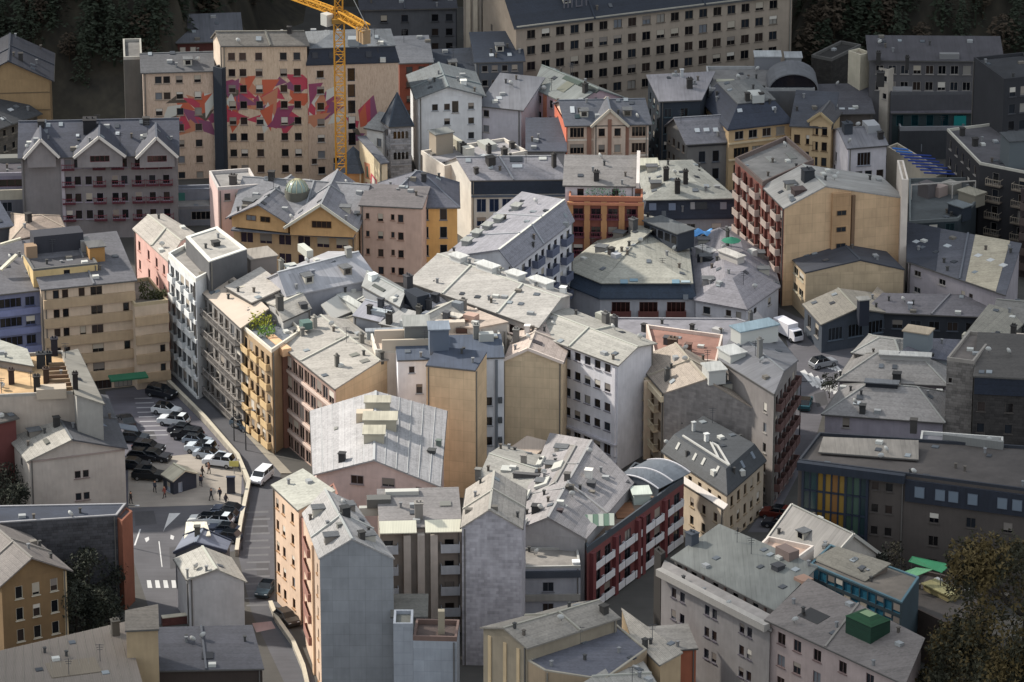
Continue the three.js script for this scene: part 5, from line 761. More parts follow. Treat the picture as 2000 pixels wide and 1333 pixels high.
{
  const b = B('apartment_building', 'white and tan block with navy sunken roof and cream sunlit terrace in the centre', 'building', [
    { q: [[777, 706], [984, 700]], d: 6, by: 935, wall: '#cdd0d8', roof: { t: 's', e: 0, r: 1.0, c: '#4a5566', m: 'zinc', o: 0.1 }, f: { 0: [w_([0.13, 0.17], 1, { w: 0.8, h: 1, y0: 0.8, fc: '#8e9096' }), w_([0.2], 5, { w: 0.9, h: 1.4, y0: 3.4, sh: 2.9, fc: '#8e9096' }), w_([0.86, 0.97], 5, { w: 0.9, h: 1.3, y0: 5.6, sh: 2.9, fc: '#8e9096' })] } },  // roof colour darkened to navy, its shade painted in
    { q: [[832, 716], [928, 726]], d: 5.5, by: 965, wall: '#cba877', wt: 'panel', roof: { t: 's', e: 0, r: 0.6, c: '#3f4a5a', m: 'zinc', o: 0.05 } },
    { q: [[733, 690], [985, 688], [968, 630], [722, 652]], by: 905, wall: '#b5ab9d', roof: { t: 'flat', c: '#c4b4a0', pc: '#b7b2a6', ph: 0.5 } }]);
  b.box('stair_hut', 858, 686, 2.6, 3, 3.0, '#6d7788', { top: '#8d97a6' }); b.box('plant_room', 815, 668, 3.4, 4, 2.2, '#7d7f7e', { top: '#a7a8a4' }); b.box('glass_hut', 836, 664, 1.4, 1.6, 1.8, '#59626c'); b.box('terrace_wall', 775, 662, 6, 0.5, 1.2, '#d5c6b4'); b.box('terrace_wall', 800, 676, 7.5, 0.4, 0.9, '#cfc3b1'); b.box('terrace_wall', 770, 664, 4, 2, 0.7, '#9d9b92');
  b.box('terrace_furniture', 900, 642, 3.4, 1.6, 1.2, '#c5aa9c', { top: '#b08a78' }); b.box('terrace_furniture', 880, 650, 4, 1.2, 1.5, '#dccfc0'); b.box('terrace_furniture', 905, 652, 2, 0.8, 0.7, '#5a4038'); b.box('roof_unit', 846, 660, 1.4, 1.2, 1.9, '#5c6070'); b.box('roof_unit', 760, 668, 3, 1.6, 0.9, '#b3b7b6'); b.box('roof_unit', 950, 668, 2, 1.2, 1.1, '#c9cac6');
  b.box('raised_rooflight', 752, 656, 5, 0.9, 0.6, '#b9bec2', { top: '#a7adb4' }); b.box('parapet_wall', 925, 642, 5, 0.5, 0.8, '#d8cbbb');
  b.chim([861, 640, 0.5, 0.8], [930, 660, 0.8, 1.8, '#6d6c68'], [752, 688, 0.5, 0.8, '#8f7f78']); b.sky([968, 660, 0.6, 0.5, '#8d8674']);
  const E = b.edge(b.vols[0], 0); new Geo(b.o).box(E.a.clone().addScaledVector(E.d, E.L * 0.93).addScaledVector(E.n, 0.1).setY(0), E.d, 0.35, b.vols[0].h - 0.2, 0.3).mesh('drain_pipe', M('#6a7078', '', 0.6), b.g);
  for (let r = 0; r < 5; r++) new Geo(b.o).box(E.a.clone().addScaledVector(E.d, E.L * 0.965).addScaledVector(E.n, 0.25).setY(b.vols[0].h - 6.4 - r * 2.9), E.d, 0.5, 0.8, 0.4).mesh('balcony', M('#4a5058'), b.g);
}
{
  const q4 = (q, r, c, m, wall, dy = 212) => ({ q, by: q[0][1] + dy, wall, roof: { o: 0.15, c, m, ...r } });
  const b = B('apartment_building', 'tight huddle of small grey roofs, hatches and flues just behind the cream terrace', 'building', [
    q4([[742, 634], [806, 648], [852, 622], [786, 606]], { t: 's', e: 0, r: 1.0 }, '#9a9c98', 'zinc', '#85868a'),
    q4([[800, 630], [860, 642], [912, 618], [856, 598]], { t: 'g', e: 1, r: 1.3 }, '#a5a39a', 'slate', '#8d8a86', 220),
    q4([[858, 636], [930, 640], [990, 634], [900, 596]], { t: 's', e: 3, r: 0.9 }, '#b3a798', 'slate', '#a39c94', 216),
    q4([[690, 618], [742, 630], [790, 604], [740, 590]], { t: 'g', e: 0, r: 1.2 }, '#8f939a', 'zinc', '#7d8088', 205),
    q4([[780, 598], [836, 610], [880, 590], [826, 574]], { t: 's', e: 1, r: 1.2 }, '#7d828a', 'slate', '#6d7078', 205),
    q4([[700, 588], [756, 598], [796, 578], [744, 562]], { t: 'h', e: 0, r: 1.3, k: 2 }, '#a8a9a2', 'slate', '#85868a', 205),
    q4([[868, 606], [920, 614], [952, 596], [900, 586]], { t: 'flat', ph: 0.35, pc: '#c9bcae' }, '#a09a92', 'gravel', '#9a948c', 214)]);
  b.chim([760, 632, 0.7, 1.4], [818, 622, 0.6, 1.7, '#46443f'], [872, 626, 0.8, 1.2, '#4a4c52'], [838, 606, 0.6, 1.5, '#33343a'], [744, 600, 0.7, 1.2, '#3a3c44'], [905, 606, 0.7, 1.5, '#6d6862'], [722, 612, 0.6, 1.1], [850, 588, 0.9, 1, '#2c2f38'], [770, 580, 0.6, 1.2, '#46464a']);
  b.box('roof_unit', 795, 640, 2.4, 1.2, 0.8, '#c4c8c8'); b.box('roof_unit', 832, 634, 1.4, 1.2, 1.3, '#5c6070', { top: '#8d939c' }); b.box('roof_hatch', 880, 628, 2.6, 1.2, 0.7, '#d9d2c8', { top: '#e0d8cc' }); b.box('roof_unit', 915, 630, 1.8, 1.4, 1.0, '#c9a99a'); b.box('roof_hatch', 740, 616, 2.8, 0.8, 0.5, '#b9bfc6', { top: '#c5cbd2' }); b.box('roof_unit', 890, 604, 1.4, 1, 0.9, '#8d9298'); b.box('dark_hatch', 812, 600, 2.6, 1.6, 0.9, '#232a38'); b.box('roof_hatch', 765, 592, 2.2, 0.8, 0.5, '#c9cac6');
}
B('apartment_building', 'tan windowless gable block with pinkish tiled roof edge right of centre', 'building', [{ q: [[986, 704], [1099, 710]], d: 13, by: 902, wall: '#cdb084', wt: 'panel', roof: { t: 'g', e: 1, r: 1.7, fr: 0.4, c: '#b7ab9f', m: 'slate', o: 0.15, vc: '#d9c9bd' } }]).chim([1008, 668, 0.8, 1.8, '#6a6864'], [1030, 650, 0.7, 1, '#d8d0c8']).sky([1050, 670, 1, 1.4, '#5f595c']);
// ---------- centre and right ----------
{
  const b = B('apartment_building', 'long white block with pale slate roof, row of white roof hatches and blue balconies', 'building', [
    { q: [[866, 504], [1000, 520], [1119, 430], [1020, 378]], by: 690, wall: '#c0bfc4', roof: { t: 'g', e: 1, r: 2.2, fr: 0.82, c: '#919398', m: 'slate', o: 0.3, rc: '#c9c8bf' }, f: { 1: [w_(9, 5, { w: 1.1, h: 1.4, y0: 1.0, sh: 2.9, fc: '#8d8c94' }), { k: 'balc', c: 4, r: 5, y0: 0.9, h: 1.6, sh: 2.9, bw: 2.6, d: 1.0, col: '#59617c', ph: 1.0 }] } },
    { q: [[800, 552], [1050, 640], [1113, 577], [884, 494]], k: 1, by: 862, wall: '#9a9692', roof: { t: 'g', e: 0, r: 1.0, fr: 0.32, c: '#a8a8a0', m: 'slate', o: 0.35 }, f: { 0: [w_(14, 3, { w: 1.2, h: 1.3, y0: 0.9, sh: 2.9, fc: '#8a7f80' })] } }]);
  for (const [x, y, w] of [[888, 512, 2.2], [945, 530, 3.2], [1000, 546, 2.4], [1050, 560, 3.4]]) b.box('roof_hatch', x, y, w, 1.5, 0.75, '#e2e2e0', { e: 0, top: '#e9e9e6', x: b.dir(0, 1) });
  for (const [x, y] of [[1015, 408], [980, 432], [958, 446], [938, 460], [918, 476]]) b.box('roof_hatch', x, y, 1.6, 1, 0.5, '#a9aaa6', { top: '#b9bab4', x: b.dir(1) });
  b.chim([850, 580, 0.9, 2.0, '#2c2e30'], [868, 582, 0.7, 2.0, '#38342f'], [1100, 572, 0.8, 0.8, '#d8d8d4']);
}
B('apartment_building', 'white six storey block with regular square windows and pale roof right of centre', 'building', [{ q: [[1040, 650], [1207, 712], [1276, 672], [1112, 606]], k: 1, by: 922, wall: '#cbc9d0', roof: { t: 'g', e: 0, r: 1.0, c: '#a2a299', m: 'slate', o: 0.45 }, f: { 0: [w_(8, 4, { w: 1.15, h: 1.25, y0: 0.5, sh: 2.85, fc: '#77757c', ml: 0.2, mr: 1 }), w_(8, 1, { w: 1.3, h: 1.5, y0: 12.2, fc: '#77757c', ml: 0.2, mr: 1 }), { k: 'band', y0: 11.7, h: 0.3, d: 0.5, col: '#a5a2aa' }, { k: 'band', y0: 14.4, h: 0.3, d: 0.7, col: '#8d8a92' }, { k: 'pier', c: [0.97], w: 0.6, h: 13, y0: 0.6, d: 0.35, col: '#bdbac0' }] } }]).chim([1183, 632, 0.8, 1.5, '#5c5a58'], [1200, 638, 0.7, 1.4, '#4a494a']).box('roof_hatch', 1175, 622, 2.6, 1.2, 0.5, '#b8b8ae', {});
{
  const b = B('apartment_building', 'grey facade block with broad slate roof, navy attic band and three red brown bays', 'building', [
    { q: [[1094, 552], [1172, 584], [1358, 584], [1345, 466], [1236, 440]], k: 1, by: 640, wall: '#9d9da4', roof: { t: 'm', r: 2.0, in: 0.9, c: '#39495a', m: 'slate', r2: 2.6, in2: 9, lip: 0.6, c2: '#9a988e', m2: 'slate', o: 0.3 }, f: { 1: [w_([0.22, 0.51, 0.8], 1, { w: 2.7, h: 2.0, y0: 0.5, fc: '#6d4038', pane: '#2a1a18', name: 'bay_window', sill: false }), { k: 'balc', c: [0.22, 0.51, 0.8], r: 1, y0: 0.5, h: 2.0, bw: 3, d: 0.6, col: '#6d342c', ph: 0.7 }] } },
    { q: [[1359, 588], [1458, 606], [1521, 562], [1503, 500], [1420, 448], [1346, 468]], by: 645, wall: '#a6a5ac', roof: { t: 'm', r: 2.6, in: 4.5, c: '#85858a', m: 'slate', o: 0.3 }, f: { 0: [w_([0.22], 1, { w: 1.2, h: 1.2, y0: 0.6 }), w_([0.65, 0.85], 1, { w: 0.9, h: 1.0, y0: 0.5 })], 1: [w_(2, 1, { w: 1, h: 1.2, y0: 0.6 })] } }]);
  b.box('glazed_penthouse', 1290, 472, 7.6, 3.4, 2.2, '#39414c', { top: '#6e7174', win: 5 }); b.box('terrace_screen', 1322, 470, 1.8, 0.5, 2.0, '#8d9ca0'); b.chim([1237, 448, 1, 1.6, '#4a4a4c']); b.box('roof_hut', 1198, 505, 1.2, 1.1, 0.7, '#bcbfc4'); b.chim([1194, 496, 0.8, 0.9]);
  b.sky([1219, 551, 1.1, 0.9, '#7ea0b2'], [1238, 548, 1.2, 0.6, '#7ea0b2'], [1320, 551, 1.1, 0.9, '#7ea0b2'], [1339, 551, 1.3, 0.5, '#b9c9d0']);
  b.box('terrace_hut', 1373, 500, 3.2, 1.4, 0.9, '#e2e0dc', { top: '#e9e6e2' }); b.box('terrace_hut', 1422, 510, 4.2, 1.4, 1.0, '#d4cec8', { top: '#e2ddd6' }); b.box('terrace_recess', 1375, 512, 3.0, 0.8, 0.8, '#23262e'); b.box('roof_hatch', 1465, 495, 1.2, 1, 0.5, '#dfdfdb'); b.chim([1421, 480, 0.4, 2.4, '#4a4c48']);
  const tp = thing('blue_tarp', 'light blue tarpaulin on the terrace of the grey block', 'tarpaulin', b.hit(1374, 462).p), tg = new THREE.PlaneGeometry(2.8, 2.4, 10, 10); tg.rotateX(-Math.PI / 2); const pa = tg.attributes.position; for (let i = 0; i < pa.count; i++) pa.setY(i, 0.5 + 0.25 * Math.sin(pa.getX(i) * 3 + pa.getZ(i) * 2) + 0.15 * Math.cos(pa.getZ(i) * 5)); tg.computeVertexNormals(); mesh('sheet', tg, M('#5f9fd8', '', 0.6, 0, { side: 2 }), tp);
  const gs = thing('green_parasol', 'green parasol on the terrace of the grey block', 'parasol', b.hit(1428, 492).p); const cg = new THREE.ConeGeometry(1.5, 0.6, 8); cg.translate(0, 2.1, 0); mesh('canopy', cg, M('#1e6a52', '', 0.8), gs); const pg = new THREE.CylinderGeometry(0.04, 0.04, 2.1, 6); pg.translate(0, 1.05, 0); mesh('pole', pg, M('#9a9a98', '', 0.5), gs);
}
B('commercial_building', 'low grey flat roofs in front of the three red brown bays', 'building', [{ q: [[1130, 650], [1275, 692], [1440, 690], [1520, 650], [1440, 624], [1150, 622]], k: 1, by: 770, wall: '#85848a', roof: { t: 'flat', c: '#838488', ph: 0.2 } }]).chim([1258, 648, 0.6, 1.1], [1352, 645, 0.5, 0.8]).box('roof_hatch', 1398, 650, 1.5, 1, 0.5, '#c4c2c0');
{
  const b = B('apartment_building', 'house with terracotta tiled roof terrace and white rendered edge', 'building', [{ q: [[1278, 700], [1400, 712], [1412, 660], [1262, 640]], by: 850, wall: '#a88f80', roof: { t: 'flat', c: '#957264', pc: '#c5b2a4', ph: 0.5 } }]);
  b.chim([1304, 672, 1, 1, '#4b4a4e'], [1314, 688, 1.2, 2.0, '#5f4a3a'], [1345, 688, 0.8, 1.2, '#6d4a3c']);
}
{
  const b = B('apartment_building', 'large grey windowless gable building with beige balcony front and sunlit beige roof', 'building', [
    { q: [[1240, 704], [1297, 770], [1483, 806], [1420, 730]], k: 1, by: 928, wall: '#8d7c66', roof: { t: 'g', e: 0, r: 3.2, fr: 0.56, c: '#a09788', m: 'slate', o: 0.1 }, f: { 0: [w_([0.2, 0.45, 0.62, 0.85], 5, { w: 1.3, h: 1.8, y0: 1.6, sh: 2.9, fc: '#7c6650', sill: false, pane: '#1e120e' }), { k: 'balc', c: [0.2, 0.45, 0.74], r: 5, y0: 1.6, h: 1.8, sh: 2.9, bw: 2.4, d: 0.8, col: '#a88f6c', style: 'rail', rc: '#c0b49a' }, { k: 'pier', c: [0.54], w: 0.35, h: 60, y0: 0.3, d: 0.9, col: '#d6b792' }, { k: 'band', y0: 0.4, h: 0.8, d: 0.5, col: '#c9b48c' }] } }]);
  const v = b.vols[0], E = b.edge(v, 1), g = new Geo(b.o), P = (x, y) => E.a.clone().addScaledVector(E.d, x * E.L).addScaledVector(E.n, 0.05).setY(y);
  g.poly([P(0, 0), P(1, 0), P(1, v.h), P(0.44, v.h + 3.1), P(0, v.h)]); g.mesh('party_wall', M('#7d7673', 'block'), b.g);
  b.chim([1303, 742, 0.6, 1.6, '#4b4a48'], [1414, 752, 0.7, 1.5, '#57544f']); b.box('white_dormer', 1378, 738, 3.0, 2.4, 1.4, '#d2d2ce', { top: '#d9d9d4' });
  b.box('roof_hatch', 1475, 775, 2.6, 1.4, 0.9, '#dfe2e0', { top: '#e6e8e6' });
}
{
  const b = B('apartment_building', 'smooth grey roofed block with red brown balconies and white zigzag rendered wall', 'building', [
    { q: [[1405, 704], [1512, 770], [1557, 706], [1480, 612]], k: 1, by: 990, wall: '#77706d', roof: { t: 'g', e: 0, r: 1.3, fr: 0.6, c: '#77797c', m: 'zinc', o: 0.2 }, f: { 1: [w_(5, 6, { w: 1.2, h: 1.7, y0: 0.9, sh: 2.9, fc: '#6d5652' }), { k: 'balc', c: 5, r: 6, y0: 0.9, h: 1.7, sh: 2.9, bw: 2.0, d: 0.9, col: '#63403a', ph: 0.9 }], 0: [w_([0.85], 5, { w: 0.8, h: 1.4, y0: 2, sh: 2.9 })] } }]);
  b.box('white_wall', 1437, 668, 2.6, 6, 1.8, '#dcdcd6', { top: '#9db4c0' }); b.box('white_wall', 1415, 704, 3.2, 2.4, 1.2, '#d6d6d0', { top: '#dededa' }); b.chim([1484, 696, 0.6, 2.4, '#6d6c6a'], [1450, 654, 0.5, 1, '#5f5e5a'], [1466, 628, 0.5, 1.3, '#5f5f60']);
}
{
  const b = B('apartment_building', 'beige corner house with dark mansard roof, small dormers and white roof railing lines', 'building', [
    { q: [[1297, 884], [1420, 966], [1492, 902], [1372, 836]], k: 1, by: 1066, wall: '#a8977f', roof: { t: 'm', r: 2.4, in: 1.1, c: '#44484c', m: 'slate', o: 0.35 }, f: { 0: [w_(6, 3, { w: 0.9, h: 1.4, y0: 0.9, sh: 2.8, fc: '#8b7a62' })], 1: [w_(5, 3, { w: 0.9, h: 1.5, y0: 0.9, sh: 2.8, fc: '#8b7a62' })] } }]);
  const hh = b.vols[0].h + 2.65, rg = new Geo(b.o), pts = [[1334, 852], [1425, 910], [1402, 872], [1388, 864], [1404, 896]].map((p) => W(p[0], p[1], hh)); rg.beam(pts[0], pts[1], 0.24, 0.3); rg.beam(pts[1], pts[2], 0.24, 0.3); rg.beam(pts[2], pts[3], 0.24, 0.3); rg.beam(pts[3], pts[4], 0.24, 0.3); rg.mesh('roof_edge', M('#a9a8a4', ''), b.g);
  b.sky([1325, 872, 0.5, 1, '#c9c8c2'], [1358, 893, 0.5, 1, '#c9c8c2'], [1375, 902, 0.5, 1, '#c9c8c2'], [1402, 918, 0.5, 1, '#c9c8c2'], [1450, 908, 0.6, 1, '#8d97a4'], [1470, 890, 0.6, 1, '#8d97a4']);
  b.chim([1335, 832, 1, 0.6], [1380, 862, 0.5, 1, '#b9bab8'], [1355, 842, 0.4, 1.2, '#9a9c9c']);
}
B('commercial_building', 'lower beige wing with long white sloping awning edge below the mansard corner house', 'building', [{ q: [[1292, 918], [1414, 996], [1420, 990]], by: 1084, wall: '#a8977f', roof: { t: 's', e: 0, r: 0.1, c: '#c4c0b6', m: 'sheet', o: 0.12 }, f: { 0: [w_(5, 2, { w: 0.9, h: 1.3, y0: 1.2, sh: 2.6, fc: '#8b7a62' })] } }]);
{
  const b = B('apartment_building', 'red and white balconied apartment block with curved blue glass roof and tiled terraces', 'building', [
    { q: [[1128, 1030], [1147, 1082], [1336, 944], [1240, 915]], k: 1, by: 1200, wall: '#74302f', roof: { t: 'flat', c: '#7a6a5c', pc: '#39414b', ph: 0.9 }, f: { 1: [w_(9, 4, { w: 1.6, h: 1.9, y0: 0.8, sh: 2.6, fc: '#3c4148', sill: false, ml: 1.4 }), { k: 'balc', c: 9, r: 4, y0: 0.8, h: 1.9, sh: 2.6, bw: 2.5, d: 0.45, col: '#b9b9be', ph: 0.8, ml: 1.4 }, { k: 'pier', c: [0.04, 0.27, 0.5, 0.55, 0.78], w: 0.8, h: 60, y0: 0.2, d: 0.55, col: '#6f2428' }], 0: [w_([0.5], 4, { w: 1, h: 1.4, y0: 0.8, sh: 2.6 })] } }]);
  const hh = b.vols[0].h, g = new Geo(b.o), n = 10, A = W(1250, 962, hh), Bp = W(1312, 930, hh), D = V().subVectors(Bp, A), nr = V(-D.z, 0, D.x).normalize(), P = (s, i) => A.clone().addScaledVector(D, s).addScaledVector(nr, 3 - 7 * i / n).setY(hh + 0.1 + 1.9 * Math.sin(Math.PI * (0.2 + 0.6 * i / n)));
  for (let i = 0; i < n; i++) { g.poly([P(0, i), P(1, i), P(1, i + 1), P(0, i + 1)]); g.poly([P(1, i), P(0, i), P(0, i + 1), P(1, i + 1)].map((p) => p.clone().setY(p.y - 0.08))); }
  g.poly([...Array(n + 1).keys()].map((i) => P(0, i)).concat([P(0, n).setY(hh), P(0, 0).setY(hh)])); g.mesh('vault_roof', M('#5a6068', 'zinc', 0.6), b.g);
  for (const s of [0, 0.45, 1]) { const rb = new Geo(b.o); for (let i = 0; i < n; i++) rb.beam(P(s, i).setY(P(s, i).y + 0.06), P(s, i + 1).setY(P(s, i + 1).y + 0.06), 0.22, 0.12); rb.mesh('vault_rib', M('#a9a7ac'), b.g); }
  b.box('terrace_floor', 1200, 1000, 5, 2.6, 0.15, '#9c6a48', { sink: 0.02, tex: 'deck' }); b.box('chimney_block', 1212, 968, 1.1, 1.1, 2, '#3b3c42'); b.box('pale_screen', 1235, 980, 2.6, 2.2, 1.4, '#c5cfc6', { top: '#d4dcd2' });
  const aw = thing('striped_awning', 'green and white striped awning on the terrace of the red balcony block', 'awning', W(1168, 1030, hh + 1.8));
  for (let i = 0; i < 6; i++) { const g2 = new Geo(aw.position), p = W(1142 + i * 10.5, 1030 - i * 0.6, hh + 1.6); g2.beam(p.clone(), p.clone().add(V(0, 0.9, -1.8)), 0.72, 0.08); g2.mesh('stripe', M(i % 2 ? '#9aa096' : '#52695a', '', 0.8), aw); }
}
// grey roof mass in front of the gable house
{
  const b = B('house', 'jumble of low grey slate roofs with white rooflights left of the curved glass roof', 'house', [
    { q: [[1000, 1040], [1142, 1052], [1236, 945], [1075, 850]], by: 1180, wall: '#8d8a8c', roof: { t: 'g', e: 1, r: 2.4, fr: 0.5, c: '#8b8a8a', m: 'slate', o: 0.25 } },
    { q: [[930, 952], [1010, 985], [1090, 900], [985, 872]], by: 1075, wall: '#8f8b88', roof: { t: 'g', e: 0, r: 1.6, c: '#95968f', m: 'slate', o: 0.25 } },
    { q: [[960, 905], [1000, 925], [1075, 868], [1030, 855]], by: 1020, wall: '#a0937f', roof: { t: 's', e: 0, r: 0.9, c: '#a39787', m: 'sheet', o: 0.2 } },
    { q: [[1020, 985], [1130, 1000], [1180, 905], [1085, 870]], by: 1120, wall: '#8d8a8c', roof: { t: 'h', e: 1, r: 2.2, k: 3, c: '#85837f', m: 'slate', o: 0.25 } },
    { q: [[1025, 1092], [1075, 1092]], d: 7, by: 1170, wall: '#8a888c', roof: { t: 'g', e: 1, r: 1.4, c: '#8d8b88', m: 'slate', o: 0.2, vc: '#b7b5b4' } },
    { q: [[1078, 1098], [1136, 1094]], d: 8, by: 1172, wall: '#7f7a80', roof: { t: 's', e: 0, r: 1.5, c: '#7c7478', m: 'slate', o: 0.2, vc: '#ddd' } }]);
  for (const [x, y, w, l] of [[1060, 945, 2.6, 1.8], [1090, 912, 2.4, 1.4], [1025, 970, 2.6, 1.4], [990, 918, 1.4, 1.2], [1003, 995, 1.4, 1.4], [1020, 1024, 2, 1.2], [1056, 904, 3, 0.8], [1095, 988, 0.7, 1.6]]) b.sky([x, y, w, l, '#d3d3cc', 0.3]);
  b.chim([1047, 998, 1, 0.7, '#2e2d30'], [1113, 960, 0.9, 0.7, '#4c4740'], [1155, 952, 1, 0.7, '#44454a'], [1108, 935, 0.7, 0.7, '#56524e'], [934, 928, 0.7, 0.8, '#6c6a64'], [1094, 1005, 0.6, 0.6, '#44363a'], [1150, 935, 0.9, 1.2, '#c9c5bc'], [1023, 905, 0.7, 1.1, '#77716b'], [1028, 932, 3.4, 0.4, '#4b4a4c', 0.6]);
}
{
  const b = B('house', 'house with standing seam metal gable roof, pale left slope and cream ridge boxes, pinkish front', 'house', [{ bare: true, q: [[618, 926], [853, 948], [866, 806], [612, 806]], by: 1120, wall: '#c0a49c', roof: { t: 'g', e: 1, r: 2.7, fr: 0.48, c: '#a3a4a4', m: 'slate', o: 0.5, seam: 1.5, sp: 1, up: false }, f: { 0: [w_([0.34, 0.6], 1, { w: 1.7, h: 1.2, y0: -0.35, fc: '#8a7f80' }), w_([0.85], 1, { w: 0.8, h: 0.9, y0: 0.5, fc: '#6d3a34' })] } }]);
  const X = V(1, 0, 0); b.box('ridge_box', 737, 800, 3.2, 2.2, 0.9, '#c9c2b0', { x: X, top: '#c5bfae' }); b.box('ridge_box', 742, 836, 4.2, 2.8, 1.0, '#c6bfac', { x: X, top: '#cac4b2' }); b.box('ridge_box', 730, 862, 2.6, 2.8, 0.9, '#c6bfac', { x: X, top: '#cac4b2' }); b.box('ridge_box', 712, 822, 2.2, 1.6, 1.0, '#dccdb6', { x: X });
  b.chim([668, 900, 0.8, 1.0, '#2d2d2f'], [843, 885, 0.9, 0.4, '#3d3f40'], [857, 872, 0.6, 0.8, '#5d6a62']); b.sky([656, 838, 0.9, 0.5, '#9a9a94']);
}
{
  const b = B('house', 'house with slab of pale stone wall and bright triangular roof at bottom centre', 'house', [{ q: [[902, 1032], [1019, 1034]], d: 12, by: 1300, wall: '#a29da4', wt: 'block', roof: { t: 'g', e: 1, r: 2.4, fr: 0.46, c: '#a6a298', m: 'slate', o: 0.15 } }]);
}
{
  const b = B('apartment_building', 'rear elevation with cream pilasters, shaded balconies and cream awning roofs at bottom centre', 'building', [{ q: [[742, 1034], [901, 1030]], d: 8, by: 1240, wall: '#84796f', roof: { t: 's', e: 0, r: 1.8, c: '#83827f', m: 'slate', o: 0.1 }, f: { 0: [w_([0.1, 0.85], 4, { w: 1.2, h: 1.3, y0: 1.6, sh: 2.9, fc: '#5a544f' }), { k: 'balc', c: [0.1, 0.86], r: 4, y0: 1.6, h: 1.3, sh: 2.9, bw: 2.4, d: 1.0, col: '#9ba0a8', ph: 1.0 }, { k: 'pier', c: [0.33, 0.5, 0.66], w: 0.9, h: 40, y0: 0.6, d: 0.9, col: '#a89e94' }] } }]);
  const E = b.edge(b.vols[0], 0), h = b.vols[0].h, ag = (f, w) => slab(b.o, [[0, 1, 2, 3].map((i) => E.a.clone().addScaledVector(E.d, f * E.L + (i === 0 || i === 3 ? -w / 2 : w / 2)).addScaledVector(E.n, i < 2 ? 1.2 : -0.6).setY(h + (i < 2 ? -0.2 : 0.7)))], 0.12).mesh('awning_roof', M('#cfccb9', 'sheet', 0.7), b.g);
  ag(0.22, 4.6); ag(0.78, 4.6); b.chim([818, 1012, 1, 2, '#77726c']); b.box('roof_unit', 785, 968, 4.2, 1.0, 0.5, '#d0cfc8'); b.box('roof_unit', 740, 985, 3, 1.6, 0.6, '#6a6a68'); b.box('roof_unit', 720, 1000, 2.4, 0.8, 0.5, '#bfbfb8'); b.sky([870, 985, 1.4, 1, '#8a8982']);
}
{
  const side = (c) => [w_([0.16, 0.4, 0.75], 6, { w: 0.9, h: 1.4, y0: 1.2, sh: 2.95, fc: '#8d6a48', ml: 0.2, mr: 0.2, ...c })];
  const b = B('apartment_building', 'tall narrow orange fronted house with huge bare grey gable wall at bottom centre', 'building', [
    { q: [[533, 950], [583, 997], [650, 962], [590, 920]], k: 1, by: 1222, wall: '#bf9f82', roof: { t: 's', e: 0, r: 0.7, c: '#aeb0a4', m: 'slate', o: 0.25 }, f: { 0: side({}) } },
    { q: [[592, 1004], [624, 1092], [768, 1092], [690, 985]], k: 1, by: 1352, wall: '#bb9d82', roof: { t: 'g', e: 0, r: 2.5, fr: 0.56, c: '#a7a8a4', m: 'slate', o: 0.15 }, f: { 0: [w_([0.85], 6, { w: 0.8, h: 1.4, y0: 1.5, sh: 2.9, fc: '#8d6a48' }), { k: 'balc', c: [0.3], r: 6, y0: 1.4, h: 1.6, sh: 2.95, bw: 4.6, d: 0.5, col: '#8a5a4c', ph: 0.9 }, { k: 'pier', c: [0.62], w: 1, h: 60, y0: 0.3, d: 0.3, col: '#d8ad80' }] } },
    { q: [[583.5, 1000], [592, 1022], [660, 966]], by: 1232, wall: '#8b5a48', roof: { t: 'flat', c: '#77706a', ph: 0.1 } }]);
  const v = b.vols[1], E = b.edge(v, 1), g = new Geo(b.o), P = (x, y) => E.a.clone().addScaledVector(E.d, x * E.L).addScaledVector(E.n, 0.06).setY(y);
  g.poly([P(0, 0), P(1, 0), P(1, v.h), P(0.44, v.h + 2.45), P(0, v.h)]); g.mesh('party_wall', M('#7f8287', 'panel'), b.g);
  b.chim([674, 1006, 1, 1.0, '#2d2f30'], [706, 1050, 0.7, 0.7, '#3b3a38'], [662, 1030, 0.5, 0.4, '#77756d']);
}
B('house', 'low bluish rendered building with brick planter box at the bottom edge', 'house', [{ q: [[768, 1226], [806, 1226]], d: 4, by: 1420, wall: '#878c95', wt: 'panel', roof: { t: 'flat', c: '#6d6f68' } }, { q: [[806.5, 1252], [892, 1254]], d: 5, by: 1420, wall: '#8b919b', wt: 'panel', roof: { t: 'flat', c: '#5b4e48', pc: '#75594e', ph: 0.6 }, f: { 0: [w_([0.05], 1, { w: 1.3, h: 0.9, y0: 4.6 })] } }, { q: [[768, 1205], [830, 1205]], d: 4, by: 1360, wall: '#6a6862', roof: { t: 's', e: 0, r: 0.8, c: '#6d6d66', m: 'slate' } }]).box('concrete_post', 862, 1240, 0.8, 0.8, 3.0, '#b3a893');
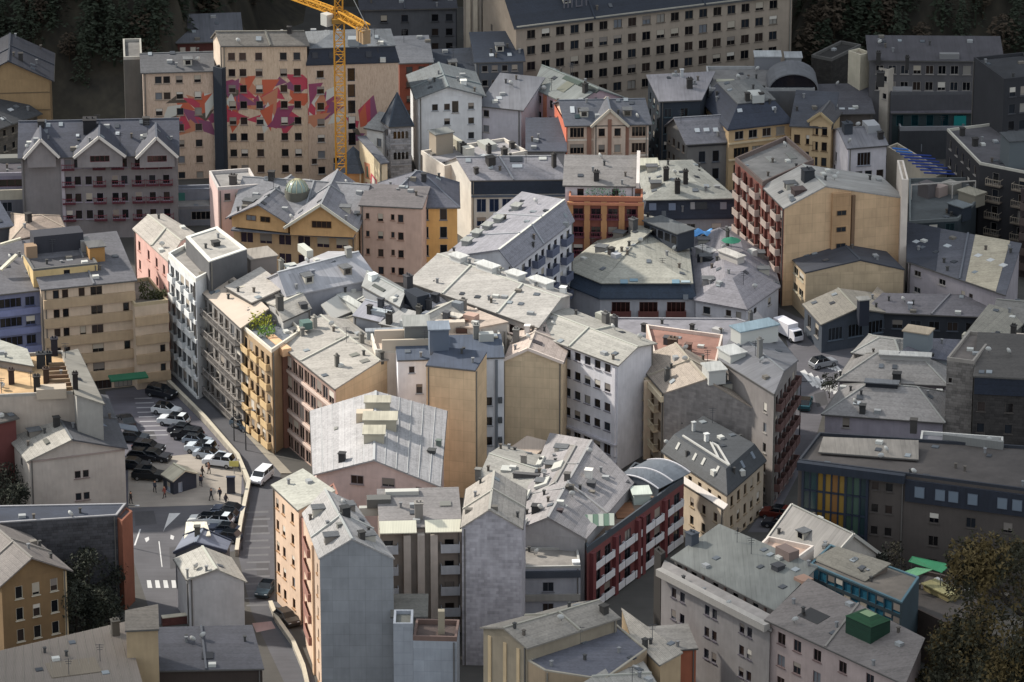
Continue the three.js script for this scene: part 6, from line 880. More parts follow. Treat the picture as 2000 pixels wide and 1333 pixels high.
{
  const b = B('house', 'tan stained wall house with patched slate roofs at the bottom centre right', 'house', [
    { q: [[944, 1228], [1030, 1266], [1205, 1208], [1130, 1180]], by: 1460, wall: '#82755f', roof: { t: 'g', e: 1, r: 1.2, c: '#8d8a80', m: 'slate', o: 0.3 }, f: { 0: [{ k: 'pier', c: [0.15, 0.5, 0.8], w: 0.5, h: 30, y0: 0.6, d: 0.1, col: '#b0966a' }] } },
    { q: [[1030, 1292], [1064, 1312], [1180, 1330], [1264, 1270], [1205, 1222], [1120, 1250]], k: 1, by: 1520, wall: '#8a7558', roof: { t: 'flat', c: '#5f626c', m: 'slate', ph: 0.15, pc: '#8a8272' } },
    { q: [[1235, 1245], [1290, 1300], [1330, 1280], [1215, 1190]], by: 1440, wall: '#a58a62', roof: { t: 's', e: 0, r: 0.5, c: '#a09c90', m: 'slate', o: 0.2 } },
    { q: [[1110, 1370], [1300, 1370], [1246, 1282], [1200, 1290]], by: 1560, wall: '#8d8a88', roof: { t: 's', e: 1, r: 1.6, c: '#9f9e95', m: 'slate', o: 0.2 } },
    { q: [[1278, 1275], [1360, 1268]], d: 5, by: 1400, wall: '#9b4f28', roof: { t: 's', e: 0, r: 0.8, c: '#8c8b84', m: 'slate', o: 0.2 } }]);
  b.sky([1238, 1302, 1.2, 0.5, '#e4e4e2']); b.chim([1180, 1196, 0.8, 0.8, '#3b3834'], [1260, 1268, 0.5, 1.2, '#3b3a38']);
}
B('apartment_building', 'grey block with pale cornice and mesh balconies left of the red balcony block', 'building', [{ q: [[1019, 1112], [1134, 1110]], d: 6, by: 1226, wall: '#8c8d95', roof: { t: 'flat', c: '#85837c', pc: '#8f8d88', ph: 0.3 }, f: { 0: [{ k: 'band', y0: 0.3, h: 0.9, d: 0.3, col: '#3b424e' }, w_([0.1, 0.45], 3, { w: 1.4, h: 1.3, y0: 1.9, sh: 2.9, fc: '#6c6d74' }), { k: 'band', r: 3, sh: 2.9, y0: 3.5, h: 0.9, d: 0.3, col: '#85817a' }] } }]).chim([1125, 1105, 0.8, 0.5, '#ccc']);
{
  const b = B('apartment_building', 'lilac grey house with long roof terrace balustrade and pale green grey roof at lower right', 'building', [
    { q: [[1292, 1122], [1504, 1232], [1512, 1214]], by: 1425, wall: '#7d7877', roof: { t: 's', e: 0, r: 0.2, c: '#8d8b86', m: 'gravel', o: 0.3 }, f: { 0: [w_([0.12, 0.2, 0.43, 0.5, 0.75, 0.82], 3, { w: 0.9, h: 1.3, y0: 1.0, sh: 2.9, fc: '#55505a' }), { k: 'band', y0: -0.9, h: 0.9, d: 0.9, col: '#8f8982', name: 'balustrade' }] } },
    { q: [[1318, 1092], [1512, 1190], [1590, 1112], [1405, 1030]], by: 1290, wall: '#857d78', roof: { t: 's', e: 0, r: 1.5, c: '#737874', m: 'zinc', o: 0.4 }, f: { 0: [w_([0.05, 0.2, 0.42, 0.62, 0.82], 1, { w: 1.0, h: 1.6, y0: 0.5, fc: '#4a4440' }), { k: 'pier', c: [0.12, 0.3, 0.52, 0.72, 0.92], w: 0.3, h: 2.4, y0: 0.1, d: 0.2, col: '#6d5148' }] } },
    { q: [[1278, 1080], [1291, 1092], [1300, 1086]], by: 1290, wall: '#2c2724', roof: { t: 'flat', c: '#4a443e' } },
    { q: [[1470, 1085], [1545, 1108], [1590, 1075], [1500, 1056]], by: 1250, wall: '#b9a596', roof: { t: 'flat', c: '#c2ab98', pc: '#d8c7b8', ph: 0.6 } }]);
  b.box('roof_unit', 1528, 1092, 2.6, 1.6, 1.2, '#8d7a72'); b.box('terrace_furniture', 1560, 1138, 1.8, 1.6, 0.4, '#ab8a78'); b.chim([1352, 1062, 1.2, 1.4, '#3c4450'], [1520, 1112, 1.2, 0.5, '#3b3c42']); b.antenna(1440, 1060, 2);
}
{
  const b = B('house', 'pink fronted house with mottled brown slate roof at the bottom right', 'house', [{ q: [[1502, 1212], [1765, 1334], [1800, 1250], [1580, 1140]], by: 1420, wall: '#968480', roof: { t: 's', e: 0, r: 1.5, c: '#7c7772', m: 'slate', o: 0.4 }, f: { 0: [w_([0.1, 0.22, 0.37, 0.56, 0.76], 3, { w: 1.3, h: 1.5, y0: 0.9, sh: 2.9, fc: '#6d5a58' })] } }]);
  b.sky([1590, 1204, 3.4, 2.2, '#1f1c1b', 0.04]);  // dark sheet painted for the shaded dormer recess, not a rooflight
  const t = thing('green_tent', 'dark green pergola tent with pale top on the mottled slate roof', 'tent', b.hit(1676, 1248).p); const g = new Geo(t.position), X = b.dir(0), n = V(X.z, 0, -X.x), c = t.position.clone(), P = (i, j, y) => c.clone().addScaledVector(X, i * 2.1).addScaledVector(n, 1.6 + j * 1.6).setY(c.y + y);
  for (const [a, d] of [[[-1, -1], [1, -1]], [[1, -1], [1, 1]], [[1, 1], [-1, 1]], [[-1, 1], [-1, -1]]]) g.poly([P(...a, -0.9), P(...d, -0.9), P(...d, 2.2), P(...a, 2.2)]); g.mesh('side_cover', M('#123a2a', 'deck', 0.9, 0, { side: 2 }), t);
  const r = new Geo(t.position); for (const [a, d] of [[[-1, -1], [1, -1]], [[1, -1], [1, 1]], [[1, 1], [-1, 1]], [[-1, 1], [-1, -1]]]) r.poly([P(a[0] * 1.05, a[1] * 1.05, 2.2), P(d[0] * 1.05, d[1] * 1.05, 2.2), P(d[0] * 0.4, d[1] * 0.4, 2.8), P(a[0] * 0.4, a[1] * 0.4, 2.8)]); r.mesh('cover_slope', M('#1d4a2e', 'deck', 0.9, 0, { side: 2 }), t); new Geo(t.position).poly([P(-0.4, -0.4, 2.8), P(0.4, -0.4, 2.8), P(0.4, 0.4, 2.8), P(-0.4, 0.4, 2.8)]).mesh('pale_top', M('#7f9370', '', 0.9, 0, { side: 2 }), t);
}
{
  const b = B('house', 'house with teal glazed veranda and grey terrace roof at right', 'house', [
    { q: [[1582, 1104], [1762, 1180], [1796, 1130], [1622, 1066]], by: 1262, wall: '#233a44', roof: { t: 'flat', c: '#6a655c', pc: '#3b6676', ph: 0.2 }, f: { 0: [w_(11, 2, { w: 1.25, h: 1.3, y0: 0.25, sh: 1.75, fc: '#2c5c70', pane: '#2a6076', sill: false, ml: 0.2, mr: 0.2 })] } },
    { q: [[1594, 1095], [1690, 1135], [1734, 1106], [1634, 1072]], by: 1253, wall: '#6a5a4e', roof: { t: 's', e: 0, r: 0.8, c: '#7d7b70', m: 'slate', o: 0.3 } },
    { q: [[1690, 1150], [1740, 1165], [1765, 1140]], by: 1250, wall: '#6d3c2a', roof: { t: 'flat', c: '#4a4038' }, f: { 0: [w_(2, 1, { w: 1.2, h: 1.2, y0: 0.4 })] } }]);
  const t = thing('green_canopy', 'bright green sheet canopy in two slopes behind the teal veranda', 'canopy', W(1810, 1110, 9)); const q = (pts, c) => slab(t.position, [pts.map(([x, y, h]) => W(x, y, h))], 0.08).mesh('sheet', M(c, 'sheet', 0.7, 0, { side: 2 }), t);
  q([[1775, 1098, 9], [1840, 1120, 9], [1858, 1104, 9.6], [1782, 1088, 9.6]], '#1b7048'); q([[1756, 1122, 8.4], [1782, 1130, 8.4], [1822, 1114, 9], [1790, 1110, 9]], '#5a8f68');
  const pg = new Geo(t.position); for (const [x, y, h] of [[1758, 1122, 8.4], [1838, 1120, 9], [1782, 1090, 9.5]]) { const p = W(x, y, h); pg.beam(p.clone().setY(5), p, 0.12); } pg.mesh('post', M('#4a4a46'), t);
}
B('house', 'cluttered low roofs and cream awnings in front of the brown wall at far right', 'house', [{ q: [[1755, 1180], [1880, 1240], [1930, 1150], [1800, 1120]], by: 1270, wall: '#4a3a32', roof: { t: 'flat', c: '#3f3a36' } }]).box('cream_awning', 1828, 1165, 4.6, 2, 0.8, '#a39668', { top: '#b0a878' });
{
  const b = B('house', 'pale gabled roof with darker right slope between street and teal veranda', 'house', [{ q: [[1505, 1052], [1615, 1102], [1712, 1080], [1592, 1018]], by: 1165, wall: '#b0a79c', roof: { t: 'g', e: 0, r: 3.2, fr: 0.5, c: '#8b8a84', m: 'zinc', o: 0.3, vc: '#b0aca4' } }]);
}
// dark modern block with coloured glazing
{
  const b = B('commercial_building', 'dark brown modern block with yellow and green glazed panels at its left corner', 'building', [
    { q: [[1560, 903], [1770, 930], [2060, 968], [2060, 880], [1600, 850]], by: 1120, wall: '#4d443f', roof: { t: 'flat', c: '#4c4945', pc: '#2a2f3a', ph: 0.4 }, f: { 0: [{ k: 'band', y0: -0.3, h: 1.1, d: 0.9, col: '#232a36', tex: 'zinc', name: 'eaves_band' }, w_([0.72, 0.85], 4, { w: 1.0, h: 1.2, y0: 1.3, sh: 3.1, fc: '#4a4542' })], 1: [{ k: 'band', y0: 0.4, h: 3.0, d: 0.3, col: '#252a36', name: 'attic_band', tex: 'zinc' }, w_([0.2, 0.45, 0.7], 4, { w: 1.3, h: 1.4, y0: 4.6, sh: 3.2, fc: '#4b4541' })] } },
    { q: [[1604, 884], [1790, 898], [1790, 866], [1612, 858]], by: 1104, wall: '#554a46', roof: { t: 's', e: 0, r: 0.5, c: '#87847b', m: 'zinc', o: 0.3 }, f: { 0: [w_(5, 1, { w: 2, h: 1, y0: 0.4 })] } }]);
  const v = b.vols[0], E = b.edge(v, 0), w = E.L * 0.6 / 9; const cols = ['#20363a', '#283f42', '#7a6028', '#866a30', '#7a5630', '#80662e', '#33463e', '#3d5248', '#203236'];
  for (let r = 0; r < 5; r++) for (let i = 0; i < 9; i++) { const c = E.a.clone().addScaledVector(E.d, E.L * 0.05 + (i + 0.5) * w).addScaledVector(E.n, 0.12).setY(v.h - 3.5 - r * 2.7); new Geo(b.o).box(c, E.d, w - 0.12, 2.45, 0.1).mesh('glass_panel', M(r > 2 ? cols[i] : cols[(i + (r % 2 ? 9 : 0)) % 9], '', 0.2), b.g); }
  for (let i = 0; i <= 9; i++) new Geo(b.o).box(E.a.clone().addScaledVector(E.d, E.L * 0.05 + i * w).addScaledVector(E.n, 0.14).setY(v.base), E.d, i % 3 ? 0.2 : 0.34, v.h - 0.9, i % 3 ? 0.3 : 0.34).mesh('mullion', M('#1a2434', '', 0.6), b.g);
  for (let r = 0; r < 6; r++) new Geo(b.o).box(E.a.clone().addScaledVector(E.d, E.L * 0.35).addScaledVector(E.n, 0.13).setY(v.h - 1.05 - r * 2.7), E.d, E.L * 0.6, 0.24, 0.32).mesh('transom', M('#1a2434', '', 0.6), b.g);
  const F = b.edge(v, 1); for (const f of [0.1, 0.24, 0.33, 0.46, 0.66, 0.76]) { const m = mesh('window', windowGeo(1.3, 1.5, false, 0), M('#5b6470', '', 0.5), b.g); m.position.copy(F.a.clone().addScaledVector(F.d, F.L * f).addScaledVector(F.n, 0.44).setY(v.h - 1.9)).sub(b.o); m.rotation.y = Math.atan2(-F.d.z, F.d.x); const p = mesh('pane', paneGeo(1.28, 1.48), M('#6d7884', '', 0.25), m); p.position.z = -0.06; }
  b.box('roof_rail', 1900, 872, 8, 0.5, 1.1, '#8d8d8a', { tex: 'sheet' });
}
// stacked roofs on the right
B('house', 'grey hip roof house with white dormer, upper of stacked pair on the right', 'house', [{ q: [[1640, 742], [1848, 752], [1852, 702], [1672, 694]], by: 838, wall: '#8a8188', roof: { t: 'h', e: 0, r: 2.2, k: 4, c: '#8f8e89', m: 'slate', o: 0.4 }, f: { 0: [w_(6, 2, { w: 1, h: 1.2, y0: 0.7, sh: 2.6 })] } }]).box('white_dormer', 1768, 704, 7, 1.4, 0.6, '#c9c8c4', { top: '#d6d5d0' });
{
  const b = B('house', 'grey hip roof house with dark rooftop units, lower of stacked pair on right', 'house', [{ q: [[1612, 808], [1842, 824], [1868, 772], [1650, 754]], by: 905, wall: '#8f8792', roof: { t: 'h', e: 0, r: 2.6, k: 4.5, c: '#8b8b88', m: 'slate', o: 0.4 }, f: { 0: [w_([0.18], 1, { w: 1, h: 1.5, y0: 0.4 })], 1: [w_(3, 2, { w: 0.7, h: 1.4, y0: 0.6, sh: 2.6 })] } }]);
  b.box('rooftop_unit', 1722, 758, 4.4, 1.2, 0.6, '#2c3038', { top: '#7b7e84' }); b.chim([1752, 745, 1.1, 1.2, '#2c2d2f'], [1685, 805, 0.8, 1, '#3b3c3c'], [1785, 836, 0.9, 1.2, '#4a4642']); b.sky([1674, 788, 1, 0.6]);
}
B('commercial_building', 'bluish low block with long white slatted roof rail beside the stacked hip roofs', 'building', [{ q: [[1795, 880], [1836, 884], [1960, 892], [1960, 860], [1800, 848]], by: 985, wall: '#6d7080', roof: { t: 'flat', c: '#77787c', pc: '#a9a8a4' } }]);
B('apartment_building', 'dark stone block with few windows under grey roof at right edge', 'building', [
  { q: [[1904, 736], [2060, 744]], d: 12, by: 940, wall: '#3f3a38', wt: 'stone', roof: { t: 's', e: 0, r: 1.6, c: '#56534f', m: 'slate', o: 0.2 }, f: { 0: [{ k: 'band', y0: 0.05, h: 2.4, d: 0.2, col: '#252c3a', tex: 'slate', name: 'attic_band' }, w_([0.1, 0.45], 4, { w: 1.1, h: 1.4, y0: 3.6, sh: 3.1, fc: '#4b4541' })] } },
  { q: [[1850, 705], [1902, 712]], d: 11, by: 920, wall: '#77706a', wt: 'stone', roof: { t: 'flat', c: '#6d6862', pc: '#857d74' }, f: { 0: [w_([0.15], 1, { w: 0.6, h: 0.8, y0: 2.4 })] } }]);
{
  const b = B('house', 'cluster of small roofs with cream terrace box and pale rooflight on the right', 'house', [
    { q: [[1668, 690], [1760, 704], [1800, 668], [1700, 656]], by: 800, wall: '#8d857c', roof: { t: 'h', e: 0, r: 1.2, k: 2.5, c: '#a09f98', m: 'slate', o: 0.3 } },
    { q: [[1762, 694], [1860, 706], [1880, 668], [1800, 662]], by: 800, wall: '#7c838a', roof: { t: 's', e: 1, r: 1.4, c: '#5f636c', m: 'slate', o: 0.3 } },
    { q: [[1880, 704], [2040, 712], [2040, 660], [1890, 652]], by: 800, wall: '#857a70', roof: { t: 'flat', c: '#8f887c', pc: '#b7a796' } },
    { q: [[1885, 660], [1960, 668], [2010, 620], [1935, 600]], by: 760, wall: '#6a665e', roof: { t: 's', e: 1, r: 1.2, c: '#8d8c80', m: 'slate', o: 0.3 } },
    { q: [[1940, 620], [2040, 640], [2060, 590], [1960, 590]], by: 720, wall: '#4a4a50', roof: { t: 'g', e: 0, r: 1.4, c: '#7c7b76', m: 'slate', o: 0.3 } }]);
  b.box('cream_hut', 1788, 682, 3.6, 2.4, 2.4, '#8f989f', { top: '#cfbda6' }); b.box('roof_hatch', 1920, 690, 2.4, 1.4, 0.7, '#c4bdb0', { top: '#c9b7a4' }); b.box('roof_hatch', 1965, 684, 4, 1, 0.5, '#bfb2a0'); b.box('roof_hatch', 1905, 664, 4, 1.2, 0.5, '#cfc9ba'); b.chim([1940, 675, 0.8, 1.5, '#6d6f78'], [1980, 655, 0.7, 1.4]);
}
// ---------- left lower ----------
{
  const b = B('apartment_building', 'pinkish gabled house with pale skylit left slope and dark right slope beside the car park', 'building', [{ q: [[56, 900], [243, 876], [206, 776], [-25, 802]], by: 1010, wall: '#a2988e', roof: { t: 'g', e: 1, r: 2.2, fr: 0.45, c: '#56595d', m: 'slate', o: 0.4, cb: '#96958c' }, f: { 0: [w_([0.5, 0.585], 2, { w: 0.85, h: 1.1, y0: 2.4, sh: 3.2, fc: '#7d6f6c' }), { k: 'band', y0: 0.1, h: 0.2, d: 0.15, col: '#8a7a72' }], 3: [w_(3, 2, { w: 1, h: 1.2, y0: 1, sh: 2.9 })] } }]);  // left slate paler, right darker: partly sunlight painted into the two colours
  const F = b.tops[1]?.f ?? b.tops[0].f; // right slope carries a glazed strip along its eave
  const rs = b.tops.find((t) => t.f.some((p) => p.x > b.o.x + 6)) ?? b.tops[0];
  b.sky([48, 786, 1.2, 0.5, '#5a5a56'], [54, 806, 1.2, 0.5, '#77766f'], [62, 822, 1.2, 0.5, '#6f6e68'], [68, 842, 1.2, 0.5, '#6d6c66'], [90, 863, 1.6, 0.6, '#6d6c66'], [215, 830, 2.0, 7.5, '#7e8a99', 0.05]);
  b.chim([96, 800, 0.9, 1.6, '#33343a'], [110, 832, 0.8, 1.2, '#2d2c2c'], [150, 800, 0.9, 1.2, '#2b2e38'], [157, 838, 0.8, 1.2, '#22252f'], [130, 812, 0.6, 1.2, '#aab0b8']);
}
B('house', 'dark red walled house strip behind pinkish gabled house at left edge', 'house', [{ q: [[-40, 835], [30, 818]], d: 8, by: 990, wall: '#6e2f2a', roof: { t: 's', e: 0, r: 1, c: '#55524e', m: 'slate' } }]);
{
  const b = B('apartment_building', 'terraced block with yellowish paved roof terrace, bench rows and dark chimneys at left', 'building', [
    { q: [[-30, 778], [148, 770], [122, 690], [-30, 700]], by: 968, wall: '#9c8e80', roof: { t: 'flat', c: '#bfa278', pc: '#8d8880', ph: 0.4 } },
    { q: [[149, 775], [200, 790], [150, 686], [124, 690]], by: 968, wall: '#85827c', roof: { t: 's', e: 1, r: 0.7, c: '#8b8a80', m: 'zinc', o: 0.2 } },
    { q: [[-30, 700], [62, 716], [50, 684], [-30, 660]], by: 900, wall: '#77706a', roof: { t: 's', e: 0, r: 0.5, c: '#a5a89c', m: 'slate', o: 0.2 } }]);
  for (let i = 0; i < 7; i++) b.box('bench', 125, 715 + i * 8, 4.2, 0.35, 0.45, i % 2 ? '#8a6f58' : '#b59c80', { sink: 0.05, tex: 'deck' });
  b.box('terrace_hut', 100, 772, 4, 2, 0.8, '#cdbdaa'); b.chim([22, 750, 0.8, 2, '#3a2820'], [90, 748, 0.8, 2, '#3a2618'], [80, 718, 1.2, 2, '#23272c'], [95, 712, 0.8, 1.6, '#23272c'], [106, 694, 0.9, 2.4, '#1d1b2a'], [72, 768, 0.9, 2.4, '#2c2622'], [147, 760, 0.7, 2.2, '#251d1c']);
}
B('house', 'retaining wall building of dark stone with navy flat roof below the pinkish gabled house', 'building', [{ q: [[-20, 1024], [228, 1008], [246, 985], [-20, 990]], by: 1206, wall: '#4a4a50', wt: 'stone', roof: { t: 'flat', c: '#2f3644', pc: '#7d7c80', ph: 0.15 } }, { q: [[225, 1012], [238, 1020], [258, 1000]], by: 1195, wall: '#83421f', roof: { t: 'flat', c: '#4a4040', ph: 0.1 } }]);
B('house', 'ochre house with pale framed windows and grey roof in the lower left corner', 'house', [{ q: [[2, 1140], [129, 1112]], d: 12, by: 1300, wall: '#7d5d2c', roof: { t: 'g', e: 1, r: 2.6, fr: 0.45, c: '#7d7872', m: 'slate', o: 0.6 }, f: { 0: [w_([0.26, 0.52, 0.8], 3, { w: 1.0, h: 1.7, y0: 0.9, sh: 2.9, fc: '#b7b0a0' }), { k: 'pier', c: [0.97], w: 0.4, h: 30, y0: 0.2, d: 0.1, col: '#b09a70' }] } }]);
{
  const b = B('house', 'broad tan ribbed roof house filling the bottom left corner', 'house', [{ q: [[-90, 1440], [288, 1390], [240, 1222], [-70, 1292]], by: 1620, wall: '#8a744e', roof: { t: 's', e: 0, r: 0.6, c: '#7b746a', m: 'sheet', o: 0.3, seam: 1.2 } }]);
  b.chim([225, 1240, 0.9, 1.8, '#5a5348']); b.box('roof_patch', 150, 1320, 6, 5, 0.12, '#8b7f70', { sink: 0.02, tex: 'sheet' });
}
B('house', 'tan walled narrow house right of the ribbed roof in the bottom left', 'house', [{ q: [[246, 1234], [308, 1231], [306, 1186], [246, 1196]], by: 1470, wall: '#9a825c', roof: { t: 's', e: 0, r: 0.5, c: '#7d776c', m: 'slate', o: 0.15 } }]);
B('house', 'dark weathered slate roof house at the bottom between tan wall and curving street', 'house', [{ q: [[311, 1312], [512, 1308], [490, 1226], [312, 1230]], by: 1450, wall: '#3c2f28', roof: { t: 's', e: 0, r: 1.0, c: '#4d4f55', m: 'slate', o: 0.2 } }]).sky([405, 1282, 1.4, 1.6, '#25252a']);
B('house', 'small white gable house with pale left roof slope beside the zebra crossing', 'house', [{ q: [[368, 1132], [476, 1136], [448, 1092], [345, 1094]], by: 1228, wall: '#a4a2a4', roof: { t: 'g', e: 1, r: 1.5, c: '#a5a69c', m: 'slate', o: 0.35 } }]).chim([366, 1130, 0.25, 1.2, '#8d8c88']);
{
  const b = B('house', 'tiny roofs with navy edges and bright left slope behind the small white gable house', 'house', [
    { q: [[342, 1080], [440, 1078], [448, 1060], [360, 1050]], by: 1150, wall: '#4a505c', roof: { t: 'g', e: 1, r: 1.2, fr: 0.4, c: '#6d7582', m: 'zinc', o: 0.2, vc: '#2a3142' } },
    { q: [[362, 1056], [408, 1050], [400, 1022], [366, 1024]], by: 1128, wall: '#85888c', roof: { t: 's', e: 3, r: 0.8, c: '#c9c7b8', m: 'slate', o: 0.2 } }]);
  b.chim([385, 1046, 0.7, 1.2, '#4a4a44']);
}
B('kiosk', 'small dark kiosk with pale gabled roof on the car park plaza', 'kiosk', [{ q: [[318, 928], [338, 940], [383, 926]], by: 967, wall: '#2c3140', roof: { t: 'g', e: 0, r: 0.9, fr: 0.5, c: '#bdb8a2', m: 'zinc', o: 0.25 }, f: { 0: [w_([0.5], 1, { w: 0.9, h: 1.7, y0: 0.6, fc: '#8d94a0', pane: '#aab0ba' })], 1: [w_([0.3], 1, { w: 0.7, h: 1.9, y0: 0.5, fc: '#9aa0ac', pane: '#8d94a0', sill: false })] } }]);
// ---------- tower crane ----------
{
  const base = W(667, 402, 0), cr = thing('tower_crane', 'yellow lattice tower crane with counterweights standing in the upper left of town', 'crane', base);
  const Y = M('#b88426', '', 0.6), o = base, S = 0.8, top = (() => { let lo = 10, hi = 90; for (let i = 0; i < 40; i++) { const m = (lo + hi) / 2; pix(base.clone().setY(m))[1] > 36 ? lo = m : hi = m; } return lo; })();
  const lattice = (name, a, b, s, step, up) => { const g = new Geo(o), d = V().subVectors(b, a), L = d.length(); d.normalize(); const x = V().crossVectors(d, up).normalize(), y = V().crossVectors(x, d).normalize(), P = (i, j, t) => a.clone().addScaledVector(d, t).addScaledVector(x, i * s).addScaledVector(y, j * s); const C = [[-1, -1], [1, -1], [1, 1], [-1, 1]]; for (const [i, j] of C) g.beam(P(i, j, 0), P(i, j, L), 0.2); const n = Math.round(L / step); for (let k = 0; k < n; k++) for (let c = 0; c < 4; c++) { const [i, j] = C[c], [p, q] = C[(c + 1) % 4], t0 = k / n * L, t1 = (k + 1) / n * L; g.beam(P(i, j, t0), P(p, q, t0), 0.11); k % 2 ? g.beam(P(i, j, t0), P(p, q, t1), 0.11) : g.beam(P(p, q, t0), P(i, j, t1), 0.11); } return g.mesh(name, Y, cr); };
  lattice('mast', base.clone(), base.clone().setY(top - 0.6), S, 1.7, V(0, 0, 1));
  new Geo(o).box(base.clone().setY(top - 0.6), V(1, 0, 0), 2.2, 0.7, 2.2).mesh('slewing_ring', M('#8d6a2a', '', 0.6), cr);
  lattice('tower_head', base.clone().setY(top + 0.1), base.clone().setY(top + 8), 0.6, 1.6, V(0, 0, 1));
  const jd = V(-0.30, 0, -0.95).normalize(), c0 = base.clone().setY(top + 0.9), jibEnd = c0.clone().addScaledVector(jd, 42), cjEnd = c0.clone().addScaledVector(jd, -13).add(V(0, 0, 0));
  const jx = W(593, 0, top + 0.9), cx = W(716, 56, top + 0.9); const j2 = V().subVectors(jx, c0).normalize(), k2 = V().subVectors(cx, c0).normalize();
  lattice('jib', c0.clone().addScaledVector(j2, 0.9), c0.clone().addScaledVector(j2, 45), 0.42, 1.5, V(0, 1, 0)); lattice('counter_jib', c0.clone().addScaledVector(k2, 0.9), cx, 0.55, 1.4, V(0, 1, 0));
  const wx = V(-k2.z, 0, k2.x); for (let i = 0; i < 3; i++) new Geo(o).box(cx.clone().addScaledVector(k2, -0.3 - i * 0.9).setY(top - 1.6), wx, 1.3, 2.2, 0.6).mesh('counterweight', M('#8d7048', 'stucco'), cr);
  new Geo(o).box(c0.clone().addScaledVector(j2, 1.2).addScaledVector(wx, 1.3).setY(top - 1.2), j2, 1.6, 1.9, 1.3).mesh('cab', M('#b5b4ae', '', 0.4), cr);
  new Geo(o).beam(base.clone().setY(top + 8), c0.clone().addScaledVector(j2, 30), 0.08).mesh('tie_rod', M('#8a8a88', '', 0.5, 0.5), cr); new Geo(o).beam(base.clone().setY(top + 8), cx.clone().setY(top + 1.4), 0.08).mesh('tie_rod', M('#8a8a88', '', 0.5, 0.5), cr);
  new Geo(o).box(base.clone(), V(1, 0, 0), 4, 0.5, 4).mesh('base_block', M('#8d8a84'), cr);
}
// ---------- vehicles ----------
const GLASS = M('#14181d', '', 0.08), TYRE = M('#141414', '', 0.8), RIM = M('#8a8c90', '', 0.35, 0.7), PLASTIC = M('#202124', '', 0.6);
const prism = (pts, w, bev = 0.06) => { const s = new THREE.Shape(pts.map((p) => new THREE.Vector2(...p))); const g = new THREE.ExtrudeGeometry(s, { depth: w - 2 * bev, bevelEnabled: true, bevelThickness: bev, bevelSize: bev, bevelSegments: 2, steps: 1 }); g.translate(0, 0, -(w - 2 * bev) / 2); return g; };
const WHEEL = new THREE.CylinderGeometry(0.33, 0.33, 0.22, 16).rotateX(Math.PI / 2), RIMG = new THREE.CylinderGeometry(0.2, 0.2, 0.235, 12).rotateX(Math.PI / 2);
const SHAPES = {
  hatchback: { L: 4.1, body: [[-2.0, 0.3], [2.0, 0.3], [2.02, 0.62], [1.85, 0.82], [0.95, 0.95], [-1.75, 0.98], [-2.0, 0.85]], cab: [[-1.85, 0.95], [0.95, 0.93], [0.2, 1.42], [-1.35, 1.45]], roof: [[-1.4, 1.42], [0.22, 1.39], [0.1, 1.47], [-1.25, 1.5]], w: 1.74 },
  saloon: { L: 4.5, body: [[-2.2, 0.3], [2.2, 0.3], [2.22, 0.6], [2.05, 0.8], [1.0, 0.92], [-1.4, 0.96], [-2.15, 0.92], [-2.25, 0.6]], cab: [[-1.75, 0.93], [1.0, 0.9], [0.25, 1.37], [-1.0, 1.38]], roof: [[-1.02, 1.35], [0.27, 1.34], [0.12, 1.42], [-0.9, 1.43]], w: 1.78 },
  suv: { L: 4.5, body: [[-2.15, 0.4], [2.15, 0.4], [2.18, 0.8], [2.0, 1.0], [1.0, 1.12], [-2.0, 1.14], [-2.18, 0.95]], cab: [[-2.02, 1.1], [1.05, 1.08], [0.35, 1.62], [-1.75, 1.64]], roof: [[-1.8, 1.6], [0.38, 1.58], [0.22, 1.68], [-1.65, 1.7]], w: 1.85 },
  van: { L: 4.9, body: [[-2.4, 0.4], [2.3, 0.4], [2.4, 0.85], [2.1, 1.1], [1.5, 1.25], [-2.4, 1.25]], cab: [[-2.38, 1.2], [1.55, 1.2], [0.95, 1.82], [-2.3, 1.85]], roof: [[-2.34, 1.8], [0.98, 1.78], [0.8, 1.92], [-2.2, 1.95]], w: 1.95 },
};
const CARG = {};
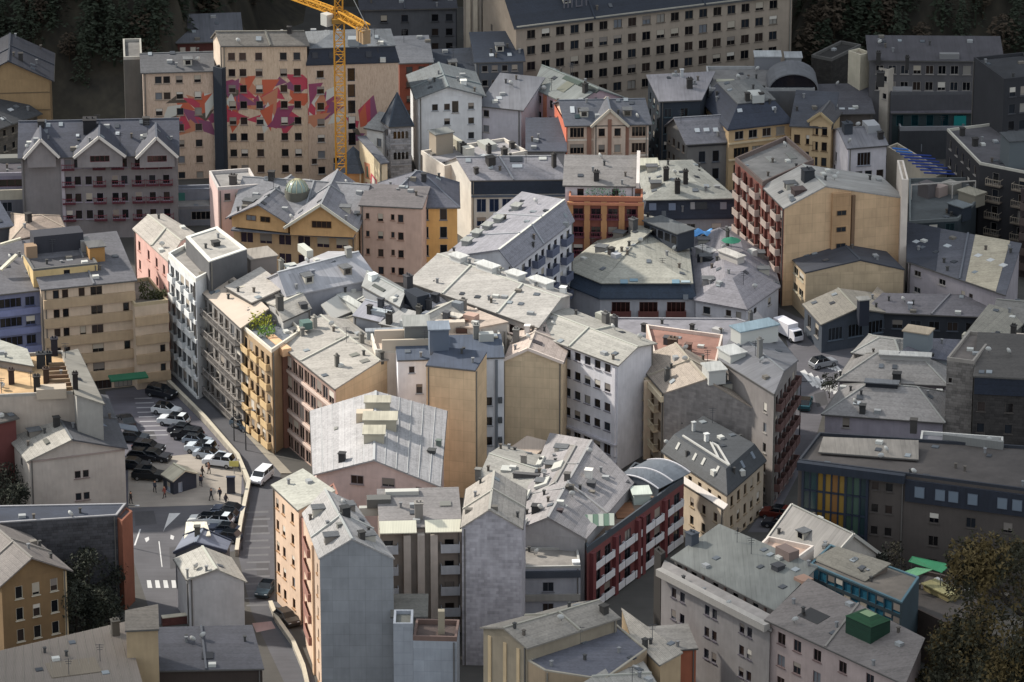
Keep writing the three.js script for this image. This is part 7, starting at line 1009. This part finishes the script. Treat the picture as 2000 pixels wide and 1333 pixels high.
function car(kind, hex, label, px, py, ang, group, y = 0.02) {        // ang: direction of the nose on the ground, degrees from +x towards the back of the town
  const s = SHAPES[kind], c = CARG[kind] ??= { body: prism(s.body, s.w), cab: prism(s.cab, s.w - 0.16, 0.1), roof: prism(s.roof, s.w - 0.3, 0.04) };
  const t = thing(kind === 'van' ? 'parked_van' : 'parked_car', label, kind === 'van' ? 'van' : 'car', W(px, py, y), group); t.rotation.y = ang * Math.PI / 180;
  const paint = M(hex, '', 0.32, 0.0); const b = mesh('body', c.body, paint, t); mesh('window', c.cab, GLASS, t); mesh('roof', c.roof, paint, t);
  const pg = new Geo(); pg.s = 0; for (const z of [-1, 1]) { const W2 = s.w / 2 - 0.045; for (const [p, q] of [[0, 3], [1, 2]]) { const A = V(s.cab[p][0], s.cab[p][1], z * W2), Q = V(s.cab[q][0], s.cab[q][1], z * (W2 - 0.06)); pg.beam(A, Q, 0.09); } const m = (s.cab[0][0] + s.cab[1][0]) / 2 - 0.1; pg.beam(V(m, s.cab[0][1], z * W2), V(m, s.cab[3][1] - 0.02, z * (W2 - 0.06)), 0.09); } pg.mesh('pillar', paint, t);
  for (const x of [-s.L * 0.31, s.L * 0.31]) for (const z of [-1, 1]) { const w = mesh('wheel', WHEEL, TYRE, t); w.position.set(x, 0.33, z * (s.w / 2 - 0.09)); mesh('rim', RIMG, RIM, w); }
  if (kind === 'van') t.scale.setScalar(0.9);
  for (const z of [-1, 1]) { const h = mesh('headlight', new THREE.BoxGeometry(0.12, 0.14, 0.34), M('#c9ced2', '', 0.15), t); h.position.set(s.L / 2 - 0.06, s.body[3][1] - 0.14, z * (s.w / 2 - 0.28)); const r = mesh('tail_light', new THREE.BoxGeometry(0.08, 0.18, 0.26), M('#6d1414', '', 0.25), t); r.position.set(-s.L / 2 + 0.05, s.body[3][1] - 0.02, z * (s.w / 2 - 0.22)); const mr = mesh('mirror', new THREE.BoxGeometry(0.12, 0.12, 0.2), paint, t); mr.position.set(s.cab[1][0] - 0.3, s.cab[1][1] + 0.06, z * (s.w / 2 + 0.06)); }
  const bp = mesh('bumper', new THREE.BoxGeometry(s.L + 0.06, 0.16, s.w - 0.3), PLASTIC, t); bp.position.y = s.body[0][1] + 0.1;
  return t;
}
const GP = 'cars parked in the car park';

const row = [['hatchback', '#c9ccd0', 'white hatchback, rearmost of the bright cars in the right car park row', 325, 808], ['suv', '#c4c8cc', 'white tall car, second from the back in the right car park row', 339, 830], ['saloon', '#20242c', 'black saloon, first of the two dark ones in the right car park row', 360, 848], ['suv', '#14171d', 'black tall car just in front of a black saloon in the right car park row', 366, 858], ['hatchback', '#8d97a2', 'silver hatchback in the middle of the right car park row', 386, 868], ['suv', '#b4bcc4', 'silver white tall car near the front of the right car park row', 393, 884], ['saloon', '#aab3bd', 'silver saloon second from the front in the right car park row', 410, 895], ['suv', '#c6c9cd', 'pale grey car nearest the plaza in the right car park row', 428, 910]];
row.forEach(([k, c, l, x, y], i) => car(k, c, l, x, y, i % 2 ? 162 : -20, GP));
[['suv', '#171a22', 'dark car in shade at the far end of the car park', 315, 775, -30], ['saloon', '#181b22', 'dark saloon at the kerb left of the far car park', 246, 830, 110], ['hatchback', '#2b333c', 'dark teal hatchback behind the kiosk, furthest back', 262, 862, -10], ['suv', '#202228', 'black car in the cluster behind the kiosk', 290, 884, -15], ['saloon', '#23252c', 'charcoal saloon at the right end of the cluster behind the kiosk', 302, 898, -20], ['hatchback', '#1c1e25', 'black hatchback in the middle of the cluster behind the kiosk', 278, 898, -12], ['saloon', '#1b2028', 'black saloon at the left end of the cluster behind the kiosk', 262, 915, -12], ['suv', '#12161c', 'large black car left of the kiosk', 290, 936, -10]].forEach(([k, c, l, x, y, a]) => car(k, c, l, x, y, a, GP));
[['saloon', '#2c3444', 'dark blue saloon, rearmost of the cars below the plaza', 446, 1004, 165], ['hatchback', '#3f4a5a', 'slate blue hatchback second in the row below the plaza', 438, 1016, 168], ['suv', '#bfc6cc', 'pale silver car third in the row below the plaza', 424, 1026, 165], ['saloon', '#242b3a', 'navy saloon fourth in the row below the plaza', 436, 1042, 165], ['hatchback', '#1f2634', 'navy hatchback at the near end of the row below the plaza', 442, 1056, 160], ['hatchback', '#c9cac8', 'small white car beside the bright roof below the plaza', 398, 1024, 170]].forEach(([k, c, l, x, y, a]) => car(k, c, l, x, y, a, 'cars parked below the plaza'));
[['hatchback', '#c6c8cc', 'white car parked in front of the yellow hotel, left one', 452, 462], ['saloon', '#b9bcc2', 'silver car parked in front of the yellow hotel, middle one', 474, 470], ['suv', '#cfcfcd', 'white tall car parked in front of the yellow hotel, right one', 498, 482]].forEach(([k, c, l, x, y]) => car(k, c, l, x, y, -35, 'cars parked in front of the yellow hotel'));
car('van', '#d2d5da', 'white van driving down the long street towards the camera', 511, 940, -112);
car('saloon', '#2b3a44', 'dark blue car on the street beside the orange fronted house', 520, 1158, -105);
car('hatchback', '#3a4652', 'grey blue car in the shade of the street row', 474, 838, -50);
car('hatchback', '#33302e', 'dark car at the foot of the orange fronted house', 560, 1216, -60);
car('hatchback', '#1f5560', 'teal car on the right street near the zebra crossing', 1573, 795, 80);
car('suv', '#542018', 'dark red car in shade at the bottom of the right street', 1518, 1012, 160);
car('saloon', '#1e222b', 'black saloon in shade beside the dark red car', 1522, 1030, 160);
car('hatchback', '#8d8f94', 'grey car parked before the zebra crossing on the right street', 1608, 716, 30);
{ // box truck
  const t = thing('box_truck', 'white box truck parked on the street right of the grey roofed block', 'truck', W(1540, 660, 0.02)); t.rotation.y = -58 * Math.PI / 180; t.scale.setScalar(0.82); const wh = M('#d9d7dc', '', 0.5);
  const bx = mesh('cargo_box', new THREE.BoxGeometry(4.6, 2.3, 2.2), wh, t); bx.position.set(-0.9, 1.95, 0); const cb = mesh('cab', prism([[1.5, 0.5], [3.2, 0.5], [3.25, 1.2], [2.7, 2.2], [1.5, 2.3]], 2.0), wh, t); const ws = mesh('windscreen', new THREE.BoxGeometry(0.06, 0.95, 1.7), GLASS, t); ws.position.set(3.02, 1.72, 0); ws.rotation.z = 0.5; const ch = mesh('chassis', new THREE.BoxGeometry(6, 0.3, 1.6), PLASTIC, t); ch.position.set(0, 0.62, 0);
  for (const x of [-2.2, 2.2]) for (const z of [-0.95, 0.95]) { const w = mesh('wheel', WHEEL, TYRE, t); w.scale.set(1.25, 1.25, 1.1); w.position.set(x, 0.42, z); mesh('rim', RIMG, RIM, w); }
}
// ---------- people ----------
function person(px, py, turn, top, legs, label, stride = 0.15, bag) {
  const J = [[[0, 0.95, 0], [0, 1.42, 0], 0.15, 0.17], [[0, 1.42, 0], [0, 1.56, 0], 0.07, 0.06], [[0, 1.62, 0.01], [0, 1.7, 0.02], 0.1, 0.095]];
  for (const s of [-1, 1]) J.push([[s * 0.09, 0.95, 0], [s * 0.1, 0.5, s * stride * 0.6], 0.1, 0.065], [[s * 0.1, 0.5, s * stride * 0.6], [s * 0.1, 0.08, s * stride], 0.062, 0.045], [[s * 0.1, 0.05, s * stride], [s * 0.11, 0.04, s * stride + 0.16], 0.05, 0.04], [[s * 0.18, 1.4, 0], [s * 0.24, 1.12, -s * stride * 0.5], 0.06, 0.05], [[s * 0.24, 1.12, -s * stride * 0.5], [s * 0.24, 0.88, -s * stride * 0.5 + 0.1], 0.048, 0.036], [[s * 0.24, 0.88, -s * stride * 0.5 + 0.1], [s * 0.235, 0.78, -s * stride * 0.5 + 0.13], 0.042, 0.025]);
  const R = 44, mc = new MarchingCubes(R, new THREE.MeshStandardMaterial(), false, false, 40000), S = 0.95, P = V(), A = V(), Bv = V(), f = mc.field;
  mc.isolation = 0;
  for (let k = 0; k < R; k++) for (let j = 0; j < R; j++) for (let i = 0; i < R; i++) {
    P.set((i - R / 2) / (R / 2) * S, (j - R / 2) / (R / 2) * S + 0.9, (k - R / 2) / (R / 2) * S); let e = 0;
    for (const [a, b, r0, r1] of J) { A.set(...a); Bv.set(...b).sub(A); const t = Math.max(0, Math.min(1, P.clone().sub(A).dot(Bv) / Bv.lengthSq())), d = P.distanceTo(A.addScaledVector(Bv, t)) - (r0 + (r1 - r0) * t); e += Math.exp(-Math.min(d, 1.2) * 40); }
    f[i + j * R + k * R * R] = Math.log(e + 1e-30) / 40;
  }
  mc.update(); const n = mc.count, pa = new Float32Array(n * 3), co = new Float32Array(n * 3), na = mc.normalArray.slice(0, n * 3), T = new THREE.Color(top), Lg = new THREE.Color(legs), SK = new THREE.Color('#b08468'), HR = new THREE.Color('#2a1f18'), SH = new THREE.Color('#1c1a1a');
  for (let i = 0; i < n; i++) { const x = mc.positionArray[i * 3] * S, y = mc.positionArray[i * 3 + 1] * S + 0.9, z = mc.positionArray[i * 3 + 2] * S; pa.set([x, y, z], i * 3); const c = y < 0.1 ? SH : y > 1.5 ? (y > 1.7 || z < -0.02 ? HR : SK) : (Math.abs(x) > 0.19 && y < 0.84) ? SK : y > 0.92 || Math.abs(x) > 0.17 ? T : Lg; co.set([c.r, c.g, c.b], i * 3); }
  const g = new THREE.BufferGeometry(); g.setAttribute('position', new THREE.BufferAttribute(pa, 3)); g.setAttribute('normal', new THREE.BufferAttribute(na, 3)); g.setAttribute('color', new THREE.BufferAttribute(co, 3));
  const m = mesh(numbered('person'), g, new THREE.MeshStandardMaterial({ vertexColors: true, roughness: 0.85, name: 'cloth' + px }), scene); m.position.copy(W(px, py, 0.0)); m.rotation.y = turn; tag(m, label, 'person', 'people on the plaza');
}
person(302, 962, 0.6, '#3a3f4a', '#22242c', 'person in dark grey coat standing left of the kiosk');
person(321, 973, -1.2, '#8d4a40', '#2a2a32', 'person in faded red top near the kiosk front', 0.22);
person(395, 934, 2.2, '#4a4440', '#20222a', 'person in brown coat at the right side of the kiosk, further back', 0.2);
person(392, 950, 0.3, '#2c3040', '#1d1e26', 'person in navy coat close to the right kiosk wall');
person(412, 978, 1.4, '#24262e', '#1d1d22', 'person in black coat in the middle of the plaza, left of a pair', 0.25);
person(429, 976, -0.4, '#2c2e38', '#22242c', 'person in charcoal coat in the middle of the plaza, right of a pair', 0.2);
person(255, 984, 0.9, '#2a2826', '#1c1c20', 'person in dark clothes at the left edge of the plaza');
person(408, 926, -2, '#7a5a50', '#2a2a32', 'person in dull pink top behind the kiosk near the silver cars');
person(441, 988, 2.6, '#343038', '#202228', 'person in dark clothes at the lower edge of the plaza', 0.2);
{
  const t = thing('information_column', 'tall dark display column on the plaza beside the low wall', 'display column', W(451, 964, 0)); const g = new THREE.BoxGeometry(1.1, 2.3, 0.4); g.translate(0, 1.2, 0); mesh('panel', g, M('#1d2230', '', 0.3), t); const c = new THREE.BoxGeometry(1.25, 0.12, 0.55); c.translate(0, 2.41, 0); mesh('cap', c, M('#3a4050', '', 0.5), t); const b = new THREE.BoxGeometry(1.2, 0.1, 0.6); b.translate(0, 0.05, 0); mesh('base', b, M('#55575c'), t);
  const y = thing('yellow_sign', 'small yellow sign post at the far right corner of the plaza', 'sign', W(457, 926, 0)); const pl = new THREE.BoxGeometry(1.3, 0.8, 0.06); pl.translate(0, 1.5, 0.06); mesh('sign_panel', pl, M('#b5ae62', '', 0.6), y); const po = new THREE.CylinderGeometry(0.05, 0.05, 1.9, 8); po.translate(0, 0.95, 0); mesh('post', po, M('#77797c', '', 0.5), y);
}
function lamp(px, py, h, label) { const t = thing('street_lamp', label, 'street lamp', W(px, py, 0)); const p = new THREE.CylinderGeometry(0.05, 0.09, h, 8); p.translate(0, h / 2, 0); mesh('pole', p, M('#3c3f44', '', 0.5, 0.4), t); const a = new THREE.BoxGeometry(1.2, 0.08, 0.08); a.translate(0.55, h, 0); mesh('arm', a, M('#3c3f44', '', 0.5, 0.4), t); const l = new THREE.BoxGeometry(0.6, 0.12, 0.25); l.translate(1.2, h - 0.04, 0); mesh('lamp_head', l, M('#8f9296', '', 0.4), t); }
lamp(480, 880, 6, 'slim dark street lamp on the pavement by the yellow balconied house'); lamp(457, 862, 6, 'slim dark street lamp halfway down the long street'); lamp(1562, 850, 8, 'tall dark street lamp beside the right street'); lamp(252, 1070, 6, 'slim street lamp by the orange slab and side road');
// ---------- trees ----------
function leafTree(name, label, base, H, R, n, hex, hex2, leaf, yb = 0.2) {
  const t = thing(name, label, 'tree', base), tr = new Geo(), tips = [];
  const limb = (a, b, r, depth) => { tr.beam(a, b, r * 1.6); if (!depth) { tips.push(b); return; } for (let i = 0; i < 3; i++) { const d = V().subVectors(b, a), L = d.length() * (0.6 + rnd() * 0.2); d.normalize().add(V((rnd() - 0.5) * 1.5, (rnd() - 0.25) * 0.7, (rnd() - 0.5) * 1.5)).normalize(); limb(b, b.clone().addScaledVector(d, L), r * 0.6, depth - 1); } };
  for (let i = 0; i < 7; i++) { const f = yb + (1 - yb) * i / 8, a = rnd() * 6.28; limb(V(0, H * f * 0.9, 0), V(Math.cos(a) * R * 0.45, H * (f * 0.9 + 0.12), Math.sin(a) * R * 0.45), 0.1 * H / 12, 2); }
  const tg = new THREE.CylinderGeometry(H * 0.006, H * 0.022, H * 0.92, 8); tg.translate(0, H * 0.46, 0); mesh('trunk', mergeGeometries([tg.toNonIndexed(), tr.geo()]), M('#3a2f25', 'stone'), t);
  const gs = [new Geo(), new Geo()];
  for (let i = 0; i < n; i++) { let q; if (i % 3) { const tip = tips[Math.floor(rnd() * tips.length)]; q = tip.clone().add(V(rnd() - 0.5, rnd() - 0.5, rnd() - 0.5).multiplyScalar(R * 0.5)); } else { const f = yb + (1 - yb) * rnd(), a = rnd() * 6.28, rr = R * (0.25 + 0.75 * Math.sqrt(rnd())) * Math.sqrt(Math.max(0.03, 1 - Math.pow((f - yb) / (1 - yb) * 1.5 - 0.5, 2))) * (0.75 + 0.5 * N(a * 2 + 9, f * 9, 64)); q = V(Math.cos(a) * rr, H * f, Math.sin(a) * rr); } const u = V(rnd() - 0.5, rnd() - 0.5, rnd() - 0.5).normalize().multiplyScalar(leaf * (0.6 + rnd() * 0.8)), w = V(rnd() - 0.5, rnd() - 0.5, rnd() - 0.5).normalize().multiplyScalar(leaf * 0.6); gs[N(q.x * 0.7 + 30, q.y * 0.6 + q.z * 0.5 + 50, 64) > 0.52 ? 1 : 0].poly([q.clone().sub(w), q.clone().add(w), q.clone().add(u)]); }
  gs[0].mesh('crown', M(hex, '', 0.9, 0, { side: 2 }), t); gs[1].mesh('crown', M(hex2, '', 0.9, 0, { side: 2 }), t); return t;
}
leafTree('autumn_tree', 'large dark tree with yellowing leaves filling the bottom right corner', W(1990, 1520, 0), 30, 9.5, 34000, '#2c2b19', '#524524', 0.42, 0.04);
leafTree('autumn_tree', 'smaller dark tree with brownish leaves at the bottom, left of the large one', W(1862, 1490, 0), 14, 5.5, 13000, '#2a2a1a', '#463c22', 0.36, 0.05);
leafTree('dark_tree', 'dark bushy tree behind the green canopy', W(1745, 1195, 0), 8, 2.6, 1800, '#161a10', '#2a2618', 0.3);
[[175, 1200, 9, 4, 'tall dark evergreen by the ochre house, in front of the stone wall'], [150, 1250, 8, 3.6, 'dark evergreen right of the ochre house, near the broad ribbed roof'], [205, 1235, 6, 2.8, 'low dark bush below the orange slab'], [60, 1085, 5, 3.4, 'dark overgrown bush above the ochre house roof'], [12, 1040, 6, 3, 'dark bush at the left edge above the ochre house']].forEach(([x, y, h, r, l]) => leafTree('dark_tree', l, W(x, y, 0), h, r, 2600, '#1c2118', '#262a1e', 0.34, 0.08));
leafTree('dark_tree', 'dark shrub at the corner below the pinkish gabled house', W(15, 1000, 0), 7, 3, 1600, '#14180e', '#22241a', 0.3, 0.08);
leafTree('street_tree', 'small rounded street tree beside the right zebra crossing', W(1620, 778, 0), 3.2, 1.2, 700, '#23291c', '#333424', 0.2, 0.35);
renderer.render(scene, camera);
